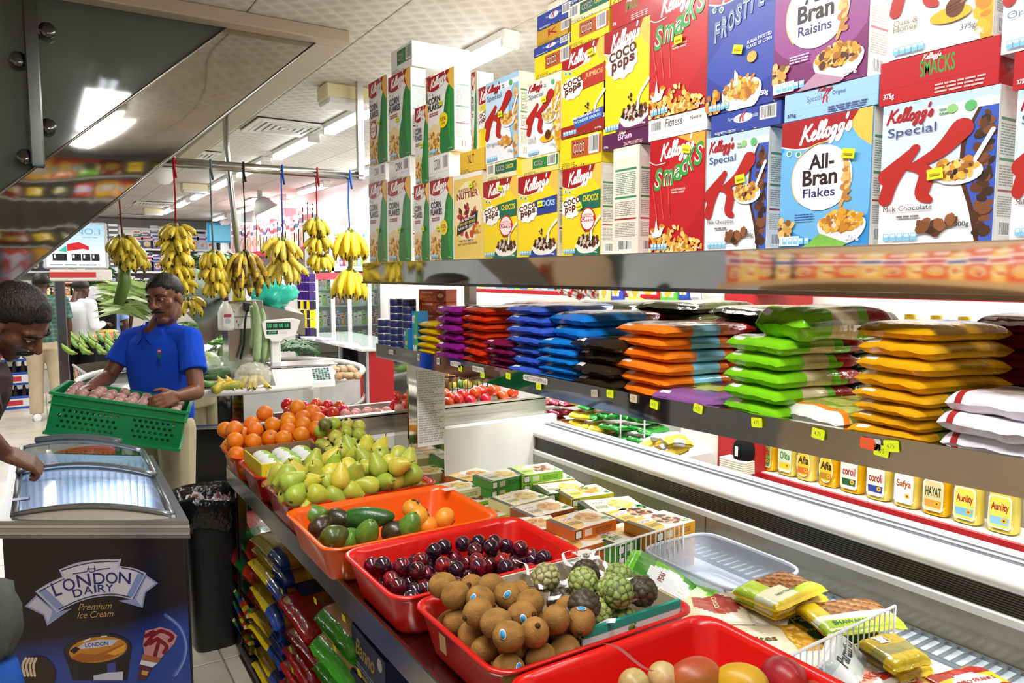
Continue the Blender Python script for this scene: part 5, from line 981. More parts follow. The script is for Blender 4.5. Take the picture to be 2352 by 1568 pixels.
# ---- tomatoes
tm = MB().ell((0, 0, 0), (.0345, .0345, .031), lambda u: mix('c81f14', 'd8481c', .5 + .8 * noise.noise(u * 1.4)), 18, 12, None, lambda u: 1 - .1 * max(0, u.z - .8) / .2 + .012 * cos(5 * atan2(u.y, u.x)) * abs(u.z)).mesh('tomato', mat('tomato_skin', .2, rnd=.12, hue=.02, var=.06, vscale=25, coat=.3))
tz = [z3(*q) for q in ((700,125),(640,150),(860,125),(855,165),(960,165),(1025,115),(1065,170),(1100,125),(1140,150),(760,165),(955,110))] + [(x / 3.336 + 860, y / 3.336 + 580) for x, y in ((595,1105),(820,1060),(925,1055),(875,1110),(665,1130),(740,1135),(770,1100),(990,1100),(1035,1105),(1080,1108),(700,1110),(590,1168),(550,1090),(175,1178),(205,1195))]
P_ = [onZ(x, y, .985 + max(0, (945 - y)) * .0011) for x, y in tz]
for i in range(15): P_.append(V((1.06 + .075 * i, 3.45 + .04 * (i % 2), .962)))
P_ = relax(P_, .0345, 40, (1.05, 2.3, 3.42, 3.85, .958), 2.0)
heap('tomato', 'tomato', [[('tomato', tm)]], P_, 'tomatoes in the steel trough', 'red tomato', 3, 'the freezer end panel')
onm = MB().ell((0, 0, 0), (.03, .03, .028), lambda u: mix('d8a078', 'c8889a', .5 + .8 * noise.noise(u * 2)), 14, 10, None, lambda u: 1 + .15 * max(0, u.z - .9)).mesh('onion', FRUIT)
P_ = relax([onZ(*z3(x, y), .975) for x, y in ((1200,185),(1260,178),(1355,168),(1420,170),(1480,165),(1310,185),(1240,192))], .03, 30, (1.2, 2.0, 3.41, 3.6, .955))
heap('onion', 'onion', [[('onion', onm)]], P_, 'onions in the steel trough', 'pinkish onion', 1, 'the steel band')
# ---- guavas in a brown box and wrapped pears in a yellow carton
bb = thing('cardboard_box', 'brown cardboard box heaped with yellow-green guavas', 'box', (1.04, 2.85, .87)); o = bb.location
xa, xb, ya, yb, z0, zt = .935, 1.15, 2.695, 2.99, .865, .985
for nm, a, b in (('front_wall', (xa, ya, z0), (xb, ya + .007, zt)), ('rear_wall', (xa, yb - .007, z0), (xb, yb, zt + .01)), ('side_wall', (xb - .007, ya + .007, z0), (xb, yb - .007, zt + .005)), ('side_wall', (xa, ya + .007, z0), (xa + .007, yb - .007, zt)), ('box_floor', (xa + .007, ya + .007, z0), (xb - .007, yb - .007, z0 + .005))): MB(o).box(a, b, '8a6848').build(nm, PAPER, bb)
gm = [MB().ell((0, 0, 0), (.027, .027, .029), (lambda a_, b_: lambda u: mix(a_, b_, .5 + .8 * noise.noise(u * 1.7)))(*q), 16, 12, None, lambda u: 1 - .06 * max(0, u.z - .8) + .03 * noise.noise(u * 3)).mesh('guava', FRUIT) for q in (('c0c83c', 'a8bc4a'), ('d0cc58', 'b8b84a'), ('7a7a3a', '4a4020'))]
gc = MB().lathe([(.007, .0265), (.008, .031), (.005, .0305), (0, .029)], '2a2416', 6).mesh('calyx', FRUIT)
gz = [(995,335,2),(1095,275,0),(1185,275,1),(1240,300,1),(1185,340,0),(1265,345,0),(1325,385,1),(1200,400,0),(1110,415,1),(1090,380,1),(1000,440,1),(940,415,1),(880,350,0),(915,380,0),(1055,345,0)]
P_ = [onZ(*z3(x, y), .99 + (440 - y) / 165 * .06) for x, y, t in gz]
for i in range(3):
    for j in range(4): P_.append(V((.985 + .057 * i, 2.74 + .062 * j, .93 + .01 * j)))
gi = [t for *_, t in gz] + [0] * 12
P_ = relax(P_, .0275, 40, (.95, 1.125, 2.73, 2.96, .92), 2.0)
heap('guava', 'guava', [[('guava', g_), ('calyx', gc)] for g_ in gm], P_, 'guavas in the brown box', lambda i: ('yellow-green guava', 'pale yellow guava', 'spotty brown-green guava')[gi[i]], 4, 'the pear heap', None, None, gi)
yc = thing('fruit_carton', 'yellow and green carton of paper-wrapped green pears', 'carton', (.775, 2.84, .93)); o = yc.location
xa, xb, ya, yb, z0, zt = .645, .915, 2.70, 2.98, .912, .995
for nm, a, b, c in (('front_wall', (xa, ya, z0), (xb, ya + .005, zt), 'e8d81c'), ('rear_wall', (xa, yb - .005, z0), (xb, yb, zt + .006), '8a6a48'), ('side_wall', (xa, ya + .005, z0), (xa + .005, yb - .005, zt), 'd8ca1c'), ('side_wall', (xb - .005, ya + .005, z0), (xb, yb - .005, zt), '8a6a48'), ('carton_floor', (xa + .005, ya + .005, z0), (xb - .005, yb - .005, z0 + .004), '8a6a48')): MB(o).box(a, b, c).build(nm, PAPER, yc)
P = Print(xb - xa, zt - z0); P.poly([(.82, 0), (1, 0), (1, 1), (.7, 1)], '1f5a34'); P.rect(.08, .1, .52, .72, 'ece6ec'); P.rect(.54, .34, .94, .96, 'ece6ec')
for k in range(4): P.text(('IMPORTER', 'PRODUCER', 'ORIGIN', 'CLASS')[k], .3, .57 - .13 * k, .48, None, '8a2a4a', .02); P.lines(.11, .55 - .13 * k, .26, .62 - .13 * k, 1, '3a6a3a', k); P.lines(.57, .84 - .13 * k, .9, .91 - .13 * k, 1, '8a4a6a', k + 4)
P.put(MB(o), lambda u, v, e: (xa + u * (xb - xa), ya - .0005 - e, z0 + v * (zt - z0))).build('front_print', PAPER, yc)
MB(o).add([(xa + .05, ya - .002, zt), (xb + .01, ya - .002, zt), (xb + .03, ya - .05, zt + .012), (xa + .12, ya - .035, zt + .004)], [(0, 1, 2, 3)], 'e6e6ea').build('flap', PAPER, yc)
wp = MB().ell((0, 0, 0), (.026, .026, .04), lambda u: '9cc850' if u.z > -.1 and abs(noise.noise(u * 3)) < .32 else 'e9ecea', 14, 10, None, lambda u: 1 + .07 * noise.noise(u * 5)).mesh('wrapped_pear', PAPER)
for i in range(3):
    for j in range(4): stamp([('wrapped_pear', wp)], 'wrapped_pear', f'paper-wrapped pear in the yellow carton, {ORD[i]} from the aisle, {ORD[j]} row back', 'pear', (.705 + .075 * i, 2.735 + .066 * j, .965 + rf.uniform(-.004, .008)), (1.57, rf.uniform(-.3, .3), rf.uniform(-.3, .3) + 1.2), 'wrapped pears in the yellow carton')
# ---- bags and boxes stacked under the table
GU = 'bags stacked under the fruit table'
UX = .68
def under(key, xl, xr, ytop, n, where, base=.062, x=UX, depth=None, ybase=None):
    w, l, h, cf, lab = UT[key]; me = bagmesh(key, w, l, h, cf); a = onX(xl, ytop, x); b = onX(xr, ytop + 40, x); W = abs(a.y - b.y); yc = (a.y + b.y) / 2; H = (min(a.z, .77) - base) / n; s = W / w
    for k in range(n): stamp([('bag', me[k % 2])], 'food_bag', f'{lab}, {ORD[k] + " up" if k else "lowest"} {where}', 'food bag', (x + l * .47 + rb.uniform(-.012, .02), yc + rb.uniform(-.008, .008), base + k * H), (0, rb.uniform(-.04, .04), -pi / 2 + rb.uniform(-.05, .05)), GU, (s, 1, H / h * 1.06))
    return base + n * H
UT = {'pasta_red': (.2, .3, .06, lambda u, v, t: 'a81818' if u < .45 else ('1f6a2a' if v < .5 else 'b8a04a') if u < .75 else 'd8401a', 'red and green pasta bag'), 'pasta_yel': (.2, .3, .06, lambda u, v, t: 'e0c01a' if u < .6 or v > .3 else '2a4a9a' if v < .12 else 'c8902a', 'yellow pasta bag'), 'mixed': (.2, .3, .06, lambda u, v, t: ('c8a81a', '1f3f8a', 'b8301c', '2a7a2e', 'd8c090')[int(abs(noise.noise(V((u * 3, v * 3, 4.4)))*9)) % 5], 'multicoloured snack bag'), 'redflour': (.24, .34, .07, bagcol('a51c1a', 'b8382a', '8a5a3a', 'c03a2a', oval='c8a05a', tab='8a1414'), 'red flour bag'), 'ricebag': (.26, .34, .08, lambda u, v, t: '4ab02a' if v < .06 or (u < .06 and v < .5) else 'd8b88a', 'beige grain bag with green edge'), 'bluepack': (.2, .3, .05, bagcol('1a2a6a', 'c8b878', 'e0c82a'), 'dark blue pack')}
zz = under('mixed', 514, 575, 1305, 8, 'in the stack beside the black dustbin'); under('pasta_red', 512, 580, 1175, 3, 'on top of the multicoloured snack bags', base=zz)
under('pasta_yel', 577, 640, 1215, 11, 'in the yellow stack behind the red flour bags')
zz = under('redflour', 643, 716, 1352, 8, 'in the red stack beside the grain bags')
under('bluepack', 640, 700, 1290, 1, 'lying on the red flour stack', base=zz, x=UX + .06); 
under('ricebag', 720, 806, 1378, 7, 'in the stack beside the blue cartons')
for k in range(5):
    a = onX(802, 1440, UX + .01); b = onX(884, 1500, UX + .01); zz = .062 + k * .128
    w = a.y - b.y
    def pban(P): P.rect(0, 0, 1, 1, '161f52'); P.rect(0, .0, 1, .08, 'b8922a'); P.text('Banno', .12, .42, .7, .8, 'b89a4a', .02, .3); P.disc(.85, .8, .07, 'c8ccd4'); P.lines(.15, .15, .85, .3, 2, '9aa0b8')
    smallbox('rice_carton', f'navy blue carton with gold script, {ORD[k] + " up" if k else "lowest"} in the pile beside the grain bags', 'carton', '161f52', w, .3, .126, (UX + .165, (a.y + b.y) / 2, zz), -pi / 2 + rb.uniform(-.05, .05), pban, group='navy cartons under the fruit table')
for k, (px, py, w) in enumerate(((583, 1290, 'highest on the yellow stack'), (596, 1355, 'midway up the yellow stack'), (600, 1395, 'low on the yellow stack'), (648, 1358, 'at the top corner of the red stack'), (725, 1380, 'on the uppermost red flour bag'), (790, 1420, 'on the uppermost grain bag'), (770, 1490, 'on the second grain bag down'), (668, 1492, 'midway up the red stack'), (672, 1540, 'low on the red stack'), (588, 1495, 'on the multicoloured bags'), (826, 1545, 'on a navy carton'))):
    p = onX(px, py, UX - .012); m = MB(p); m.face([(p.x, p.y + .014, p.z - .01), (p.x, p.y - .014, p.z - .008), (p.x - .002, p.y - .013, p.z + .012), (p.x - .002, p.y + .014, p.z + .01)], 'e8e81c')
    tag(m.build('price_sticker', PAPER), 'small yellow price sticker ' + w, 'sticker', 'price stickers under the table')
# ================= ice cream freezer, dustbin =================
A = onZ(5, 1232, .84); B = onZ(431, 1232, .84); Cc = onZ(348, 1043, .90); D = onZ(30, 1035, .90)
for p in (Cc, D): p.z = .84
ic = thing('ice_cream_freezer', 'dark blue ice cream chest freezer with curved sliding glass lids', 'freezer', ((A.x + Cc.x) / 2, (A.y + Cc.y) / 2, 0)); o = ic.location
def pl_(s, t, z): p = A.lerp(B, s).lerp(D.lerp(Cc, s), t); return V((p.x, p.y, z))
def ring(mb, s0, s1, z0, z1, c, e=.0, w=.05):
    """rectangular frame between the outline grown by e and the outline shrunk by w"""
    oq = [(-e, -e), (1 + e, -e), (1 + e, 1 + e), (-e, 1 + e)]; iq = [(w, w * .8), (1 - w, w * .8), (1 - w, 1 - w * .8), (w, 1 - w * .8)]
    P = [pl_(s, t, z) for z in (z0, z1) for s, t in oq] + [pl_(s, t, z) for z in (z0, z1) for s, t in iq]
    F = []
    for k in range(4): n = (k + 1) % 4; F += [(k, n, 4 + n, 4 + k), (4 + k, 4 + n, 12 + n, 12 + k), (12 + k, 12 + n, 8 + n, 8 + k), (8 + k, 8 + n, n, k)]
    mb.add(P, F, c, False)
m = MB(o); ring(m, 0, 1, .05, .84, '15131d', 0, .05); m.build('body', mat('dark_enamel', .3, coat=.3), ic)
m = MB(o); m.add([pl_(s, t, .46) for s, t in ((.04, .03), (.96, .03), (.96, .97), (.04, .97))], [(0, 1, 2, 3)], 'dfe6f2', False)
for (s0, t0_), (s1, t1_) in (((.052, .042), (.948, .042)), ((.948, .042), (.948, .958)), ((.948, .958), (.052, .958)), ((.052, .958), (.052, .042))):
    m.face([pl_(s0, t0_, .46), pl_(s1, t1_, .46), pl_(s1, t1_, .9), pl_(s0, t0_, .9)], 'eef2fa')
    for k in range(18):
        a_ = s0 + (s1 - s0) * (k + .3) / 18; b_ = t0_ + (t1_ - t0_) * (k + .3) / 18; a2 = s0 + (s1 - s0) * (k + .6) / 18; b2 = t0_ + (t1_ - t0_) * (k + .6) / 18; q = lambda v, c_: c_ + (.5 - c_) * .012
        m.face([pl_(q(0, a_), q(0, b_), .48), pl_(q(0, a2), q(0, b2), .48), pl_(q(0, a2), q(0, b2), .87), pl_(q(0, a_), q(0, b_), .87)], 'c3cede')
m.build('liner', PAINT, ic)
m = MB(o)
for k in range(4): ring(m, 0, 1, .838 + .011 * k, .848 + .011 * k, ('8c8f93', 'd0d3d6', 'b2b5b9', 'dcdfe2')[k], .012 - .002 * (k % 2), .05)
m.build('silver_rim', ALU, ic)
m = MB(o); ring(m, 0, 1, .882, .894, 'a6a9ab', .008, .045); m.build('top_frame', ALU, ic)
# sloping sill in front of the lids
m = MB(o); m.grid(lambda u, v: tuple(pl_(.05 + .9 * u, .0 + .05 * v, .892 + .03 * sin(pi * u) * v)), 12, 2, 'a7a195'); m.build('front_sill', PLASTIC, ic)
IGL = glassmat('lid_glass', 'ccd8e0', 1.5, .04)
def arch(s, h): return h * sin(pi * s) ** .8 if 0 < s < 1 else 0
def lid(nm, t0_, t1_, z, h, c):
    m = MB(o); m.grid(lambda u, v: (lambda p: (p.x, p.y, p.z))(pl_(.07 + .86 * u, t0_ + (t1_ - t0_) * v, z + arch(u, h))), 20, 4, 'ffffff'); g = m.build(nm, IGL, ic)
    for t in (t0_, t1_): MB(o).tube([pl_(.07 + .86 * k / 16, t, z + arch(k / 16, h)) for k in range(17)], .009, c, 6).build('lid_edge', ALU, g)
    for s in (.07, .93): MB(o).tube([pl_(s, t0_, z), pl_(s, t1_, z)], .012, c, 6).build('lid_side', ALU, g)
lid('glass_lid', .045, .58, .898, .032, '8f969a'); lid('glass_lid', .53, .97, .92, .036, 'aab2b6')
m = MB(o); m.tube([pl_(.18 + .6 * k / 10, .985, .935 + arch(.15 + .7 * k / 10, .036)) for k in range(11)], .016, '6a7072', 6); m.build('lid_handle', PLASTIC, ic)
m = MB(o); p = pl_(.10, .2, .905); m.box((p.x - .025, p.y - .018, p.z), (p.x + .025, p.y + .018, p.z + .004), '2a3a8a'); m.build('lid_badge', PLASTIC, ic)
# printed front
W_ = (B - A).length; H_ = .79
P = Print(W_, H_)
def q(X, Y): px = X / 2.76; py = Y / 2.76 + 1000; return ((px - 5) / 426, 1 - (py - 1232) * .001394 / H_)
def qp(*a): return [q(a[i], a[i + 1]) for i in range(0, len(a), 2)]
P.rect(0, 0, 1, 1, '14111b')
for k in range(14):
    t = k / 13; P.poly(qp(0, 1340 + 200 * t, 400, 1290 + 190 * t, 750, 1220 + 200 * t, 950, 1140 + 190 * t, 1100, 1090 + 170 * t, 1195, 1080 + 150 * t, 1195, 2200, 0, 2200), mix('14111b', '23459f', t * .95 + .05))
P.stroke(qp(1040, 1160, 1130, 1240, 1165, 1360, 1140, 1480, 1080, 1568), .02, '4a68b8'); P.stroke(qp(1060, 1170, 1135, 1250, 1168, 1360, 1145, 1475, 1090, 1568), .008, '7f9ad6')
for tail in (qp(120, 1100, 200, 1026, 330, 1140, 430, 1112, 260, 1232, 240, 1160), qp(925, 890, 1000, 945, 915, 1010, 893, 1110, 730, 1062, 835, 1052)): P.poly(tail, '8f9ccc')
P.poly(qp(140, 1096, 205, 1040, 300, 1130, 268, 1215, 245, 1150), 'c2c6de'); P.poly(qp(925, 905, 980, 945, 905, 1005, 885, 1095, 850, 1055), 'c2c6de')
rib = spline(qp(195, 1000, 280, 948, 378, 903)) + qp(358, 855) + spline(qp(358, 855, 470, 812, 600, 790, 770, 783)) + qp(755, 830) + spline(qp(755, 830, 850, 846, 928, 878)) + spline(qp(828, 1055, 700, 1030, 560, 1045, 440, 1085, 330, 1143))
P.l += 1; cen = (sum(p[0] for p in rib) / len(rib), sum(p[1] for p in rib) / len(rib)); P.tri(rib + [cen], [(i, (i + 1) % len(rib), len(rib)) for i in range(len(rib))], 'b9bedb')
rib2 = [(cen[0] + (u - cen[0]) * .9, cen[1] + (v - cen[1]) * .86) for u, v in rib]; P.tri(rib2 + [cen], [(i, (i + 1) % len(rib2), len(rib2)) for i in range(len(rib2))], 'd5d7e6')
P.poly(qp(215, 1000, 260, 975, 380, 1100, 335, 1125), '8496cc'); P.poly(qp(870, 880, 915, 890, 830, 1035, 790, 1030), '8496cc')
P.stroke(qp(222, 1002, 300, 960, 392, 915), .006, '2b2a4a'); P.stroke(qp(375, 862, 480, 828, 600, 806, 745, 800), .006, '2b2a4a'); P.stroke(qp(770, 842, 850, 858, 905, 885), .006, '2b2a4a'); P.stroke(qp(345, 1120, 450, 1070, 560, 1033, 700, 1018, 815, 1038), .006, '2b2a4a')
for ch, X, Y, w, h, r_ in (('L', 325, 1036, 52, 92, .32), ('O', 388, 1005, 82, 82, .24), ('N', 478, 973, 88, 82, .13), ('D', 582, 953, 76, 76, .04), ('O', 660, 946, 76, 76, -.05), ('N', 742, 944, 78, 76, -.1)):
    u, v = q(X, Y); P.text(ch, u, v, u + w / 2.76 / 426, v + h / 2.76 * .001394 / H_, '232a6c', .012, 0, r_)
for ch, X, Y, w, r_ in (('D', 448, 1042, 62, .22), ('A', 515, 1020, 60, .1), ('I', 583, 1008, 14, .06), ('R', 606, 1006, 52, .02), ('Y', 655, 1002, 52, -.04)):
    u, v = q(X, Y); P.text(ch, u, v, u + w / 2.76 / 426, v + 52 / 2.76 * .001394 / H_, '232a6c', .012, 0, r_)
P.stroke(qp(450, 882, 520, 872, 545, 865, 552, 830, 556, 868, 570, 872, 590, 866, 592, 828, 597, 862, 630, 852, 690, 846), .006, '2b2f6a', smooth=False); P.stroke(qp(545, 850, 597, 848), .006, '2b2f6a')
for t, X, Y, w in (('Premium', 470, 1128, 225), ('Ice Cream', 462, 1182, 240)): u, v = q(X, Y); P.text(t, u, v, u + w / 2.76 / 426, v + 44 / 2.76 * .001394 / H_, 'b8985a', .0, .45, .06)
def ell_(X, Y, rx, ry, c, rot=-.1): P.poly([q(X + rx * cos(a) * cos(rot) - ry * sin(a) * sin(rot), Y + rx * cos(a) * sin(rot) + ry * sin(a) * cos(rot)) for a in [2 * pi * k / 28 for k in range(28)]], c)
P.poly(qp(362, 1420, 812, 1370, 770, 1600, 410, 1600), '101018'); P.poly(qp(640, 1470, 700, 1460, 690, 1600, 640, 1600), '3a4a9a')
ell_(585, 1390, 228, 108, '0c0c12'); ell_(585, 1385, 218, 98, '25252f'); ell_(587, 1392, 195, 86, 'c8841e', -.14); P.poly(qp(400, 1450, 470, 1415, 560, 1425, 640, 1400, 760, 1350, 720, 1430, 620, 1465, 480, 1480), 'a8601a'); P.poly(qp(640, 1420, 700, 1390, 770, 1355, 760, 1400, 700, 1430), 'e8a838')
P.poly(qp(440, 1390, 490, 1350, 600, 1322, 725, 1325, 680, 1362, 560, 1380), 'c6cce0'); u, v = q(505, 1376); P.text('LONDON', u, v, u + .13, None, '232a6c', .02, 0, .1); P.poly(qp(400, 1400, 440, 1370, 470, 1385, 430, 1420), '0c0c12'); P.poly(qp(490, 1335, 540, 1310, 545, 1318, 500, 1342), 'e6e8f0'); P.poly(qp(610, 1300, 650, 1296, 650, 1304, 612, 1308), 'e6e8f0')
P.poly(qp(548, 1568, 640, 1548, 745, 1540, 740, 1600, 548, 1600), 'c6cce0')
P.poly(qp(905, 1262, 960, 1252, 1000, 1238, 1070, 1256, 1112, 1296, 1090, 1350, 1000, 1448, 890, 1425, 885, 1350), 'c88a90')
for st in (qp(905, 1300, 960, 1270, 940, 1310, 900, 1360), qp(960, 1290, 1010, 1265, 1080, 1300, 1060, 1330), qp(930, 1350, 990, 1320, 960, 1430), qp(1000, 1330, 1040, 1370, 1020, 1410)): P.stroke(st, .022, '7a1a26')
P.poly(qp(880, 1420, 1000, 1450, 980, 1480, 868, 1462), 'a8683a'); P.poly(qp(868, 1462, 975, 1482, 940, 1512, 858, 1490), 'dcdce6'); P.poly(qp(858, 1490, 940, 1512, 890, 1600, 838, 1600), '5a2a3a'); P.poly(qp(870, 1530, 915, 1540, 900, 1568, 865, 1560), 'c89a4a')
ell_(180, 1560, 120, 130, '2a1810', .2); [P.stroke(qp(95 + 22 * k, 1568, 85 + 24 * k, 1500, 110 + 22 * k, 1450), .014, 'd8c8b0') for k in range(4)]
nrm = V(((B - A).y, -(B - A).x, 0)).normalized()
m = MB(o)
def fm(u, v, e): p = A.lerp(B, .012 + u * .976); r_ = p + nrm * (.0015 + e * .6); return (r_.x, r_.y, .055 + v * H_ * .992)
P.put(m, fm); m.build('front_graphic', mat('poster_print', .25, coat=.2), ic)
m = MB(o); [m.box((p.x - .03, p.y - .03, 0), (p.x + .03, p.y + .03, .05), '22222a') for p in (pl_(.1, .1, 0),)]; m.build('caster', RUBBER, ic)
for s, t in ((.9, .1), (.9, .9), (.1, .9)): p = pl_(s, t, 0); MB(o).box((p.x - .03, p.y - .03, 0), (p.x + .03, p.y + .03, .05), '22222a').build('caster', RUBBER, ic)
for k, (s, t, c, w) in enumerate(((.3, .3, 'd8b83a', 'yellow'), (.45, .35, 'e8e6e0', 'white'), (.7, .33, '3a4ab0', 'blue'), (.82, .28, 'd8503a', 'orange'), (.55, .25, 'c8c8a0', 'pale green'), (.2, .4, 'e0d8c0', 'cream'), (.62, .42, 'e8c83a', 'golden'), (.38, .2, '9ab0d0', 'light blue'))):
    p = pl_(s, t, .6); me = pouch(.14, .2, .06, bagcol(c, 'e8e8e4', dim(c, .6)), 30 + k); stamp([('bag', me)], 'ice_cream_pack', f'{w} ice cream pack lying under the glass lid of the dark freezer', 'ice cream', (p.x, p.y, .60), (0, 0, k * 1.1), 'packs in the ice cream freezer', (1, 1, 2.2))
area_light('freezer_light', tuple(pl_(.5, .72, .80)), .3, .2, 4, (.85, .9, 1), (pi, 0, 0)).rotation_euler = (0, 0, 0)
# dustbin
BX, BY = .60, 3.5
db = thing('dustbin', 'tall black plastic dustbin with black liner and torn wrapping', 'dustbin', (BX, BY, 0)); o = db.location
m = MB(); n = 24
prof = [(.085, 0), (.09, .02), (.118, .66), (.125, .68)]
def bq(u, k, z, w=0): a = 2 * pi * u; sq = lambda c: abs(c) ** .45 * (1 if c > 0 else -1); return (k * sq(cos(a)) * 1.05 + w, k * sq(sin(a)) * 1.15 + w, z)
m.grid(lambda u, v: bq(u, prof[round(v * 3)][0], prof[round(v * 3)][1]), n, 3, '1d1d1f'); m.face([bq(k / n, .085, 0) for k in range(n)], '1d1d1f'); m.build('bin_body', RUBBER, db)
m = MB(); LZ = [(.12, .56), (.134, .58), (.14, .66), (.138, .705), (.125, .71), (.115, .69), (.1, .6)]
def lin(u, v): k, z = LZ[round(v * 6)]; w = .012 * noise.noise(V((u * 9, v * 3, 1))); return bq(u, k + w, z + .03 * noise.noise(V((cos(6.28 * u) * 2, sin(6.28 * u) * 2, v * .5))))
m.grid(lin, 48, 6, '151517'); m.build('liner', mat('bin_liner', .18, bump=.5, bscale=50), db)
m = MB()
def scr(u, v): n_ = noise.noise(V((u * 5, v * 5, 9))); return ((u - .5) * .2, (v - .5) * .22, .64 + .06 * n_ + .03 * noise.noise(V((u * 14, v * 14, 2))))
m.grid(scr, 24, 24, lambda u, v: ('b8b0b4', '8a4a42', 'c8c4c8', '6a2f2a', 'a89a9c')[int(abs(noise.noise(V((u * 7, v * 7, 5)))) * 14) % 5], False); tag(m.build('wrapping_scraps', FILM, db), None, None, None, 'stuff')
# ================= people =================
def cap(mb, p, q, r0, r1, n=12):
    p = V(p); q = V(q); L = (q - p).length; d = (q - p).normalized() if L > 1e-6 else V((0, 0, 1))
    pts = []; rs = []
    for k in range(4): t = k / 4 * pi / 2; pts.append(p - d * r0 * cos(t)); rs.append(max(r0 * sin(t), .0005))
    for k in range(5): pts.append(p.lerp(q, k / 4)); rs.append(r0 + (r1 - r0) * k / 4)
    for k in range(1, 5): t = k / 4 * pi / 2; pts.append(q + d * r1 * sin(t)); rs.append(max(r1 * cos(t), .0005))
    mb.tube(pts, rs, 'ffffff', n)
def loft(mb, rings, n=20):
    P = []; F = []
    for c, a, b in rings: P += [c + a * (abs(cos(t)) ** .85 * (1 if cos(t) > 0 else -1)) + b * (abs(sin(t)) ** .85 * (1 if sin(t) > 0 else -1)) for t in [2 * pi * k / n for k in range(n)]]
    m = len(rings)
    F = [(k*n+j, k*n+(j+1)%n, (k+1)*n+(j+1)%n, (k+1)*n+j) for k in range(m-1) for j in range(n)] + [tuple(range(n))[::-1], tuple((m-1)*n+j for j in range(n))]
    mb.add(P, F, 'ffffff')
def fuse(mb, name, mt, parent, vox, cf, smooth=4):
    o = mb.build(name, mt, parent); md = o.modifiers.new('r', 'REMESH'); md.mode = 'VOXEL'; md.voxel_size = vox; md.use_smooth_shade = True
    sm = o.modifiers.new('s', 'SMOOTH'); sm.iterations = smooth; sm.factor = .5
    bpy.context.view_layer.update(); me = bpy.data.meshes.new_from_object(o.evaluated_get(bpy.context.evaluated_depsgraph_get()))
    o.modifiers.clear(); o.data = me; me.materials.clear(); me.materials.append(mt); me.name = name
    for a in list(me.color_attributes): me.color_attributes.remove(a)
    at = me.color_attributes.new('Col', 'FLOAT_COLOR', 'POINT'); org = mb.o; dat = []
    for v in me.vertices: c = C(cf(v.co + org)); dat += [c[0], c[1], c[2], 1]
    at.data.foreach_set('color', dat); me.polygons.foreach_set('use_smooth', [True] * len(me.polygons)); return o
def hand(mb, wr, d, nrm, side, curl=.9, s=1.0):
    """wr wrist, d towards the fingers, nrm back of the hand, side towards the thumb"""
    d = d.normalized(); side = (side - d * side.dot(d)).normalized(); nrm = side.cross(d) if side.cross(d).dot(nrm) > 0 else d.cross(side)
    for k in range(4): o_ = side * (.027 - .018 * k) * s; cap(mb, wr + d * .01 * s + o_ * .7, wr + d * .085 * s + o_, .017 * s, .0125 * s, 8)
    for k, L in enumerate((.072, .08, .074, .058)):
        p = wr + d * .088 * s + side * (.03 - .02 * k) * s; a = .35 * curl; r = .0088 * s
        for j, f in enumerate((.45, .32, .25)): v = (d * cos(a) - nrm * sin(a)); q_ = p + v * L * f * s * 1.1; cap(mb, p, q_, r, r * .9, 8); p = q_; a += .95 * curl; r *= .92
    p = wr + d * .025 * s + side * .03 * s
    v = (d * .7 + side * .6 - nrm * .35).normalized(); q_ = p + v * .04 * s; cap(mb, p, q_, .013 * s, .0105 * s, 8); v = (d * .85 + side * .1 - nrm * .5).normalized(); cap(mb, q_, q_ + v * .033 * s, .0105 * s, .009 * s, 8)
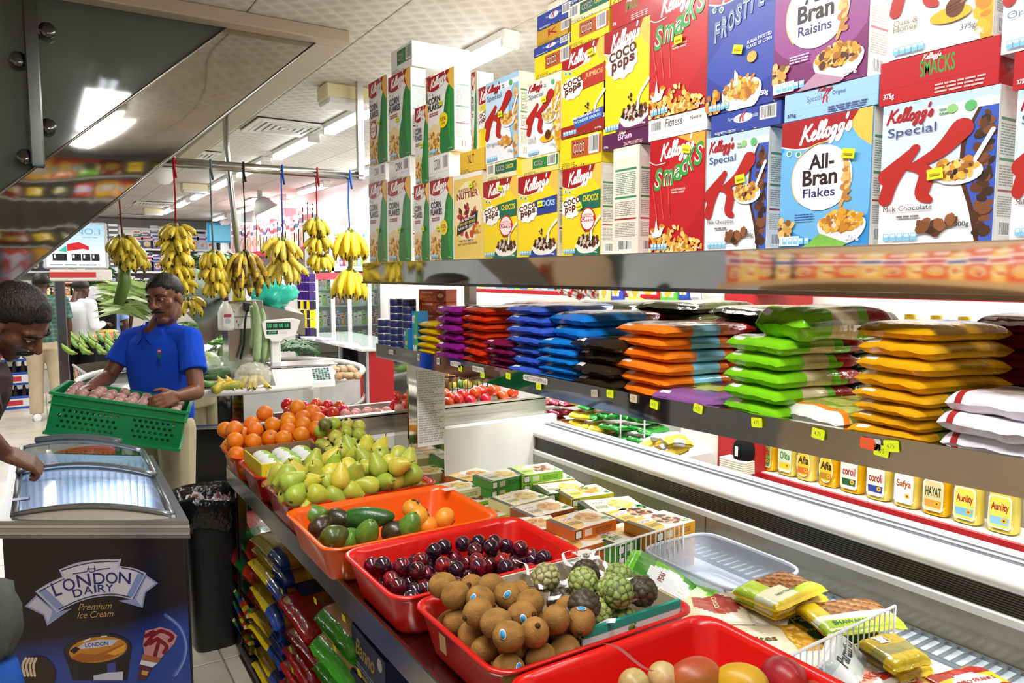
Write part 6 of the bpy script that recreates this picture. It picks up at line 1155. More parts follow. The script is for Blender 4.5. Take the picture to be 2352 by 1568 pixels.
def person(name, lab, J, skin, hairc, shirt, trouser, vox=.008, face=True, beard=None, sleeve=.95, long=False, shirtcf=None, shoec='1c1a1a', cut=None):
    base = V((J['pelvis'].x, J['pelvis'].y, 0)); t = thing(name, lab, 'person', base)
    f = J['hf'].normalized(); u = J['hu']; u = (u - f * u.dot(f)).normalized(); r = f.cross(u); H = J['head']
    hp = lambda x, y, z: H + r * x + f * y + u * z
    def hell(mb, x, y, z, rx, ry, rz): mb.ell((0, 0, 0), (1, 1, 1), 'ffffff', 14, 10, Matrix.Translation(hp(x, y, z)) @ Matrix((r, f, u)).transposed().to_4x4() @ Matrix.Diagonal((rx, ry, rz, 1)))
    m = MB(base)
    hell(m, 0, -.012, .035, .077, .096, .088); hell(m, 0, .022, -.035, .06, .068, .08); hell(m, 0, .062, -.098, .03, .026, .024)
    if face:
        cap(m, hp(0, .088, .022), hp(0, .116, -.022), .0095, .0145, 8)
        for s in (-1, 1): cap(m, hp(s * .012, .1, -.027), hp(s * .015, .098, -.027), .0095, .0085, 8); hell(m, s * .037, .044, -.02, .032, .034, .03); cap(m, hp(s * .012, .083, .03), hp(s * .047, .068, .03), .011, .011, 8); cap(m, hp(0, .088, -.058), hp(s * .02, .081, -.06), .0085, .006, 8); cap(m, hp(0, .086, -.07), hp(s * .017, .08, -.069), .009, .006, 8)
    for s in (-1, 1): hell(m, s * .078, -.004, -.008, .012, .024, .034)
    cap(m, hp(0, -.02, -.06), J['neck'], .056, .062)
    sv = (J['sh'][1] - J['sh'][0]); sa = sv.normalized(); up = (J['neck'] - J['pelvis']).normalized(); fw = up.cross(sa).normalized(); hv = (J['hip'][1] - J['hip'][0]).normalized(); sw = sv.length / 2
    def torso(mb, g, z0=-.09, top=True):
        L = J['neck'] - J['pelvis']; R_ = []
        for k, w, d in ((z0, .80, .105), (.08, .86, .112), (.3, .80, .108), (.55, .92, .118), (.75, 1.0, .115), (.88, .92, .095), (.97, .55, .07)) + (((1.03, .34, .058),) if top else ()):
            ax = (hv.lerp(sa, min(1, max(0, k)))).normalized(); fx = up.cross(ax).normalized(); c = (J['pelvis'] + L * k if k >= 0 else J['pelvis'] + L * k); R_.append((c, ax * (sw * w * .93 + g), fx * (d + g)))
        loft(mb, R_)
    torso(m, 0)
    for k in (0, 1):
        s, e, w = J['sh'][k], J['el'][k], J['wr'][k]; cap(m, s, e, .05, .038); cap(m, e, e.lerp(w, .3), .038, .039); cap(m, e.lerp(w, .3), w, .039, .026)
        d = J['hd'][k]; hand(m, w, d[0], d[1], d[2], d[3])
        cap(m, J['hip'][k], J['kn'][k], .082, .054); cap(m, J['kn'][k], J['kn'][k].lerp(J['an'][k], .3), .054, .054); cap(m, J['kn'][k].lerp(J['an'][k], .3), J['an'][k], .054, .036); cap(m, J['an'][k] - V((0, 0, .035)), J['an'][k] + J['ft'][k] * .16 - V((0, 0, .045)), .035, .028)
    def scf(p):
        q = p - H; y = q.dot(f); z = q.dot(u); x = abs(q.dot(r)); c = mix(skin, dim(skin, .75), max(0, noise.noise(p * 9)) * .6)
        if face and y > .06 and x < .022 and -.078 < z < -.05: c = mix(c, '6a3030', .45)
        if beard and y > .0 and -.112 < z < -.03 and y > .02 and q.length < .15: c = mix(c, '1a1412', beard * max(0, min(1, (-z - .03) * 20)))
        return c
    fuse(m, 'body', SKIN, t, vox, scf, 5)
    # hair cap
    m = MB(base); Mh = Matrix.Translation(hp(0, -.014, .036)) @ Matrix((r, f, u)).transposed().to_4x4()
    def hd_(v):
        line = -.25 + max(0, v.y) * .75 + (.12 if v.y < -.3 else 0) - (.25 if v.y < -.4 else 0)
        return (1.0 + .05 * noise.noise(v * 7) + .03 * noise.noise(v * 17)) if v.z > line else .86
    m.ell((0, 0, 0), (.085, .104, .097), hairc, 36, 26, Mh, hd_); m.build('hair', HAIR, t)
    if face:
        for s in (-1, 1):
            e = MB(base); e.ell((0, 0, 0), (.0135, .008, .0075), lambda v: '1a120e' if (v.x ** 2 + v.z ** 2) < .3 and v.y > 0 else '9a9088', 14, 10, Matrix.Translation(hp(s * .031, .083, .008)) @ Matrix((r, f, u)).transposed().to_4x4()); e.build('eye', PLASTIC, t)
            e = MB(base); e.tube([hp(s * .014, .097, .031), hp(s * .03, .093, .036), hp(s * .05, .078, .03)], [.004, .005, .003], hairc, 6, True); e.build('eyebrow', HAIR, t)
            e = MB(base); e.tube([hp(s * .05, .072, .012), hp(s * .032, .0875, .0165), hp(s * .014, .088, .011)], [.003, .0055, .003], dim(skin, .8), 6); e.build('eyelid', SKIN, t)
        if beard: e = MB(base); e.tube([hp(-.034, .083, -.058), hp(-.02, .1, -.046), hp(0, .106, -.043), hp(.02, .1, -.046), hp(.034, .083, -.058)], [.004, .008, .007, .008, .004], hairc, 8); e.build('moustache', HAIR, t)
    # shirt and trousers
    m = MB(base); torso(m, .016, -.10, False)
    for k in (0, 1): cap(m, J['neck'] - up * .035 - sa * .03 * (1 - 2 * k), J['sh'][k], .062, .063)
    for k in (0, 1):
        s, e, w = J['sh'][k], J['el'][k], J['wr'][k]
        if long: cap(m, s, e, .066, .055); cap(m, e, w, .055, .04)
        else: q_ = s.lerp(e, sleeve); cap(m, s, s.lerp(e, .3), .064, .064); m.tube([s, s.lerp(e, .5 * sleeve), q_], [.06, .064, .066], 'ffffff', 14)
    fuse(m, 'shirt', CLOTH, t, vox, shirtcf or (lambda p: mix(shirt, dim(shirt, .8), max(0, noise.noise(p * 6)))), 2)
    m = MB(base); L = J['neck'] - J['pelvis']; fx = up.cross(hv).normalized()
    loft(m, [(J['pelvis'] - up * .10, hv * sw * .86, fx * .125), (J['pelvis'] - up * .02, hv * (sw * .86), fx * .124), (J['pelvis'] + up * .05, hv * (sw * .84), fx * .12)])
    for k in (0, 1): cap(m, J['hip'][k], J['kn'][k], .1, .078); m.tube([J['kn'][k] + V((0, 0, .05)), J['kn'][k], J['kn'][k].lerp(J['an'][k], .5), J['an'][k] + V((0, 0, .0))], [.06, .078, .074, .07], 'ffffff', 14)
    fuse(m, 'trousers', CLOTH, t, vox, lambda p: mix(trouser, dim(trouser, .75), max(0, noise.noise(p * 5) * 1.2)), 2)
    for k in (0, 1):
        e = MB(base); a = J['an'][k]; z0 = V((a.x, a.y, 0)); ft = J['ft'][k]; loft(e, [(z0 - ft * .07 + V((0, 0, .001)), ft.cross(V((0, 0, 1))) * .04, ft * .0 + V((0, 0, .001))), (z0 - ft * .07 + V((0, 0, .045)), ft.cross(V((0, 0, 1))) * .04, V((0, 0, .044))), (z0 + ft * .08 + V((0, 0, .035)), ft.cross(V((0, 0, 1))) * .047, V((0, 0, .034))), (z0 + ft * .18 + V((0, 0, .022)), ft.cross(V((0, 0, 1))) * .03, V((0, 0, .02)))], 12); e.build('shoe', RUBBER, t)
    return t
def gnd(p): return V((p.x, p.y, .07))
Z = V((0, 0, 1)); toC = V((-.30, -.95, 0))
# crate carried by the man in blue
d1, d2 = 3.30, 3.50
q0, q1 = atD(122, 903, d1), atD(428, 948, d2); ux = (q1 - q0); Lx = ux.length; ux.normalize(); uy = V((-ux.y, ux.x, 0)).normalized(); uz = ux.cross(uy); 
if uz.z < 0: uz = -uz
Hc, Dc = .185, .36
cr = thing('plastic_crate', 'green perforated plastic crate of small onions carried by the man in blue', 'crate', q0 - uz * Hc); o = cr.location
cw = lambda x, y, z: q0 + ux * x + uy * y + uz * (z - Hc)
GRN = '12884a'
def pwall(nm, fn, L, H, holes):
    m = MB(o); nx = int(L / .012); nz = int(H / .012)
    def is_h(i, j): return holes(i, j, nx, nz)
    for side in (0, 1):
        for i in range(nx):
            for j in range(nz):
                if not is_h(i, j): m.face([fn(L * a / nx, H * b / nz, side * .004) for a, b in ((i, j), (i + 1, j), (i + 1, j + 1), (i, j + 1))], GRN)
    return m.build(nm, PLASTIC, cr)
hol = lambda i, j, nx, nz: 2 < j < nz - 4 and 2 < i < nx - 3 and not (.48 * nx < i < .60 * nx) and j % 2 == 1 and (i + (j // 2) % 2) % 2 == 0
pwall('front_wall', lambda x, z, e: cw(x, e, z), Lx, Hc, hol); pwall('rear_wall', lambda x, z, e: cw(x, Dc - e, z), Lx, Hc, hol); pwall('end_wall', lambda x, z, e: cw(Lx - e, x, z), Dc, Hc, hol); pwall('end_wall', lambda x, z, e: cw(e, x, z), Dc, Hc, hol)
m = MB(o); m.add([cw(0, 0, .003), cw(Lx, 0, .003), cw(Lx, Dc, .003), cw(0, Dc, .003), cw(0, 0, -.001), cw(Lx, 0, -.001), cw(Lx, Dc, -.001), cw(0, Dc, -.001)], [(0, 1, 2, 3), (7, 6, 5, 4)], GRN, False); m.build('crate_floor', PLASTIC, cr)
for zz_, hh, ee in ((Hc - .004, .012, .014), (Hc - .045, .006, .01), (.0, .012, .008)):
    m = MB(o)
    for a, b in (((-ee, -ee), (Lx + ee, .002)), ((-ee, Dc - .002), (Lx + ee, Dc + ee)), ((-ee, .002), (.002, Dc)), ((Lx - .002, .002), (Lx + ee, Dc))):
        P = [cw(x, y, z) for z in (zz_, zz_ + hh) for x, y in ((a[0], a[1]), (b[0], a[1]), (b[0], b[1]), (a[0], b[1]))]; m.add(P, [(0,3,2,1),(4,5,6,7),(0,1,5,4),(1,2,6,5),(2,3,7,6),(3,0,4,7)], '17964f', False)
    m.build('rim' if hh > .01 and zz_ > .1 else 'rib', PLASTIC, cr)
som = MB().ell((0, 0, 0), (.028, .028, .025), lambda u: mix('b8848a', 'c8a48a', .5 + .8 * noise.noise(u * 2)), 12, 8, None, lambda u: 1 + .2 * max(0, u.z - .85)).mesh('onion', FRUIT)
for i in range(10):
    for j in range(5): p = cw(.05 + (Lx - .1) * i / 9, .05 + (Dc - .1) * j / 4, Hc - .012 + rf.uniform(-.01, .012)); stamp([('onion', som)], 'onion', f'small pinkish onion in the green crate, {ORD[i]} along from the stair side, {ORD[j]} row in', 'onion', p, rrot(), 'onions in the green crate', .95)
J = dict(head=atD(379, 686, 3.80), hf=V((-.62, -.75, -.16)), hu=V((-.12, .05, 1)), neck=atD(368, 752, 3.88), pelvis=atD(375, 968, 3.98), sh=[atD(302, 780, 3.93), atD(436, 778, 3.82)], el=[atD(248, 868, 3.86), atD(452, 900, 3.72)], wr=[atD(208, 888, 3.56), atD(404, 910, 3.56)], hip=[atD(342, 985, 4.0), atD(405, 985, 3.95)], kn=[atD(365, 1165, 4.0), atD(412, 1165, 3.9)])
J['an'] = [gnd(onZ(388, 1345, .0)), gnd(onZ(430, 1335, .0))]; J['ft'] = [V((-.4, -.9, 0)).normalized(), V((-.25, -.95, 0)).normalized()]
J['hd'] = [(V((-.5, -.6, -.1)), Z, V((.6, -.5, .2)), .8), ((atD(366, 922, 3.45) - J['wr'][1]), V((-.2, -.8, .6)), V((-.5, -.1, .7)), 1.0)]
def blueshirt(p):
    q = p - J['neck']; c = mix('1d4fd2', '1740b4', max(0, noise.noise(p * 6)))
    return c
man = person('person', 'man in a royal blue polo shirt carrying the green crate of onions', J, '7a4a30', '0d0a0a', '1d4fd2', 'c9bd9c', .0055, True, .22, .62, False, blueshirt)
# collar, placket and chest emblem of the polo shirt
up = (J['neck'] - J['pelvis']).normalized(); sa = (J['sh'][1] - J['sh'][0]).normalized(); fw = -up.cross(sa); fw = fw if fw.y < 0 else -fw; b0 = man.location
nk = J['neck'] - up * .02
m = MB(b0)
for s in (-1, 1): m.add([nk + sa * s * .075 + fw * .02 + up * .055, nk + sa * s * .085 + fw * .075 + up * .0, nk + sa * s * .045 + fw * .118 - up * .055, nk + sa * s * .012 + fw * .118 - up * .015, nk + sa * s * .05 + fw * .08 + up * .04], [(0, 1, 2, 3, 4)], '1a48c6', False)
m.add([nk - sa * .075 + fw * .02 + up * .055, nk - sa * .05 - fw * .06 + up * .05, nk + sa * .05 - fw * .06 + up * .05, nk + sa * .075 + fw * .02 + up * .055, nk + sa * .085 + fw * .02 + up * .015, nk + sa * .055 - fw * .075 + up * .005, nk - sa * .055 - fw * .075 + up * .005, nk - sa * .085 + fw * .02 + up * .015], [(0, 1, 6, 7), (1, 2, 5, 6), (2, 3, 4, 5)], '1a48c6', False); m.build('collar', CLOTH, man)
em = atD(366, 812, 3.70); m = MB(b0)
for dz, w, h, c in ((.012, .026, .02, 'b83a4a'), (.013, .018, .008, 'e6d8dc'), (-.012, .024, .022, '2a7a4a')): m.face([em + sa * x * w / 2 + up * (dz + y * h / 2) + fw * (.0006 if h < .01 else 0) for x, y in ((-1, -1), (1, -1), (1, 1), (-1, 1))], c)
m.build('chest_emblem', CLOTH, man)
# man at the freezer, mostly outside the frame
J = dict(head=atD(34, 738, 2.42), hf=_Rt * .66 - _U * .7 + _F * .15, hu=_Rt * .62 + _U * .72 - _F * .2, neck=atD(-55, 812, 2.5), pelvis=atD(-190, 1120, 2.62), sh=[atD(-60, 870, 2.36), atD(-150, 850, 2.72)], el=[atD(-45, 1000, 2.22), atD(-160, 1050, 2.6)], wr=[atD(10, 1040, 2.32), atD(-110, 1120, 2.5)], hip=[atD(-170, 1135, 2.52), atD(-205, 1130, 2.7)], kn=[atD(-170, 1420, 2.5), atD(-210, 1400, 2.7)])
J['an'] = [gnd(J['kn'][0]), gnd(J['kn'][1])]; J['ft'] = [V((.9, -.3, 0)).normalized()] * 2; J['hd'] = [(atD(60, 1058, 2.36) - J['wr'][0], V((.1, -.5, .8)), V((.3, .8, .2)), 1.15), (V((.3, -.4, -.8)), V((0, -1, 0)), V((.9, 0, 0)), .6)]
person('person', 'black-haired man leaning in with one fist on the ice cream freezer lid', J, '6a4230', '0c0a0a', '4a3a3a', '4a4a52', .006, True, .4, .6)
# three shoppers with their backs turned
def stand(px, ytop, d, face, shirt, trou, lab, long=False, head_down=0, cf=None, bag=False, sw=.2, hair='120e0c', skin='5a3826', step=.0):
    g = atD(px, ytop, d); x, y = g.x, g.y; f = V((cos(face), sin(face), 0)); s = V((-f.y, f.x, 0)) * -1; ht = g.z; k = ht / 1.7
    pt = lambda a, b, z: V((x, y, 0)) + s * a * k + f * b * k + Z * z * k
    J = dict(head=pt(0, .02 + .04 * head_down, 1.57 - .02 * head_down), hf=f - Z * (.1 + .5 * head_down), hu=Z + f * .3 * head_down, neck=pt(0, -.03, 1.43), pelvis=pt(0, 0, .93), sh=[pt(-sw + .015, -.02, 1.385), pt(sw - .015, -.02, 1.385)], el=[pt(-.26, -.03, 1.1), pt(.26, -.03, 1.1)], wr=[pt(-.24, .08, .86), pt(.24, .08, .86)], hip=[pt(-.09, 0, .9), pt(.09, 0, .9)], kn=[pt(-.1, .02, .49), pt(.1, .02 + step, .49)], an=[pt(-.11, 0, .08), pt(.11, step * .5, .08)], ft=[(f - s * .2).normalized(), (f + s * .2).normalized()])
    if long: J['wr'] = [pt(-.12, .24, 1.12), pt(.12, .24, 1.12)]
    J['hd'] = [(-Z + f * .3, -s, f, .5), (-Z + f * .3, s, f, .5)]
    if long: J['hd'] = [(f, Z, s, .7), (f, Z, -s, .7)]
    t = person('person', lab, J, skin, hair, shirt, trou, .011, True, .2, .75, long, cf); return t, J, f, s, k
def plaid(p): a = int(p.z * 60) % 3; b = int((p.x - p.y) * 55) % 3; return mix('2f5a50', '8fb0a0', .12 + .25 * (a == 0) + .25 * (b == 0))
stand(92, 627, 8.45, 1.45, '3a6a5c', 'd8c6a6', 'man in a green checked shirt and beige trousers seen from behind', cf=plaid, sw=.225)
stand(178, 640, 8.9, .75, 'eef0f4', '17171c', 'man in a white shirt and black trousers looking down, seen from behind', long=True, head_down=.6, sw=.22)
t, J, f, s, k = stand(243, 655, 10.2, 1.3, '8fb0e6', '2a2a32', 'man in a light blue shirt with a black backpack', sw=.21)
b0 = t.location; m = MB(b0); c = J['pelvis'].lerp(J['neck'], .62) - f * .2; loft(m, [(c - Z * .24, s * .12, f * .07), (c - Z * .22, s * .15, f * .1), (c, s * .16, f * .12), (c + Z * .16, s * .14, f * .1), (c + Z * .22, s * .09, f * .06)]); fuse(m, 'backpack', CLOTH, t, .012, lambda p: '17171a')
for q_ in (-1, 1): MB(b0).tube([c + s * .1 * q_ + Z * .18, J['neck'] + s * .11 * q_ - Z * .02 - f * .02, J['neck'] + s * .13 * q_ + f * .13 - Z * .12, c + s * .16 * q_ + f * .3 - Z * .1], .022, '17171a', 8, True, .4).build('backpack_strap', CLOTH, t)
stand(262, 650, 12.5, 1.5, '6a6a72', '2a2a30', 'dark-haired shopper far back beside the man with the backpack', sw=.2)
# ================= round vegetable stand, bananas, scale =================
SX, SY, SR = 1.15, 5.7, .97; SZ = .93
vs_ = thing('vegetable_stand', 'round steel vegetable stand with mirror band and white rim', 'stand', (SX, SY, 0)); o = vs_.location
cy = lambda r, a, z: (SX + r * cos(a), SY + r * sin(a), z)
MB(o).grid(lambda u, v: cy(SR, 2 * pi * u, .745 + .19 * v), 64, 1, 'cfd0d0').build('mirror_band', MIRROR, vs_)
MB(o).tube([cy(SR, 2 * pi * k / 64, .955) for k in range(65)], .022, 'd6d5d0', 8).build('top_rim', PLASTIC, vs_)
MB(o).tube([cy(SR + .005, 2 * pi * k / 64, .745) for k in range(65)], .014, 'a8a8a8', 8).build('bottom_rim', STEEL, vs_)
MB(o).lathe([(0, SZ - .03), (SR - .01, SZ - .03), (SR - .01, SZ - .015), (0, SZ - .015)], 'b8b8b4', 48, Matrix.Translation((SX, SY, 0))).build('deck', STEEL, vs_)
for k in range(6): a = k * pi / 3 + .3; MB(o).box((SX + .8 * cos(a) - .02, SY + .8 * sin(a) - .02, 0), (SX + .8 * cos(a) + .02, SY + .8 * sin(a) + .02, .9), '6a6a6a').build('leg', STEEL, vs_)
MB(o).lathe([(0, .05), (SR - .15, .05), (SR - .15, .08), (0, .08)], '2a2826', 32, Matrix.Translation((SX, SY, 0))).build('lower_deck', PAINT, vs_)
for cx_, cy__, r_, z_ in ((1.02, 6.2, .42, 1.0), (1.0, 6.42, .28, 1.12)): MB(o).lathe([(0, .9), (r_, .9), (r_, z_), (0, z_)], 'b0b0ac', 32, Matrix.Translation((cx_, cy__, 0))).build('inner_tier', STEEL, vs_)
MB(o).lathe([(.60, .08), (.62, .08), (.62, .9), (.6, .9)], '191817', 32, Matrix.Translation((SX, SY, 0))).build('core', PAINT, vs_)
PX_, PY_ = onZ(568, 740, 1.2).x, 5.75
pp_ = onY(568, 830, 5.3); MB(o).box((pp_.x - .12, 5.3, SZ - .02), (pp_.x + .12, 5.5, onY(568, 690, 5.3).z), 'b8b6ae', .006).build('service_post', STEEL, vs_)
for (x0_, y0_, x1_, y1_) in ((455, 745, 545, 700), (600, 700, 700, 722)):
    a, b = onY(x0_, y0_, 5.6), onY(x1_, y1_, 5.6); MB(o).add([a + Z * -.0, b, b - Z * .16, a - Z * .16], [(0, 1, 2, 3)], 'b0aea8').add([a, b, b + V((0, .5, .06)), a + V((0, .5, .06))], [(0, 1, 2, 3)], 'c0beb8').build('tier_panel', STEEL, vs_)
sp = thing('electric_sockets', 'white wall sockets with a black plug on the steel post behind the scale', 'socket', onY(548, 716, 5.28)); q = sp.location
for px, py, w, h in ((548, 712, .17, .09), (555, 742, .12, .08)):
    p = onY(px, py, 5.29); m = MB(q); m.box((p.x - w / 2, p.y, p.z - h / 2), (p.x + w / 2, p.y + .03, p.z + h / 2), 'efefec', .004); m.build('socket_plate', PLASTIC, sp)
    MB(q).box((p.x - w * .3, p.y - .002, p.z + .005), (p.x - w * .26, p.y, p.z + .02), '222222').box((p.x - w * .2, p.y - .002, p.z - .02), (p.x - w * .16, p.y, p.z - .005), '222222').build('socket_slot', PLASTIC, sp)
p = onY(568, 705, 5.26); MB(q).box((p.x - .025, p.y - .02, p.z - .03), (p.x + .025, p.y + .03, p.z + .03), '161616', .008).tube([p, p + V((-.02, -.01, -.1)), onY(560, 790, 5.25), onY(552, 825, 5.24)], .008, '161616', 6).build('black_plug', RUBBER, sp)
a, b = onY(520, 342, 5.7), onY(560, 690, 5.3); m = MB(a); m.tube([V((a.x, a.y, CEIL)), a, b], .02, 'b9bab6', 10); tag(m.build('steel_pole', STEEL), 'slanting steel pole from ceiling to the post with sockets', 'pole')
# scale
p0 = onZ(678, 884, .965); sc = thing('weighing_scale', 'white electronic weighing scale with column display on the round stand', 'scale', (p0.x + .095, p0.y + .2, .94), -.12)
WH = 'eeeeea'
MB().box((-.22, -.1, 0), (.22, .2, .10), WH, .012).build('body', PLASTIC, sc)
m = MB(); m.add([(-.19, -.2, .0), (.19, -.2, .0), (.19, -.2, .03), (-.19, -.2, .03), (-.2, -.1, .0), (.2, -.1, 0), (.2, -.09, .12), (-.2, -.09, .12)], [(0, 1, 2, 3), (3, 2, 6, 7), (0, 3, 7, 4), (1, 5, 6, 2), (4, 7, 6, 5)], 'e6e6e2', False); m.build('keyboard_housing', PLASTIC, sc)
P = Print(.38, .15); P.rect(.02, .05, .98, .97, 'd8d6d2'); P.rect(.05, .1, .58, .9, 'f2efe2')
for i in range(9):
    for j in range(6): P.rect(.06 + .057 * i, .13 + .125 * j, .106 + .057 * i, .225 + .125 * j, 'f6f4ec')
for i in range(6):
    for j in range(6): P.rect(.65 + .05 * i, .15 + .13 * j, .688 + .05 * i, .24 + .13 * j, '3a4a52' if (i + j) % 4 else '58b89a')
P.put(MB(), lambda u, v, e: ((u - .5) * .38, -.2 + .11 * v - e, .03 + .09 * v + e + .0008)).build('keypad', PLASTIC, sc)
MB().box((-.2, -.06, .125), (.24, .22, .135), 'd2d4d4', .003).box((-.03, .05, .1), (.03, .1, .125), '8a8a88').build('platform', STEEL, sc)
MB().box((-.165, .17, .0), (-.1, .23, .31), WH, .008).build('column', PLASTIC, sc)
m = MB(); m.add([(x, y, z) for y in (.12, .23) for x, z in ((-.205, .31), (-.225, .41), (-.21, .425), (-.01, .435), (.03, .425), (-.005, .325), (-.09, .305), (-.1, .285), (-.165, .285), (-.175, .305))], [tuple(range(10))[::-1], tuple(range(10, 20))] + [(k, (k + 1) % 10, 10 + (k + 1) % 10, 10 + k) for k in range(10)], WH, False); m.build('display_head', PLASTIC, sc)
P = Print(.3, .12); P.rect(.02, .42, .85, .95, '1d2422'); P.rect(.02, .1, .4, .36, '1d2422'); P.lines(.48, .12, .75, .3, 2, 'a8a8a8')
for k, t in enumerate(('0.00', '0.000', '0.00', '0.00')): P.text(t, .05 + .2 * k, .58, .19 + .2 * k, .85, '3ad088')
P.text('0.000', .06, .16, .34, .3, '3ad088'); P.put(MB(), lambda u, v, e: (-.2 + u * .19, .119 - e, .325 + v * .095)).build('display', mat('lit_display', .3, emit=.5), sc)
# hanging rail
RY = 4.72; ra, rbb = onY(372, 375, RY), onY(832, 405, RY)
rl = thing('banana_rail', 'square steel rail hung under the ceiling with strings of bananas', 'rail', rbb)
MB(rbb).tube([V((ra.x - .3, RY, rbb.z)), rbb], .028, 'c9c7c0', 4).build('rail_bar', STEEL, rl); MB(rbb).box((rbb.x - .03, RY - .02, rbb.z - .02), (rbb.x + .01, RY + .02, CEIL), 'c9c7c0').build('hanger', STEEL, rl)
BAN = mat('banana_skin', .42, var=.14, vscale=60, rnd=.06)
def banana(L, r, c, c2, bend, spots):
    pts = []; rs = []; n = 9
    for k in range(n): t = k / (n - 1); a = (t - .1) * bend; pts.append((L * sin(a) / bend * 1.0, 0, -L * (1 - (1 - cos(a))) * t if False else -(L / bend) * (sin((t) * bend)))); rs.append(r * (.34 if t == 0 else .55 if k == 1 else .3 if k == n - 1 else min(1, .7 + t * 1.5) if t < .5 else min(1, (1 - t) * 3.2 + .25)))
    pts = [(-(L / bend) * (1 - cos(bend * k / (n - 1))) * 1.0, 0, -(L / bend) * sin(bend * k / (n - 1))) for k in range(n)]
    m = MB(); m.tube(pts, rs, 'ffffff', 6); nf = 6
    for i in range(len(m.f)):
        k = min(i // nf, n - 2); nz = noise.noise(V((i * 1.7, spots, 2.2))); m.c[i] = C('6a6a24' if k == 0 else '3a2a14' if k == n - 2 and (i % 2) else mix(c, c2, max(0, min(1, (nz + .1) * spots))))
    return m.mesh('banana', BAN)
BN = {'big': [banana(.2, .022, 'f0d024', 'e0b820', .9, .6), banana(.215, .022, 'f6dc34', 'd8aa1a', 1.0, .6)], 'old': [banana(.22, .02, 'c8a828', '4a3416', 1.0, 2.2), banana(.2, .02, 'd0b030', '5a3c18', 1.2, 2.0)], 'mid': [banana(.17, .02, 'e8d25a', 'a8822a', 1.0, 1.0), banana(.16, .02, 'e2cc48', 'b89a2a', .9, 1.0)], 'small': [banana(.12, .018, 'ead03a', 'c8a82a', 1.0, .8), banana(.11, .018, 'd8c034', '9a8a2a', 1.1, 1.0)]}
rn = random.Random(21)
def bunch(px, yt, yb, kind, tiers, per, lab, scol, lean=0, top=None, spread=1.0, Y=RY, string=True):
    a = onY(px, yt, Y); b = onY(px, yb, Y); t = thing('banana_bunch', lab, 'bananas', a, 0, 'hanging banana bunches'); H = a.z - b.z
    L = {'big': .19, 'old': .21, 'mid': .165, 'small': .115}[kind]
    MB().tube([(0, 0, .02), (lean * .3, 0, -H * .3), (lean, 0, -max(.05, H - L * .9))], [.014, .018, .012], '6a6a24' if kind != 'old' else '3a2c16', 7).build('stalk', BAN, t)
    if string:
        z = rbb.z - a.z; MB().tube([(0, 0, 0), (rn.uniform(-.01, .01), 0, z * .5), (0, 0, z)], .005 if scol != '2a2a2a' else .004, scol, 5).tube([(0, -.03, z + .03), (0, -.035, z - .03), (.01, -.03, z - .09)], .007, scol, 5).build('string', CLOTH, t)
    for i in range(tiers):
        zc = -i * max(0, H - L * 1.05) / max(1, tiers - 1); fr = i / max(1, tiers - 1) if tiers > 1 else 0
        for k in range(per):
            an = 2 * pi * (k + .5 * (i % 2)) / per + rn.uniform(-.15, .15); til = rn.uniform(.45, .75) * spread + (.4 if k % 2 else 0) * spread
            q_ = link('banana', BN[kind][k % 2], t); q_.location = (lean * fr + .02 * cos(an), .02 * sin(an), zc + rn.uniform(-.012, .012)); q_.rotation_euler = (0, -til, an)
            q_.rotation_mode = 'XYZ'; q_.matrix_basis = Matrix.Translation(q_.location) @ Matrix.Rotation(an, 4, 'Z') @ Matrix.Rotation(-til - .2, 4, 'Y')
    return t
bunch(281, 545, 630, 'small', 4, 14, 'short dark-spotted banana bunch on a thick green stalk nearest the lightbox', '7a3a2a', .05)
m = MB(onY(284, 630, RY)); m.tube([onY(284, 600, RY), onY(286, 650, RY), onY(272, 700, RY)], [.03, .035, .03], '5a7a2a', 10); tag(m.build('banana_stalk', BAN), 'thick green banana stalk hanging under the spotted small bunch', 'stalk')
bunch(403, 520, 690, 'small', 5, 16, 'largest bunch, many small bananas in tiers on the red string', 'a81a1a', .0, None, 1.25)
bunch(432, 690, 740, 'small', 1, 12, 'small single banana cluster beside the blue-shirted man', 'a81a1a', 0, None, 1.5, RY + .2, False)
bunch(489, 580, 690, 'small', 3, 12, 'thin browning banana bunch on the grey string', '5a6a72', .01)
bunch(563, 580, 690, 'old', 2, 14, 'long brown-streaked banana bunch over the sockets', '2a2a2a', 0, None, .9)
bunch(650, 550, 660, 'mid', 2, 14, 'pale yellow banana bunch on the blue string beside the scale', '2a4a9a', .01)
bunch(728, 505, 630, 'small', 3, 12, 'narrow small banana bunch on the red and black string', '8a1a1a', .02)
bunch(803, 530, 690, 'big', 2, 20, 'brightest yellow banana bunch next to the corn boxes', '2a5ab8', 0, None, .75)
# ---- vegetables on the stand
VEG = mat('vegetable', .45, var=.2, vscale=30, rnd=.12, bump=.1, bscale=60)
z2 = lambda x, y: (x / 2.852 + 380, y / 2.852 + 450)
GV = 'vegetables on the round stand'
def veg(name, cat, me, px, py, z, rot, lab, s=1, g=GV): return stamp([(name, me)], name, lab, cat, onZ(px, py, z), rot, g, s)
cab = MB().ell((0, 0, 0), (.1, .1, .088), lambda u: mix('a8c878', 'dcecc0', .5 + .5 * sin(atan2(u.y, u.x) * 5 + 3 * noise.noise(u * 3))), 24, 14, None, lambda u: 1 + .06 * noise.noise(u * 3)).mesh('cabbage', VEG)
for k, (x, y, w) in enumerate(((280,990,'upper'),(395,1025,'second'),(285,1105,'lower'),(340,1060,'middle'))): veg('cabbage', 'cabbage', cab, *z2(x, y), 1.08 - .03 * k, (k, k * .7, k), f'pale green cabbage, the {w} one of the heap behind the cucumbers', .95)
cuc = MB().tube([(x * .04, .004 * x * x, 0) for x in range(-4, 5)], [.012, .022, .027, .028, .029, .028, .027, .022, .01], '2f5a26', 10).mesh('cucumber', VEG)
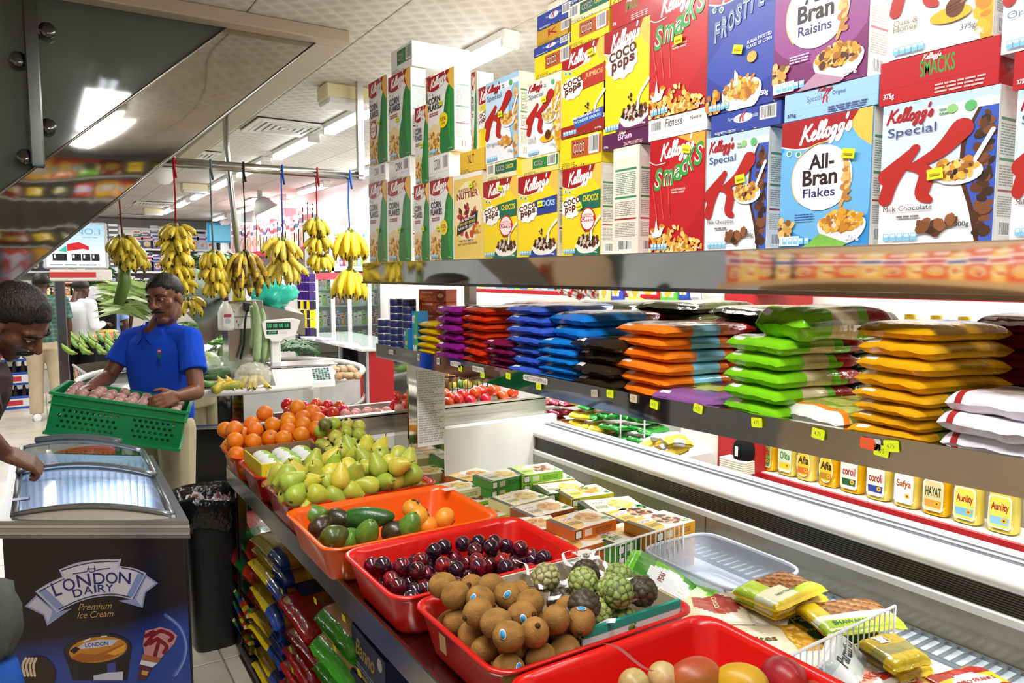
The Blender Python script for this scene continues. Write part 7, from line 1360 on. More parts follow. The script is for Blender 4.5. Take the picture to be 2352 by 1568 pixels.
for k in range(6): veg('cucumber', 'cucumber', cuc, *z2(255 + 26 * k, 1150 + 8 * (k % 3)), .985 + .02 * (k % 2), (0, 0, .3 + .15 * k), f'dark green cucumber, {ORD[k]} along the front of the stand', 1)
for k in range(7): veg('cucumber', 'cucumber', cuc, *z2(190 + 28 * k, 835 + 7 * (k % 3)), 1.23, (0, 0, .5 + .2 * k), f'dark green cucumber on the rear tier, {ORD[k]} towards the sockets', .9)
car = MB().tube([(0, 0, 0), (.05, 0, 0), (.11, 0, .002), (.16, 0, 0)], [.017, .016, .011, .003], 'e8803a', 8).mesh('carrot', VEG)
for k in range(14): veg('carrot', 'carrot', car, *z2(215 + 14 * k, 885 + 12 * (k % 3)), 1.17 + .012 * (k % 2), (0, 0, rn.uniform(-1, 1)), f'orange carrot on the rear tier, {ORD[k]} along the pile', 1)
chi = MB().tube([(0, 0, 0), (.04, 0, .004), (.08, .01, 0)], [.01, .012, .002], '5a9a2a', 6).mesh('green_chilli', VEG)
m = MB()
for k in range(60): p = onZ(*z2(rn.uniform(310, 415), rn.uniform(910, 970)), 1.15 + rn.uniform(-.02, .02)); m.join(MB().tube([(0, 0, 0), (.04, 0, .006), (.08, .01, 0)], [.011, .014, .002], rn.choice(('6aa83a', '4a8a2a', '9ac85a')), 5), Matrix.Translation(p) @ Matrix.Rotation(rn.uniform(0, 6), 4, 'Z'))
tag(m.build('green_chillies', VEG), 'heap of light green chillies between carrots and cabbages', 'chillies', None, 'stuff')
gou = lambda L, r: MB().tube([(0.02 * sin(t * 3), 0, L * t) for t in (0, .1, .3, .5, .7, .9, 1)], [r * .5, r, r * 1.05, r, r * .9, r * .75, r * .35], 'a0bc84', 10)
for k, (x, yb, yt, r) in enumerate(((592,1095,690,.026),(565,1000,715,.02),(640,1080,735,.02),(610,1060,870,.024),(660,1070,900,.022))):
    a = onY(*z2(x, yb), 5.12 + .03 * k); b = onY(*z2(x - 8, yt), 5.2); m = gou((b.z - a.z), r); m2 = MB(a); m2.join(m, Matrix.Translation(a)); tag(m2.build('snake_gourd', VEG), f'long pale green gourd leaning on the steel post, {ORD[k]} from its plug', 'gourd', GV)
m = MB()
for k in range(130): p = onZ(*z2(rn.uniform(745, 880), rn.uniform(960, 1020)), 1.07); a = rn.uniform(-.5, .9); m.tube([p, p + V((.08 * cos(a), .08 * sin(a), .03)), p + V((.17 * cos(a), .17 * sin(a), rn.uniform(-.04, .01)))], .005, rn.choice(('2f5a2a', '3f6a30', '24481f')), 4)
tag(m.build('green_beans', VEG), 'heap of long dark green beans behind the scale column', 'beans', None, 'stuff')
pap = MB().ell((0, 0, 0), (.05, .05, .09), lambda u: mix('d8b82a', '4a7a2a', .5 + .5 * sin(u.x * 4)), 14, 10).mesh('papaya', VEG)
for k, (x, y) in enumerate(((390,1238),(440,1250),(350,1255))): veg('papaya', 'papaya', pap, *z2(x, y), .985, (1.5, 0, .5 + k), f'yellow and green papaya at the front rim, {ORD[k]} from the cucumbers', .8)
gb = banana(.16, .017, '5a8a2a', '3f6a22', 1.2, .8)
for k in range(10): stamp([('banana', gb)], 'green_banana', f'green banana at the front rim of the stand, {ORD[k]} from the man in blue', 'banana', onZ(*z2(255 + 9 * k, 1215), 1.05), (rn.uniform(-.3, .3), 1.2, -1 + .2 * k), GV)
for k, (x, y, w) in enumerate(((905,1222,'under the scale keypad'),(1110,1195,'by the ginger'),(540,1262,'by the clear bag'),(485,1266,'by the papayas'))): stamp([('banana', BN['mid'][0])], 'loose_banana', 'loose yellow banana ' + w, 'banana', onZ(*z2(x - 30, y), .975), (1.4, 1.4, .3), GV)
gin = MB().ell((0, 0, 0), (.05, .025, .022), 'b8946a', 12, 8, None, lambda u: 1 + .45 * noise.noise(u * 2.4)).mesh('ginger', VEG)
for k in range(12): veg('ginger', 'ginger', gin, *z2(1105 + 14 * k, 1130 + 16 * (k % 4)), .975 + .02 * (k % 2), (0, rn.uniform(-.5, .5), rn.uniform(0, 3)), f'knobbly ginger root beside the scale, {ORD[k]} along the heap', 1.1)
CLR = mat('clear_plastic', .12, alpha=.35, bump=.6, bscale=25)
def crumple(name, lab, cat, p, r, c, mt, seed, amp=.3): o_ = MB().ell((0, 0, 0), r, c, 28, 18, None, lambda u: 1 + amp * noise.noise(u * 2.2 + V((seed, 0, 0))) + amp * .4 * noise.noise(u * 6 + V((seed, 0, 0)))).build(name, mt, None, p); return tag(o_, lab, cat)
crumple('plastic_bag', 'clear knotted plastic bag of yellow bananas at the front rim', 'bag', onZ(*z2(570, 1190), 1.03), (.11, .1, .09), 'e8e4cc', CLR, 3)
for k in range(5): stamp([('banana', BN['mid'][k % 2])], 'bagged_banana', f'yellow banana inside the clear knotted bag, {ORD[k]} from the papayas', 'banana', onZ(*z2(520 + 22 * k, 1160), 1.06), (rn.uniform(-.2, .2), .3, k * .5), GV, .8)
crumple('plastic_bag', 'clear plastic bag over the cucumbers', 'bag', onZ(*z2(400, 1120), 1.04), (.16, .1, .07), 'c8dcc0', CLR, 5)
crumple('plastic_bag', 'bright teal plastic bag on the rear tier under the pale bananas', 'bag', onY(632, 672, 5.75), (.16, .12, .12), '2ac0a8', mat('teal_film', .2, bump=.4, bscale=30), 8)
crumple('plastic_bag', 'frosted grey-green bag of vegetables behind the thin bananas', 'bag', onY(462, 665, 6.1), (.2, .15, .14), '9ab0a0', mat('grey_film', .2, bump=.4, bscale=30), 9)
b = thing('spray_bottle', 'white plastic detergent bottle with a blue cap beside the sockets', 'bottle', onY(520, 758, 5.25)); m = MB(); m.lathe([(0, 0), (.05, 0), (.054, .02), (.052, .12), (.03, .17), (.017, .185), (.017, .2), (0, .2)], 'eeeeea', 16); m.build('body', PLASTIC, b); MB().lathe([(.02, .2), (.02, .225), (.012, .24), (0, .24)], '2a2a5a', 12).build('cap', PLASTIC, b)
P = Print(.06, .08); P.rect(0, 0, 1, 1, 'f4f0f2'); P.rect(.1, .7, .9, .95, 'c84a6a'); P.disc(.5, .4, .3, 'b8c8e0'); P.put(MB(), lambda u, v, e: ((u - .5) * .06, -.0535 - e, .03 + v * .085)).build('label', PAPER, b)
b = thing('mesh_pad', 'yellow mesh scrubbing pad on top of the sockets', 'pad', onY(548, 690, 5.28)); MB().lathe([(.0, 0), (.04, 0), (.033, .09), (.026, .1), (0, .1)], 'e8e02a', 14).build('pad', mat('mesh', .6, bump=.8, bscale=150), b)
lf = MAT_L = mat('leaf', .5, var=.25, vscale=15, rnd=.1)
def leafheap(name, lab, px0, px1, py0, py1, Y, n, L, w, cols, seed):
    rd = random.Random(seed); m = MB()
    for k in range(n):
        p = onY(rd.uniform(px0, px1), rd.uniform(py0, py1), Y + rd.uniform(-.15, .25)); a = rd.uniform(-.6, .6); d = V((cos(a), rd.uniform(-.5, .2), sin(a) * .8 - .1)) * L * rd.uniform(.6, 1.1); s_ = V((-d.z, rd.uniform(-.5, .5), d.x)).normalized() * w
        m.add([p - d * .5, p - s_ * .5, p + s_ * .5, p + d * .1 - s_ * .55 + Z * .01, p + d * .1 + s_ * .55, p + d * .5 - Z * .03], [(0, 1, 2), (1, 3, 4, 2), (3, 5, 4)], rd.choice(cols), False)
    return tag(m.build(name, lf), lab, 'leaves', None, 'stuff')
leafheap('corn_leaves', 'pale green sheaves of corn husk behind the man in blue', 262, 372, 655, 716, 6.6, 170, .38, .05, ('c8dc98', 'a8c870', '8ab050', 'dcE8b8'.lower()), 4)
leafheap('coriander_leaves', 'dark green leafy bundles behind the bananas', 445, 560, 585, 650, 6.9, 150, .16, .05, ('2f6a2a', '1f4a1f', '4a8a3a'), 5)
leafheap('hanging_leaves', 'dark green herbs at the far counter by the lightbox', 118, 250, 612, 680, 15.7, 90, .3, .1, ('2a5a2a', '3a7a36', '1c3c1c'), 6)
leafheap('lettuce_leaves', 'pale leafy greens beside the carrots', 425, 470, 745, 790, 5.9, 60, .14, .05, ('b8d88a', 'dce8c0', '7aa84a'), 7)
# ---- printed banana crate stand on the left
fs = thing('fruit_stand', 'rectangular steel stand with printed fruit panel under the green plantains', 'stand', (.55, 6.3, 0)); o = fs.location
a = onZ(168, 838, .8); b_ = onZ(235, 885, .8); m = MB(o); ez = V((0, 0, .22)); 
c2 = a + (b_ - a) ; bk = V((.55, .45, 0))
m.add([a - ez, b_ - ez, b_ - ez + bk, a - ez + bk, a, b_, b_ + bk, a + bk], [(0, 3, 2, 1), (1, 2, 6, 5), (2, 3, 7, 6), (3, 0, 4, 7)], 'a8a8a4', False); m.build('steel_tray', STEEL, fs)
m = MB(o); m.grid(lambda u, v: a.lerp(b_, u) - ez * (1 - v), 30, 6, lambda u, v: ('c83a2a', 'e8d8b8', '4a8a3a', 'd8a02a', 'f0e8d8', '8a2a3a')[int(abs(noise.noise(V((u * 9, v * 3, 1)))) * 12) % 6]); m.build('fruit_print', CARTON, fs)
MB(o).tube([a, b_, b_ + bk], .012, 'd8d8d4', 6).build('rim', PLASTIC, fs)
for p in (a + V((.05, .06, 0)), b_ + V((.05, .06, 0)), a + bk, b_ + bk * .9): MB(o).box((p.x - .015, p.y - .015, 0), (p.x + .015, p.y + .015, .58), '8a8a8a').build('leg', STEEL, fs)
gpl = [banana(.24, .024, '8aa83a', '5a8a2a', .9, .9), banana(.22, .023, '6a9a34', '4a7a2a', 1.0, .9)]
for k in range(18): stamp([('banana', gpl[k % 2])], 'plantain', f'green plantain on the printed fruit stand, {ORD[k]} from the white-shirted man', 'plantain', onZ(178 + 6.0 * k, 812 - 14 * (k % 3), .87 + .05 * (k % 3)), (1.3 + .2 * (k % 2), 1.5, .4 - .1 * (k % 5)), 'green plantains')
for k in range(4):
    p = onZ(215 + 16 * k, 762 + (k % 2) * 10, .97); tag(MB().ell((0, 0, 0), (.12, .1, .035), ('e8d8a0', 'd8a070', 'e8c870', 'd88a6a')[k], 16, 8, None, lambda u: 1 + .2 * noise.noise(u * 3)).build('wrapped_tray', FILM, None, p), f'film-wrapped tray of cut vegetables behind the plantains, {ORD[k]} towards the man', 'tray', 'wrapped trays')
sk = thing('potato_basket', 'dark basket of potatoes under the round stand', 'basket', onZ(445, 1130, .1)); m = MB(); m.lathe([(.16, 0), (.2, .4), (.19, .4), (.15, .02)], '1c1b1a', 18); m.build('basket', RUBBER, sk)
m = MB(); [m.ell((rn.uniform(-.11, .11), rn.uniform(-.11, .11), .36 + rn.uniform(0, .06)), (.035, .03, .028), '8a6a3a', 8, 6) for k in range(24)]; tag(m.build('potato_heap', FRUIT, sk), None, None, None, 'stuff')
oc = thing('orange_basket', 'orange perforated basket on the floor behind the ice cream freezer', 'basket', onZ(195, 1040, .3)); m = MB(); m.lathe([(.16, -.3), (.24, -.02), (.26, 0), (.25, 0), (.15, -.28)], 'e8501c', 16); m.build('basket', PLASTIC, oc)
# ================= far side: wall shelves, counter, back of the shop =================
rk = random.Random(31)
def packprint(P, c, sd):
    rd = random.Random(sd); P.rect(0, 0, 1, 1, c); a = rd.random(); P.rect(0, .55, 1, .8, mix(c, 'ffffff', .75)); P.rect(.15, .6, .85, .73, rd.choice(('c8202a', '2a4a9a', '2a7a3a', '8a2a7a'))); P.disc(.5, .3, .3, mix(c, 'f4e8c0', .6)); P.flakes(.5, .3, .22, .12, [dim(c, .5), 'e8b83a', 'd8502a'], 6, .12, sd); P.rect(.05, .9, .6, .96, 'f4f4f0')
PKM = {}
def pack(c, sd, w=.1, d=.06, h=.16):
    k = (c, sd)
    if k not in PKM: P = Print(w, h); packprint(P, c, sd); m = MB().box((-w/2, -d/2, 0), (w/2, d/2, h), c, .002); P.put(m, lambda u, v, e: ((u - .5) * w * .98, -d/2 - .0005 - e, v * h)); PKM[k] = m.mesh('pack', CARTON)
    return PKM[k]
CO = ['e8e8ec', '3a6ac8', 'e8c82a', '8ac83a', 'd8403a', '4aa8c8', 'f0f0e8', '7a4ab0', 'e88a2a', 'c8d8ec']
def rowof(name, cat, lab, group, n, p0, p1, rz, hs=(.9, 1.1), cols=CO, s=1.0, w=.1):
    for k in range(n): p = V(p0).lerp(V(p1), (k + .5) / n); stamp([('pack', pack(cols[(k * 3 + n) % len(cols)], k % 4))], name, f'{lab}, {ORD[k] if k < 20 else "twenty-" + ORD[k - 20]} along', cat, p, (0, 0, rz), group, (s, s, s * rk.uniform(*hs)))
WX = 3.05
# red-railed wall shelves facing the freezer island
ws = thing('wall_shelf', 'long wall shelf with red price rails behind the freezer island', 'shelf', (3.3, 1.6, 0)); o = ws.location
def board(y0_, y1_, z, rail='b81f28', x0=WX, x1=3.24, nm='board'): MB(o).box((x0, y0_, z - .03), (x1, y1_, z), 'e6e2da').build(nm, PAINT, ws); MB(o).box((x0 - .012, y0_, z - .032), (x0, y1_, z - .002), rail, .002).build('price_rail', PLASTIC, ws)
ZB = onX(2000, 668, WX).z; yA = onX(1737, 668, WX).y
board(-.2, yA, ZB); yB, yC = onX(1392, 660, WX).y, onX(1086, 668, WX).y; ZL = onX(1240, 666, WX).z; board(yB, yC, ZL); board(-.2, 2.6, .68); board(-.2, 2.6, 1.17, 'e8e4dc', WX + .12, 3.34)
MB(o).box((3.57, -.3, 0), (3.6, 2.62, 2.4), 'e9e5dc').build('back_panel', PAINT, ws)
MB(o).box((WX - .02, 2.58, .0), (3.6, 2.62, .66), 'a8141c').build('end_panel', PAINT, ws)
a0, a1 = onX(1740, 700, WX).y, onX(1662, 700, WX).y
MB(o).box((WX - .03, a0, ZB - .28), (3.5, a1, ZB + .02), 'a8141c', .004).build('red_panel', PAINT, ws)
r0, r1 = onX(1735, 1040, WX - .05).y, onX(1648, 1040, WX - .05).y; MB(o).box((WX - .05, r0, .6), (WX + .3, r1, 1.0), 'b0151d', .004).build('red_panel', PAINT, ws)
c0, c1 = onX(1648, 1000, WX - .06).y, onX(1562, 1000, WX - .06).y
struct('pillar_1', MB().box((WX - .06, c0 + .004, 0), (WX + .35, c1, CEIL), 'e2dfd4', .006), PAINT)
# oil bottles
OILM = glassmat('oil_plastic', 'fdf4c8', .4, .06); OIL2 = glassmat('pale_oil_plastic', 'fdfae6', .4, .06)
def oilbottle(lab, y, c, kind, txt, lc, tc, s=1.0):
    t = thing('oil_bottle', lab, 'oil bottle', (WX + .07, y, .682), -pi / 2, 'cooking oil bottles'); w, d, h = .1 * s, .075, .27
    sec = [(.9, 0), (1, .012), (1, .1), (.97, .15), (.8, .2), (.42, .235), (.3, .245), (.3, .27)]
    m = MB(); n = 20
    def bf(u, v): k, z = sec[round(v * 7)]; a = 2 * pi * u; sq = lambda q: abs(q) ** .6 * (1 if q > 0 else -1); return (w / 2 * k * sq(cos(a)), d / 2 * min(1, k + .08) * sq(sin(a)), z)
    m.grid(bf, n, 7, 'ffffff'); m.build('bottle', OIL2 if kind else OILM, t)
    m = MB(); m.grid(lambda u, v: tuple(x * (.93 if i < 2 else .985) + (.003 if i == 2 else 0) for i, x in enumerate(bf(u, v * .72))), n, 7, 'fad01c' if not kind else 'f8ea80'); m.build('oil', mat('cooking_oil', .1, coat=.4), t)
    MB().lathe([(.018, .265), (.019, .295), (0, .297)], 'e8c81e' if not kind else 'f0e23a', 12).build('cap', PLASTIC, t)
    MB().tube([(w * .1, 0, .235), (w * .42, 0, .22), (w * .44, 0, .15)], .009, 'd8b82a', 6).build('handle', PLASTIC, t)
    P = Print(w * .74, .13); P.poly([(.5 + .5 * cos(a), .5 + .5 * sin(a)) if lc[1] else (.5 + .5 * max(-1, min(1, 1.3 * cos(a))), .5 + .5 * max(-1, min(1, 1.3 * sin(a)))) for a in [2 * pi * k / 28 for k in range(28)]], 'f6f4ec'); P.poly([(.5 + .45 * max(-1, min(1, (1 if lc[1] else 1.25) * cos(a))), .5 + .46 * max(-1, min(1, (1 if lc[1] else 1.25) * sin(a)))) for a in [2 * pi * k / 28 for k in range(28)]], lc[0])
    P.poly([(.12, .12), (.88, .12), (.92, .36), (.08, .36)], lc[2]); P.disc(.7, .26, .13, 'e8b81e', n=10); P.disc(.7, .26, .05, '5a3414', n=8); P.text(txt, .12, .48, .88, .78, tc, .03, .1 if lc[1] else 0)
    P.put(MB(), lambda u, v, e: ((u - .5) * w * .74, -d / 2 - .002 - e, .02 + v * .13)).build('label', PAPER, t)
    return t
for i, (px, c, kind, txt, lc, tc, lab) in enumerate(((1762, 0, 0, 'Shifa', ('7ab83a', 0, '3a8a2e'), 'b8202a', 'amber oil bottle with green label beside the red panel'), (1808, 0, 1, 'Olite', ('d8ecd0', 0, 'f0d82a'), '3a8a3a', 'pale oil bottle with light green label'), (1851, 0, 1, 'Afia', ('f2c81e', 1, 'd8701e'), '1a1a1a', 'pale oil bottle with black lettering in a yellow heart'), (1904, 0, 0, 'Afia', ('f2c81e', 1, 'b8881e'), '1a1a1a', 'amber oil bottle with black lettering in a yellow heart'), (1958, 0, 0, 'coroli', ('f4f0e4', 0, '1f5a34'), 'a8141c', 'amber oil jug with red lettering and green band'), (2020, 0, 1, 'coroli', ('f4f0e8', 0, '24409a'), 'a8141c', 'pale oil jug with red lettering and blue band'), (2086, 0, 1, 'Safya', ('f2f2f2', 0, 'e8e8f0'), 'a85a1e', 'pale oil jug with white daisy label'), (2155, 0, 0, 'HAYAT', ('e8d49a', 0, 'd8a03a'), '1f4a2a', 'amber oil jug with cream label and dark green lettering'), (2229, 0, 1, 'Aunlity', ('f2e25a', 0, '7ac0e6'), 'a8141c', 'pale oil jug with yellow and blue label, closer to the daisy jug'), (2312, 0, 1, 'Aunlity', ('f2e25a', 0, '8accee'), 'a8141c', 'pale oil jug with yellow and blue label, last in the row'))):
    y = onX(px, 630 + 950 / (onX(px, 800, WX + .03) - EYE).length, WX + .03).y; oilbottle(lab, y, c, kind, txt, lc, tc, 1.0 if i < 4 else 1.12)
# bottles with yellow caps on the middle shelf, packs on the top shelf
for k in range(16):
    y = 2.3 - .115 * k; t = thing('sauce_bottle', f'yellow-capped clear bottle on the middle wall shelf, {ORD[k]} from the red panel', 'bottle', (WX + .24, y, 1.172), 0, 'yellow-capped bottles'); MB().lathe([(.036, 0), (.04, .02), (.04, .2), (.02, .27), (.02, .29)], 'e8dca8', 12).build('bottle', CARTON, t); MB().lathe([(.024, .285), (.024, .33), (0, .332)], 'f0cc1e', 12).build('cap', PLASTIC, t)
JC = ('6a2a14', '8a4a1a', 'd8a83a', '3a1c10', 'b85a2a', 'e8c86a')
for k in range(13):
    y = yA - .04 - .062 * k; t = thing('drink_bottle', f'brown and amber drink bottle on the upper wall shelf, {ORD[k]} from the red panel', 'bottle', (WX + .06, y, ZB), 0, 'small bottles on the upper wall shelf'); MB().lathe([(.02, 0), (.024, .01), (.024, .1), (.012, .15), (.012, .17)], JC[k % 6], 12).build('bottle', PLASTIC, t); MB().lathe([(.0248, .03), (.0248, .09)], ('e8d83a', 'f0ece0', 'd84a3a')[k % 3], 12).build('label', PAPER, t)
for k in range(14):
    y = yA - .9 - .075 * k; c = ('2a6ac8', '2a6ac8', '2f70d0', '2a6ac8', '2f70d0', 'e6f0e6', 'e8f0e8', 'f0d82a', '3a9ad8', 'f0c82a', 'e8e8e8', '3a9ad8', 'f0d82a', '2a6ac8')[k]
    t = thing('shower_bottle', f'{"white" if c[0] == "e" else "yellow" if c[0] == "f" else "blue"} rounded bottle on the upper wall shelf, {ORD[k]} after the brown bottles', 'bottle', (WX + .06, y, ZB), -pi / 2, 'rounded bottles on the upper wall shelf'); MB().lathe([(.03, 0), (.034, .02), (.034, .11), (.028, .14), (.02, .15)], c, 14).build('bottle', PLASTIC, t); P = Print(.04, .06); P.disc(.5, .5, .4, 'e8f0f8'); P.rect(.2, .44, .8, .56, dim(c, .5)); P.put(MB(), lambda u, v, e: ((u - .5) * .04, -.035 - e, .03 + v * .06)).build('label', PAPER, t)
rowof('nappy_pack', 'pack', 'tall bright pack on the red-railed far wall shelf', 'packs on the far wall shelf', 18, (WX + .06, yC - .05, ZL + .003), (WX + .06, yB + .05, ZL + .003), -pi / 2, (.95, 1.1), ('c8d8f0', '4a9ad8', 'e8c83a', '58a8d8', '7ac83a', 'a8b8e4', 'd8a0c0', '3a6ab8'), 1.0)
for k in range(14):
    p = onX(1290 + 13 * k, 668 + 6 * (k % 3), 3.0); stamp([('bag', bagmesh('rw', .1, .14, .05, lambda u, v, t: 'c8303a' if (u + v) % .5 < .22 else 'f0eeee')[k % 2])], 'snack_packet', f'red and white snack packet behind the blue bags, {ORD[k]} towards the hanging yellow bags', 'packet', (p.x, p.y, p.z), (.4, 0, .3 * k), 'red and white packets')
MB()
hk = thing('hook_rack', 'wire hook rack of hanging snack bags beside the white pillar', 'rack', onX(1500, 700, 2.95)); MB(hk.location).tube([onX(1390, 645, 2.95), onX(1610, 652, 2.95)], .006, 'b8b8b8', 6).tube([onX(1440, 645, 2.95), onX(1418, 710, 2.95)], .004, 'e0e0e0', 6).build('wire', STEEL, hk)
for k, (px, py, c, w, h, lab) in enumerate(((1398, 672, 'e8d870', .12, .16, 'pale yellow hanging snack bag closest to the packets'), (1425, 668, '3a4ab0', .1, .16, 'blue and yellow hanging snack bag'), (1470, 670, 'e8cc5a', .14, .14, 'yellow striped hanging snack bag'), (1500, 668, 'c81f2a', .22, .1, 'red hanging snack bag with an offer flash'), (1545, 672, '5ab83a', .14, .12, 'green hanging snack bag'), (1580, 665, '2f4aa8', .08, .14, 'navy and white hanging sachet'), (1605, 662, 'e6e8f0', .07, .12, 'white hanging sachet beside the pillar'))):
    p = onX(px, py, 2.93); stamp([('bag', pouch(w, h, .04, bagcol(c, 'e8e4d8', 'd8a83a'), 50 + k))], 'hanging_snack', lab, 'snack bag', p, (pi / 2, 0, -pi / 2), 'hanging snack bags')
bc = thing('cap_bag', 'black cap with a white tag on the shelf by the red panel', 'cap', onX(1708, 1035, WX - .07)); MB().ell((0, 0, 0), (.05, .06, .07), '17171a', 16, 10, None, lambda u: 1 + .1 * noise.noise(u * 3)).build('cap', CLOTH, bc); MB().face([(-.054, .01, -.02), (-.054, -.01, -.02), (-.054, -.01, .03), (-.054, .01, .03)], 'eeeeee').build('tag', PAPER, bc)
for k in range(6): p = onX(1695, 1078 - 5 * k, WX - .08); tag(MB().box((-.05, -.08, 0), (.05, .08, .012), 'e0dccf', .003).build('paper_packet', PAPER, None, (p.x, p.y, p.z - .01)), f'flat cream paper packet below the black cap, {ORD[k]} up', 'packet', 'paper packets')
# noodle packets on the low display behind the freezer end
ds = thing('packet_display', 'low white display of noodle packets behind the freezer rail', 'display', (2.8, 3.4, 0)); MB(ds.location).box((2.56, 2.7, 0), (3.0, 4.15, .74), 'e4e2dc', .006).build('base', PAINT, ds)
for px in (1248, 1425, 1480): a = onX(px, 1010, 2.58); MB(ds.location).tube([V((2.58, a.y, .74)), V((2.58, a.y, 1.0))], .004, 'e8e8e8', 6).build('wire_post', PLASTIC, ds)
NC = {'maroon': '8a1f3a', 'yellow': 'e8d020', 'green': '2f9a3a', 'orange': 'e0702a'}
for r_ in range(4):
    for k in range(11):
        key = 'maroon' if (k < 3 and r_ != 1) else 'orange' if k == 2 else 'yellow' if k < 7 - r_ else 'green'; p = onX(1250 + 23 * k, 1000 - r_ * 24 + k * 2.0, 2.62)
        stamp([('bag', bagmesh('n_' + key, .1, .15, .035, bagcol(NC[key], 'e8d870' if key != 'green' else '5ac05a', 'c83a2a' if key != 'green' else 'c8e8b0')))[r_ % 2]] if False else [('bag', bagmesh('n_' + key, .1, .15, .035, bagcol(NC[key], 'e8d870' if key != 'green' else '5ac05a', 'c83a2a' if key != 'green' else 'c8e8b0'))[r_ % 2])], 'noodle_packet', f'{key} noodle packet behind the freezer rail, {ORD[k]} along, {ORD[r_]} layer up', 'packet', (p.x + .06, p.y, max(.755, p.z)), (rk.uniform(-.2, .2), rk.uniform(-.15, .15), -pi / 2 + rk.uniform(-.3, .3)), 'noodle packets')
for k in range(10): p = onX(1490 + 8 * k, 1035 - 7 * (k % 4), 2.6); stamp([('bag', bagmesh('yw', .09, .12, .04, lambda u, v, t: 'e8c83a' if u < .5 else 'e8e8ea')[k % 2])], 'crisp_packet', f'yellow and white crisp packet heaped by the white pillar, {ORD[k]} along', 'packet', p, (rk.uniform(-.6, .6), rk.uniform(-.5, .5), rk.uniform(0, 3)), 'crisp packets')
for k in range(6): p = onY(1090 + 22 * k, 876 - 3 * (k % 2), 4.15); stamp([('bag', bagmesh('gg', .14, .2, .06, lambda u, v, t: '7ac8a0' if u < .6 else 'e8e84a')[k % 2])], 'salad_bag', f'green salad bag behind the tomatoes, {ORD[k]} from the pillar', 'bag', p, (rk.uniform(-.3, .3), 0, k * .8), 'salad bags')
bk = thing('wire_basket', 'black wire basket of nuts behind the pillar', 'basket', onY(1056, 880, 4.0)); m = MB()
for k in range(9): m.tube([(-.14 + .035 * k, -.1, -.1), (-.14 + .035 * k, -.1, .06)], .003, '141414', 5)
m.tube([(-.14, -.1, .06), (.14, -.1, .06), (.14, .1, .06), (-.14, .1, .06), (-.14, -.1, .06)], .005, '141414', 5).tube([(-.14, -.1, -.02), (.14, -.1, -.02)], .003, '141414', 5); m.build('wire_frame', PLASTIC, bk); m = MB(); [m.ell((rk.uniform(-.12, .12), rk.uniform(-.08, .08), rk.uniform(-.02, .07)), (.03, .03, .03), rk.choice(('b8a83a', '8a5a2a', '6a8a3a')), 8, 6) for k in range(22)]; tag(m.build('nut_heap', FRUIT, bk), None, None, None, 'stuff')
# ---- glass counter with red end and display cabinets
gc_ = thing('glass_counter', 'glass display counter with a bright red end panel', 'counter', (2.8, 7.4, 0)); o = gc_.location
MB(o).box((2.50, 6.35, 0), (3.12, 6.4, .98), 'b8121a', .004).build('red_end', PAINT, gc_)
MB(o).box((2.52, 6.4, 0), (3.1, 8.6, .45), 'a8121a').build('base', PAINT, gc_)
MB(o).box((2.48, 6.33, .98), (3.14, 8.62, .99), 'cfe0da').build('glass_top', mat('glass_top', .06, spec=.8, alpha=.6), gc_)
MB(o).box((2.50, 6.4, .45), (2.505, 8.6, .98), 'ffffff').build('glass_front', GLASS, gc_)
for y in (6.36, 7.1, 7.85, 8.58): MB(o).box((2.485, y, 0), (2.515, y + .04, .98), 'e6e8ea').build('frame_post', ALU, gc_)
rowof('showcase_item', 'item', 'small boxed item in the glass counter', 'boxed items in the glass counter', 14, (2.7, 6.5, .46), (2.7, 8.5, .46), -pi / 2, (.8, 1.3), CO, 1.3)
for k in range(8): p = onZ(700 + 18 * k, 775 + 4 * k, 1.0); tag(MB().box((-.07, -.1, 0), (.07, .1, .012 + .01 * (k % 3)), ('e8e8e6', 'f0f0ee', 'c8b8d8', 'd8d8d0')[k % 4], .002).build('paper_bundle', PAPER, None, (p.x + .05, p.y, .991)), f'flat paper or packet on the glass counter top, {ORD[k]} towards the red end', 'papers', 'papers on the counter')
dc = thing('display_cabinet', 'tall aluminium and glass display cabinet of toiletries behind the counter', 'cabinet', (3.0, 9.0, 0)); o = dc.location
xs = [onY(px, 700, 8.8).x for px in (726, 764, 802, 848, 905)]
MB(o).box((xs[0], 9.15, 0), (xs[-1], 9.2, 2.3), 'dfe6ea').build('rear_panel', PAINT, dc)
for x in xs: MB(o).box((x - .025, 8.78, 0), (x + .025, 8.82, 2.2), 'e8ebee').build('frame_post', ALU, dc)
for z in (.05, 1.72, 2.2): MB(o).box((xs[0], 8.78, z), (xs[-1], 8.82, z + .06), 'e8ebee').build('frame_rail', ALU, dc)
MB(o).box((xs[0], 8.77, 1.62), (xs[-1], 8.79, 1.7), 'c83a4a').build('red_strip', PAINT, dc)
for k, z in enumerate((.55, .8, 1.05, 1.3, 1.5, 1.78, 2.0)):
    MB(o).box((xs[0], 8.85, z - .015), (xs[-1], 9.15, z), 'c8d4d8').build('shelf', PAINT, dc)
    for i in range(18): x = xs[0] + (xs[-1] - xs[0]) * (i + .5) / 18; tag(link('toiletry', pack(CO[(i * 7 + k * 3) % 10], i % 4), None, (x, 8.92, z), (0, 0, 0)), f'small toiletry in the display cabinet, {ORD[k]} shelf up, {ORD[i]} from the hanging sachets', 'toiletry', 'toiletries in the display cabinet').scale = (.55, .6, .95 + .1 * (i % 3))
for k in range(4): MB(o).box((xs[k] + .03, 8.79, .11), (xs[k + 1] - .03, 8.795, 1.6), 'ffffff').build('glass_door', GLASS, dc)
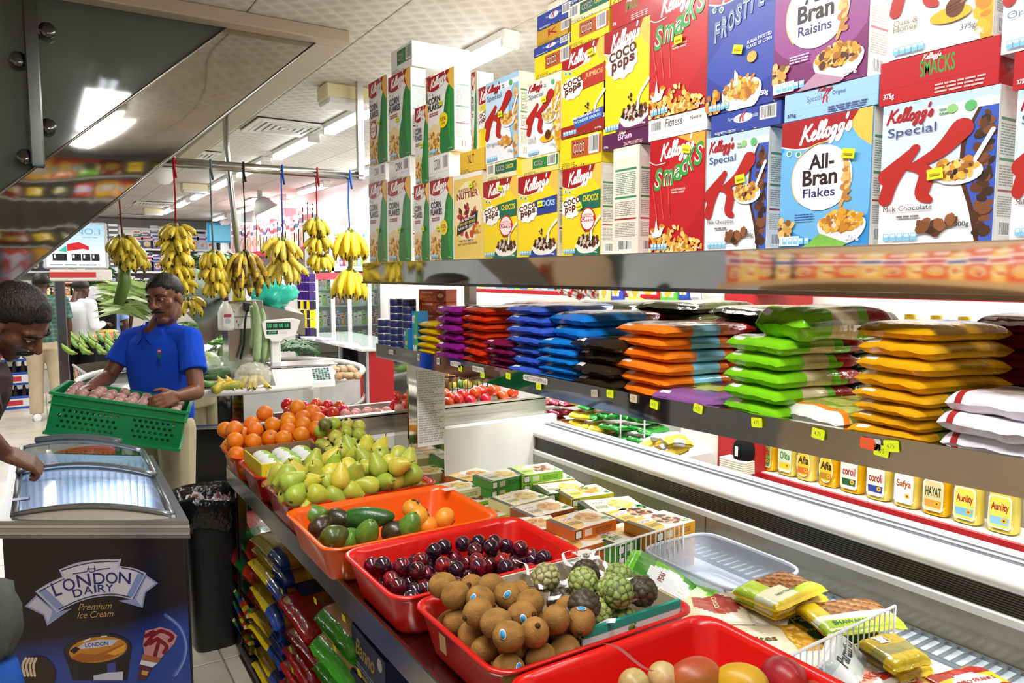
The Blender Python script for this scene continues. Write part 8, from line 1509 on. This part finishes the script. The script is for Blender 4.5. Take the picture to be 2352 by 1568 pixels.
for k in range(5):
    t = thing('sachet_strip', f'hanging strip of dark purple and yellow sachets, {ORD[k]} from the display cabinet', 'sachets', onY(716 - 7 * k, 628, 8.0 + .05 * k), 0, 'hanging sachet strips')
    for j in range(8): MB().add([(-.035, -.01, -.1 * j), (.035, -.01, -.1 * j), (.035, -.012, -.1 * j - .09), (-.035, -.012, -.1 * j - .09), (-.03, .006, -.1 * j - .01), (.03, .006, -.1 * j - .01), (.03, .006, -.1 * j - .08), (-.03, .006, -.1 * j - .08)], [(0, 1, 2, 3), (4, 7, 6, 5), (0, 4, 5, 1), (3, 2, 6, 7)], ('3a1f6a', '1a1626', 'e8c81e', '2a2440')[(j // 2 + (k % 2)) % 4 if j > 2 else 0], False).build('sachet', FILM, t)
# red upper shelf on the wall with pink boxes
us = thing('upper_shelf', 'red wall shelf high up carrying pink and white cartons', 'shelf', (3.4, 11, 2)); MB(us.location).box((3.0, 9.3, 1.98), (3.6, 15, 2.05), 'b8141e').build('board', PAINT, us)
rowof('upper_carton', 'carton', 'pink or white carton on the high red shelf', 'cartons on the high red shelf', 24, (3.12, 14.5, 2.05), (3.12, 9.4, 2.05), -pi / 2, (.9, 1.5), ('e8a8b4', 'f0f0f0', 'd87a8c', 'ece4e8', 'c8c8d8', 'e4e4e8'), 2.6)
# ---- back wall shelving
bs = thing('back_shelving', 'white wall shelving stacked with goods across the back of the shop', 'shelving', (0, 18.6, 0)); o = bs.location
for z in (.6, 1.2, 1.75, 2.25, 2.7): MB(o).box((-4.5, 18.3, z - .04), (3.6, 19, z), 'f2f2f0').build('board', PAINT, bs)
for k, z in enumerate((1.2, 1.75, 2.25)): rowof('grocery_pack', 'pack', f'grocery pack on the back wall, {("lower", "middle", "upper")[k]} board', 'groceries on the back wall', 26, (-1.5, 18.42, z + .004), (3.5, 18.42, z + .004), 0, (.8, 1.2), ('3a3a5a', 'e8e8ec', '8a2a2a', '5a4a8a', 'e8e0d0', 'd8a02a', 'c8303a', '2a2a3a', 'b8c8e8', 'f0f0f0'), 2.3)
rowof('white_carton', 'carton', 'plain white carton on the top board of the back wall', 'white cartons on the back wall', 12, (.9, 18.42, 2.45), (3.0, 18.42, 2.45), 0, (.8, 1.3), ('f0f0ee', 'e6e8ea'), 1.7)
ac = thing('air_conditioner', 'white window air conditioner with dark grille high on the back wall', 'air conditioner', onY(583, 580, 16.2)); a, b = onY(520, 578, 16.2), onY(648, 540, 16.2); o = ac.location
MB(o).box((a.x, 16.2, a.z), (b.x, 16.8, b.z), 'e4e4e0', .02).build('housing', PLASTIC, ac); MB(o).box((a.x + .06, 16.19, a.z + .06), (b.x - .3, 16.2, b.z - .05), '4a4c4a').build('grille_back', PAINT, ac)
for k in range(14): x = a.x + .08 + k * (b.x - a.x - .42) / 13; MB(o).box((x, 16.175, a.z + .06), (x + .02, 16.19, b.z - .05), 'b8bab8').build('grille_slat', PLASTIC, ac)
struct('trim_3', MB().box((a.x - .3, 16.25, a.z - .08), (b.x + .3, 18.2, a.z), 'e6e6e4'), PAINT)
p = onY(512, 535, 16); tag(MB().box((p.x - .3, 16, p.z - .2), (p.x + .25, 16.05, p.z + .2), '2a8ab8').box((p.x - .26, 15.99, p.z - .16), (p.x + .21, 16, p.z + .16), '6ac0e0').build('poster', PAPER, None), 'light blue poster hanging left of the air conditioner grille'.replace('left of', 'beside'), 'poster')
# lightbox with the NO.1 advertisement
SY_ = 9.6; a, b = onY(108, 612, SY_), onY(238, 516, SY_); lb = thing('lightbox', 'tilted advertising lightbox reading NO.1 above the shoppers', 'sign', ((a.x + b.x) / 2, SY_, a.z)); o = lb.location; w = b.x - a.x; h = b.z - a.z
MB(o).box((a.x - .03, SY_, a.z - .02), (b.x + .03, SY_ + .12, b.z + .02), 'c8ccd0', .01).build('case', PLASTIC, lb)
P = Print(w, h)
for k in range(8): P.rect(0, .12 * k, 1, .12 * k + .16, mix('f0f4f8', 'a8d0f0', k / 7))
P.text('NO.1', .5, .76, .93, .9, '7aa8b8', .01); P.lines(.62, .68, .9, .72, 1, '8ab0c0'); P.poly([(.35, .52), (.55, .58), (.72, .48), (.72, .36), (.62, .42), (.35, .36)], 'c8202a'); P.poly([(.35, .36), (.62, .42), (1, .3), (1, .12), (.35, .12)], 'f2f2f4')
for u0, u1 in ((.1, .34), (.42, .58), (.6, .74), (.76, .9)): P.rect(u0, .14, u1, .3, '1c1c24'); P.rect(u0 + .02, .2, u0 + .05, .28, 'e8e8ec')
P.poly([(.2, .36), (.34, .5), (.34, .34)], '3ab8a0'); P.lines(.05, .03, .9, .08, 1, '6a7a8a')
P.put(MB(o), lambda u, v, e: (a.x + u * w, SY_ - .001 - e, a.z + v * h)).build('lit_panel', mat('lit_panel', .3, emit=.35), lb)
MB(o).box((a.x + .02, SY_, a.z - .16), (b.x + .06, SY_ + .08, a.z - .03), 'e8dcd8', .01).build('ledge', PLASTIC, lb); MB(o).box((a.x + .02, SY_ - .002, a.z - .12), (b.x - .1, SY_, a.z - .06), 'c83a3a').build('red_stripe', PAPER, lb)
MB(o).box((a.x + .06, SY_ + .02, 0), (a.x + .16, SY_ + .1, a.z - .1), '8a8a90', .01).build('post', STEEL, lb)
m = MB(o); [m.box((b.x + .05, SY_ + .03, a.z + .02 + k * .055), (b.x + .14, SY_ + .05, a.z + .045 + k * .055), 'e8e8ea') for k in range(9)]; m.box((b.x + .04, SY_ + .05, a.z), (b.x + .15, SY_ + .06, b.z), '6a6c70'); m.build('louvre', PLASTIC, lb)
# far drinks counter, blue bottle crates
fc = thing('far_counter', 'low white counter lined with small bottles beyond the shoppers', 'counter', (1.4, 15.7, 0)); MB(fc.location).box((-.4, 15.5, 0), (3, 16, 1.3), 'dcd8cc', .01).build('base', PAINT, fc); rowof('sauce_jar', 'jar', 'small amber jar on the far counter', 'jars on the far counter', 20, (-.3, 15.6, 1.304), (2.8, 15.6, 1.304), 0, (.6, .9), ('b87a2a', '8a4a1c', 'e8d8a0', '5a2a14'), 1.2)
wb = thing('water_dispenser', 'white hanging cloth and bottles beside the backpack shopper', 'cloth', onY(205, 700, 11.5)); m = MB(); m.grid(lambda u, v: ((u - .5) * .35, .03 * sin(u * 14), .25 - .6 * v), 16, 6, 'e8e8ea'); m.build('cloth', CLOTH, wb)
bm = MB().lathe([(.032, 0), (.035, .02), (.035, .14), (.014, .22), (.014, .25), (0, .25)], '2a1410', 10).mesh('bottle', PLASTIC)
for r_ in range(3):
    p = onZ(28, 930 - 48 * r_, .0 if r_ == 0 else .3 * r_); p = onZ(28, 935, 0); t = thing('bottle_crate', f'blue plastic bottle crate, {("lowest", "middle", "upper")[r_]} of the stack by the beige trousers', 'crate', (p.x, p.y, .30 * r_), .1, 'blue bottle crates'); c = '1f5ab8'
    for nm, a_, b_ in (('side', (-.3, -.2, 0), (.3, -.18, .16)), ('side', (-.3, .18, 0), (.3, .2, .2)), ('end', (-.3, -.18, 0), (-.28, .18, .2)), ('end', (.28, -.18, 0), (.3, .18, .2)), ('floor_plate', (-.28, -.18, 0), (.28, .18, .02))): MB().box(a_, b_, c, .003).build(nm, PLASTIC, t)
    m = MB(); m.box((-.2, -.203, .03), (.2, -.2, .13), 'e8e8ee'); m.box((-.1, -.205, .05), (.1, -.203, .11), 'c8303a'); m.build('crate_print', PAPER, t)
    for i in range(6):
        for j in range(3): tag(link('cola_bottle', bm, None, (p.x - .23 + .092 * i, p.y - .12 + .12 * j, .30 * r_ + .022)), f'dark cola bottle in the {("lowest", "middle", "upper")[r_]} blue crate, {ORD[i]} along, {ORD[j]} row back', 'bottle', 'cola bottles in blue crates')
# things at the very left edge in front
hb = thing('shopping_bag', 'grey crumpled shopping bag hanging at the frame edge beside the dark freezer', 'bag', atD(6, 1420, 2.0)); MB().ell((0, 0, 0), (.045, .05, .11), '5f625f', 20, 14, None, lambda u: 1 + .2 * noise.noise(u * 2.5)).build('bag', CLOTH, hb)
p = atD(4, 1490, 2.0); sk2 = thing('flour_sack', 'blue and white printed sack standing at the frame edge under the grey bag', 'sack', (p.x, p.y, 0)); MB().lathe([(.04, 0), (.05, .04), (.052, .3), (.05, .55), (.035, .635), (0, .64)], 'ffffff', 14, None, lambda a, b: 'e8e6e0' if a < .3 else ('c8303a' if a < .4 else '2a5ab0')).build('sack', CLOTH, sk2)
# juice shelf behind the photographer's shoulder, mirrored in the steel lips
js = thing('juice_shelf', 'wooden shelf of juice cartons mirrored in the steel cereal shelf lip', 'shelf', (-.85, 1.9, 1.5)); MB(js.location).box((-1.1, .9, 1.58), (-.72, 3.0, 1.62), 'c8a070').build('board', PAINT, js); MB(js.location).box((-1.12, .9, 0), (-1.1, 3.0, 2.2), 'd8c0a0').build('back_panel', PAINT, js)
rowof('juice_carton', 'juice carton', 'orange juice carton on the mirrored shelf', 'juice cartons', 20, (-.8, 2.95, 1.62), (-.8, .95, 1.62), pi / 2, (.95, 1.1), ('e8801e', 'f0a03a', 'd8501e', 'e8b04a', 'c83a2a', 'f0c05a'), 1.35)
rs_ = thing('front_rack', 'rack of bright bags by the shop front mirrored in the stair cladding', 'rack', (.2, -2.3, 0)); [MB(rs_.location).box((-1.6, -2.6, z), (2.6, -2.2, z + .03), 'c8c8c4').build('board', PAINT, rs_) for z in (.3, 1.0, 1.6, 2.15)]
for k in range(14):
    for r_ in range(2): stamp([('bag', BAGS[('red', 'amber', 'orange', 'green', 'dred', 'yellow_s', 'black')[(k + r_ * 3) % 7]][k % 2])], 'rack_bag', f'bright upright bag on the shop front rack, {("lower", "upper")[r_]} board, {ORD[k]} along', 'bag', (-1.4 + .29 * k, -2.35, 1.86 + .55 * r_), (pi / 2 - .2, 0, pi), 'bags on the shop front rack', 1.5)
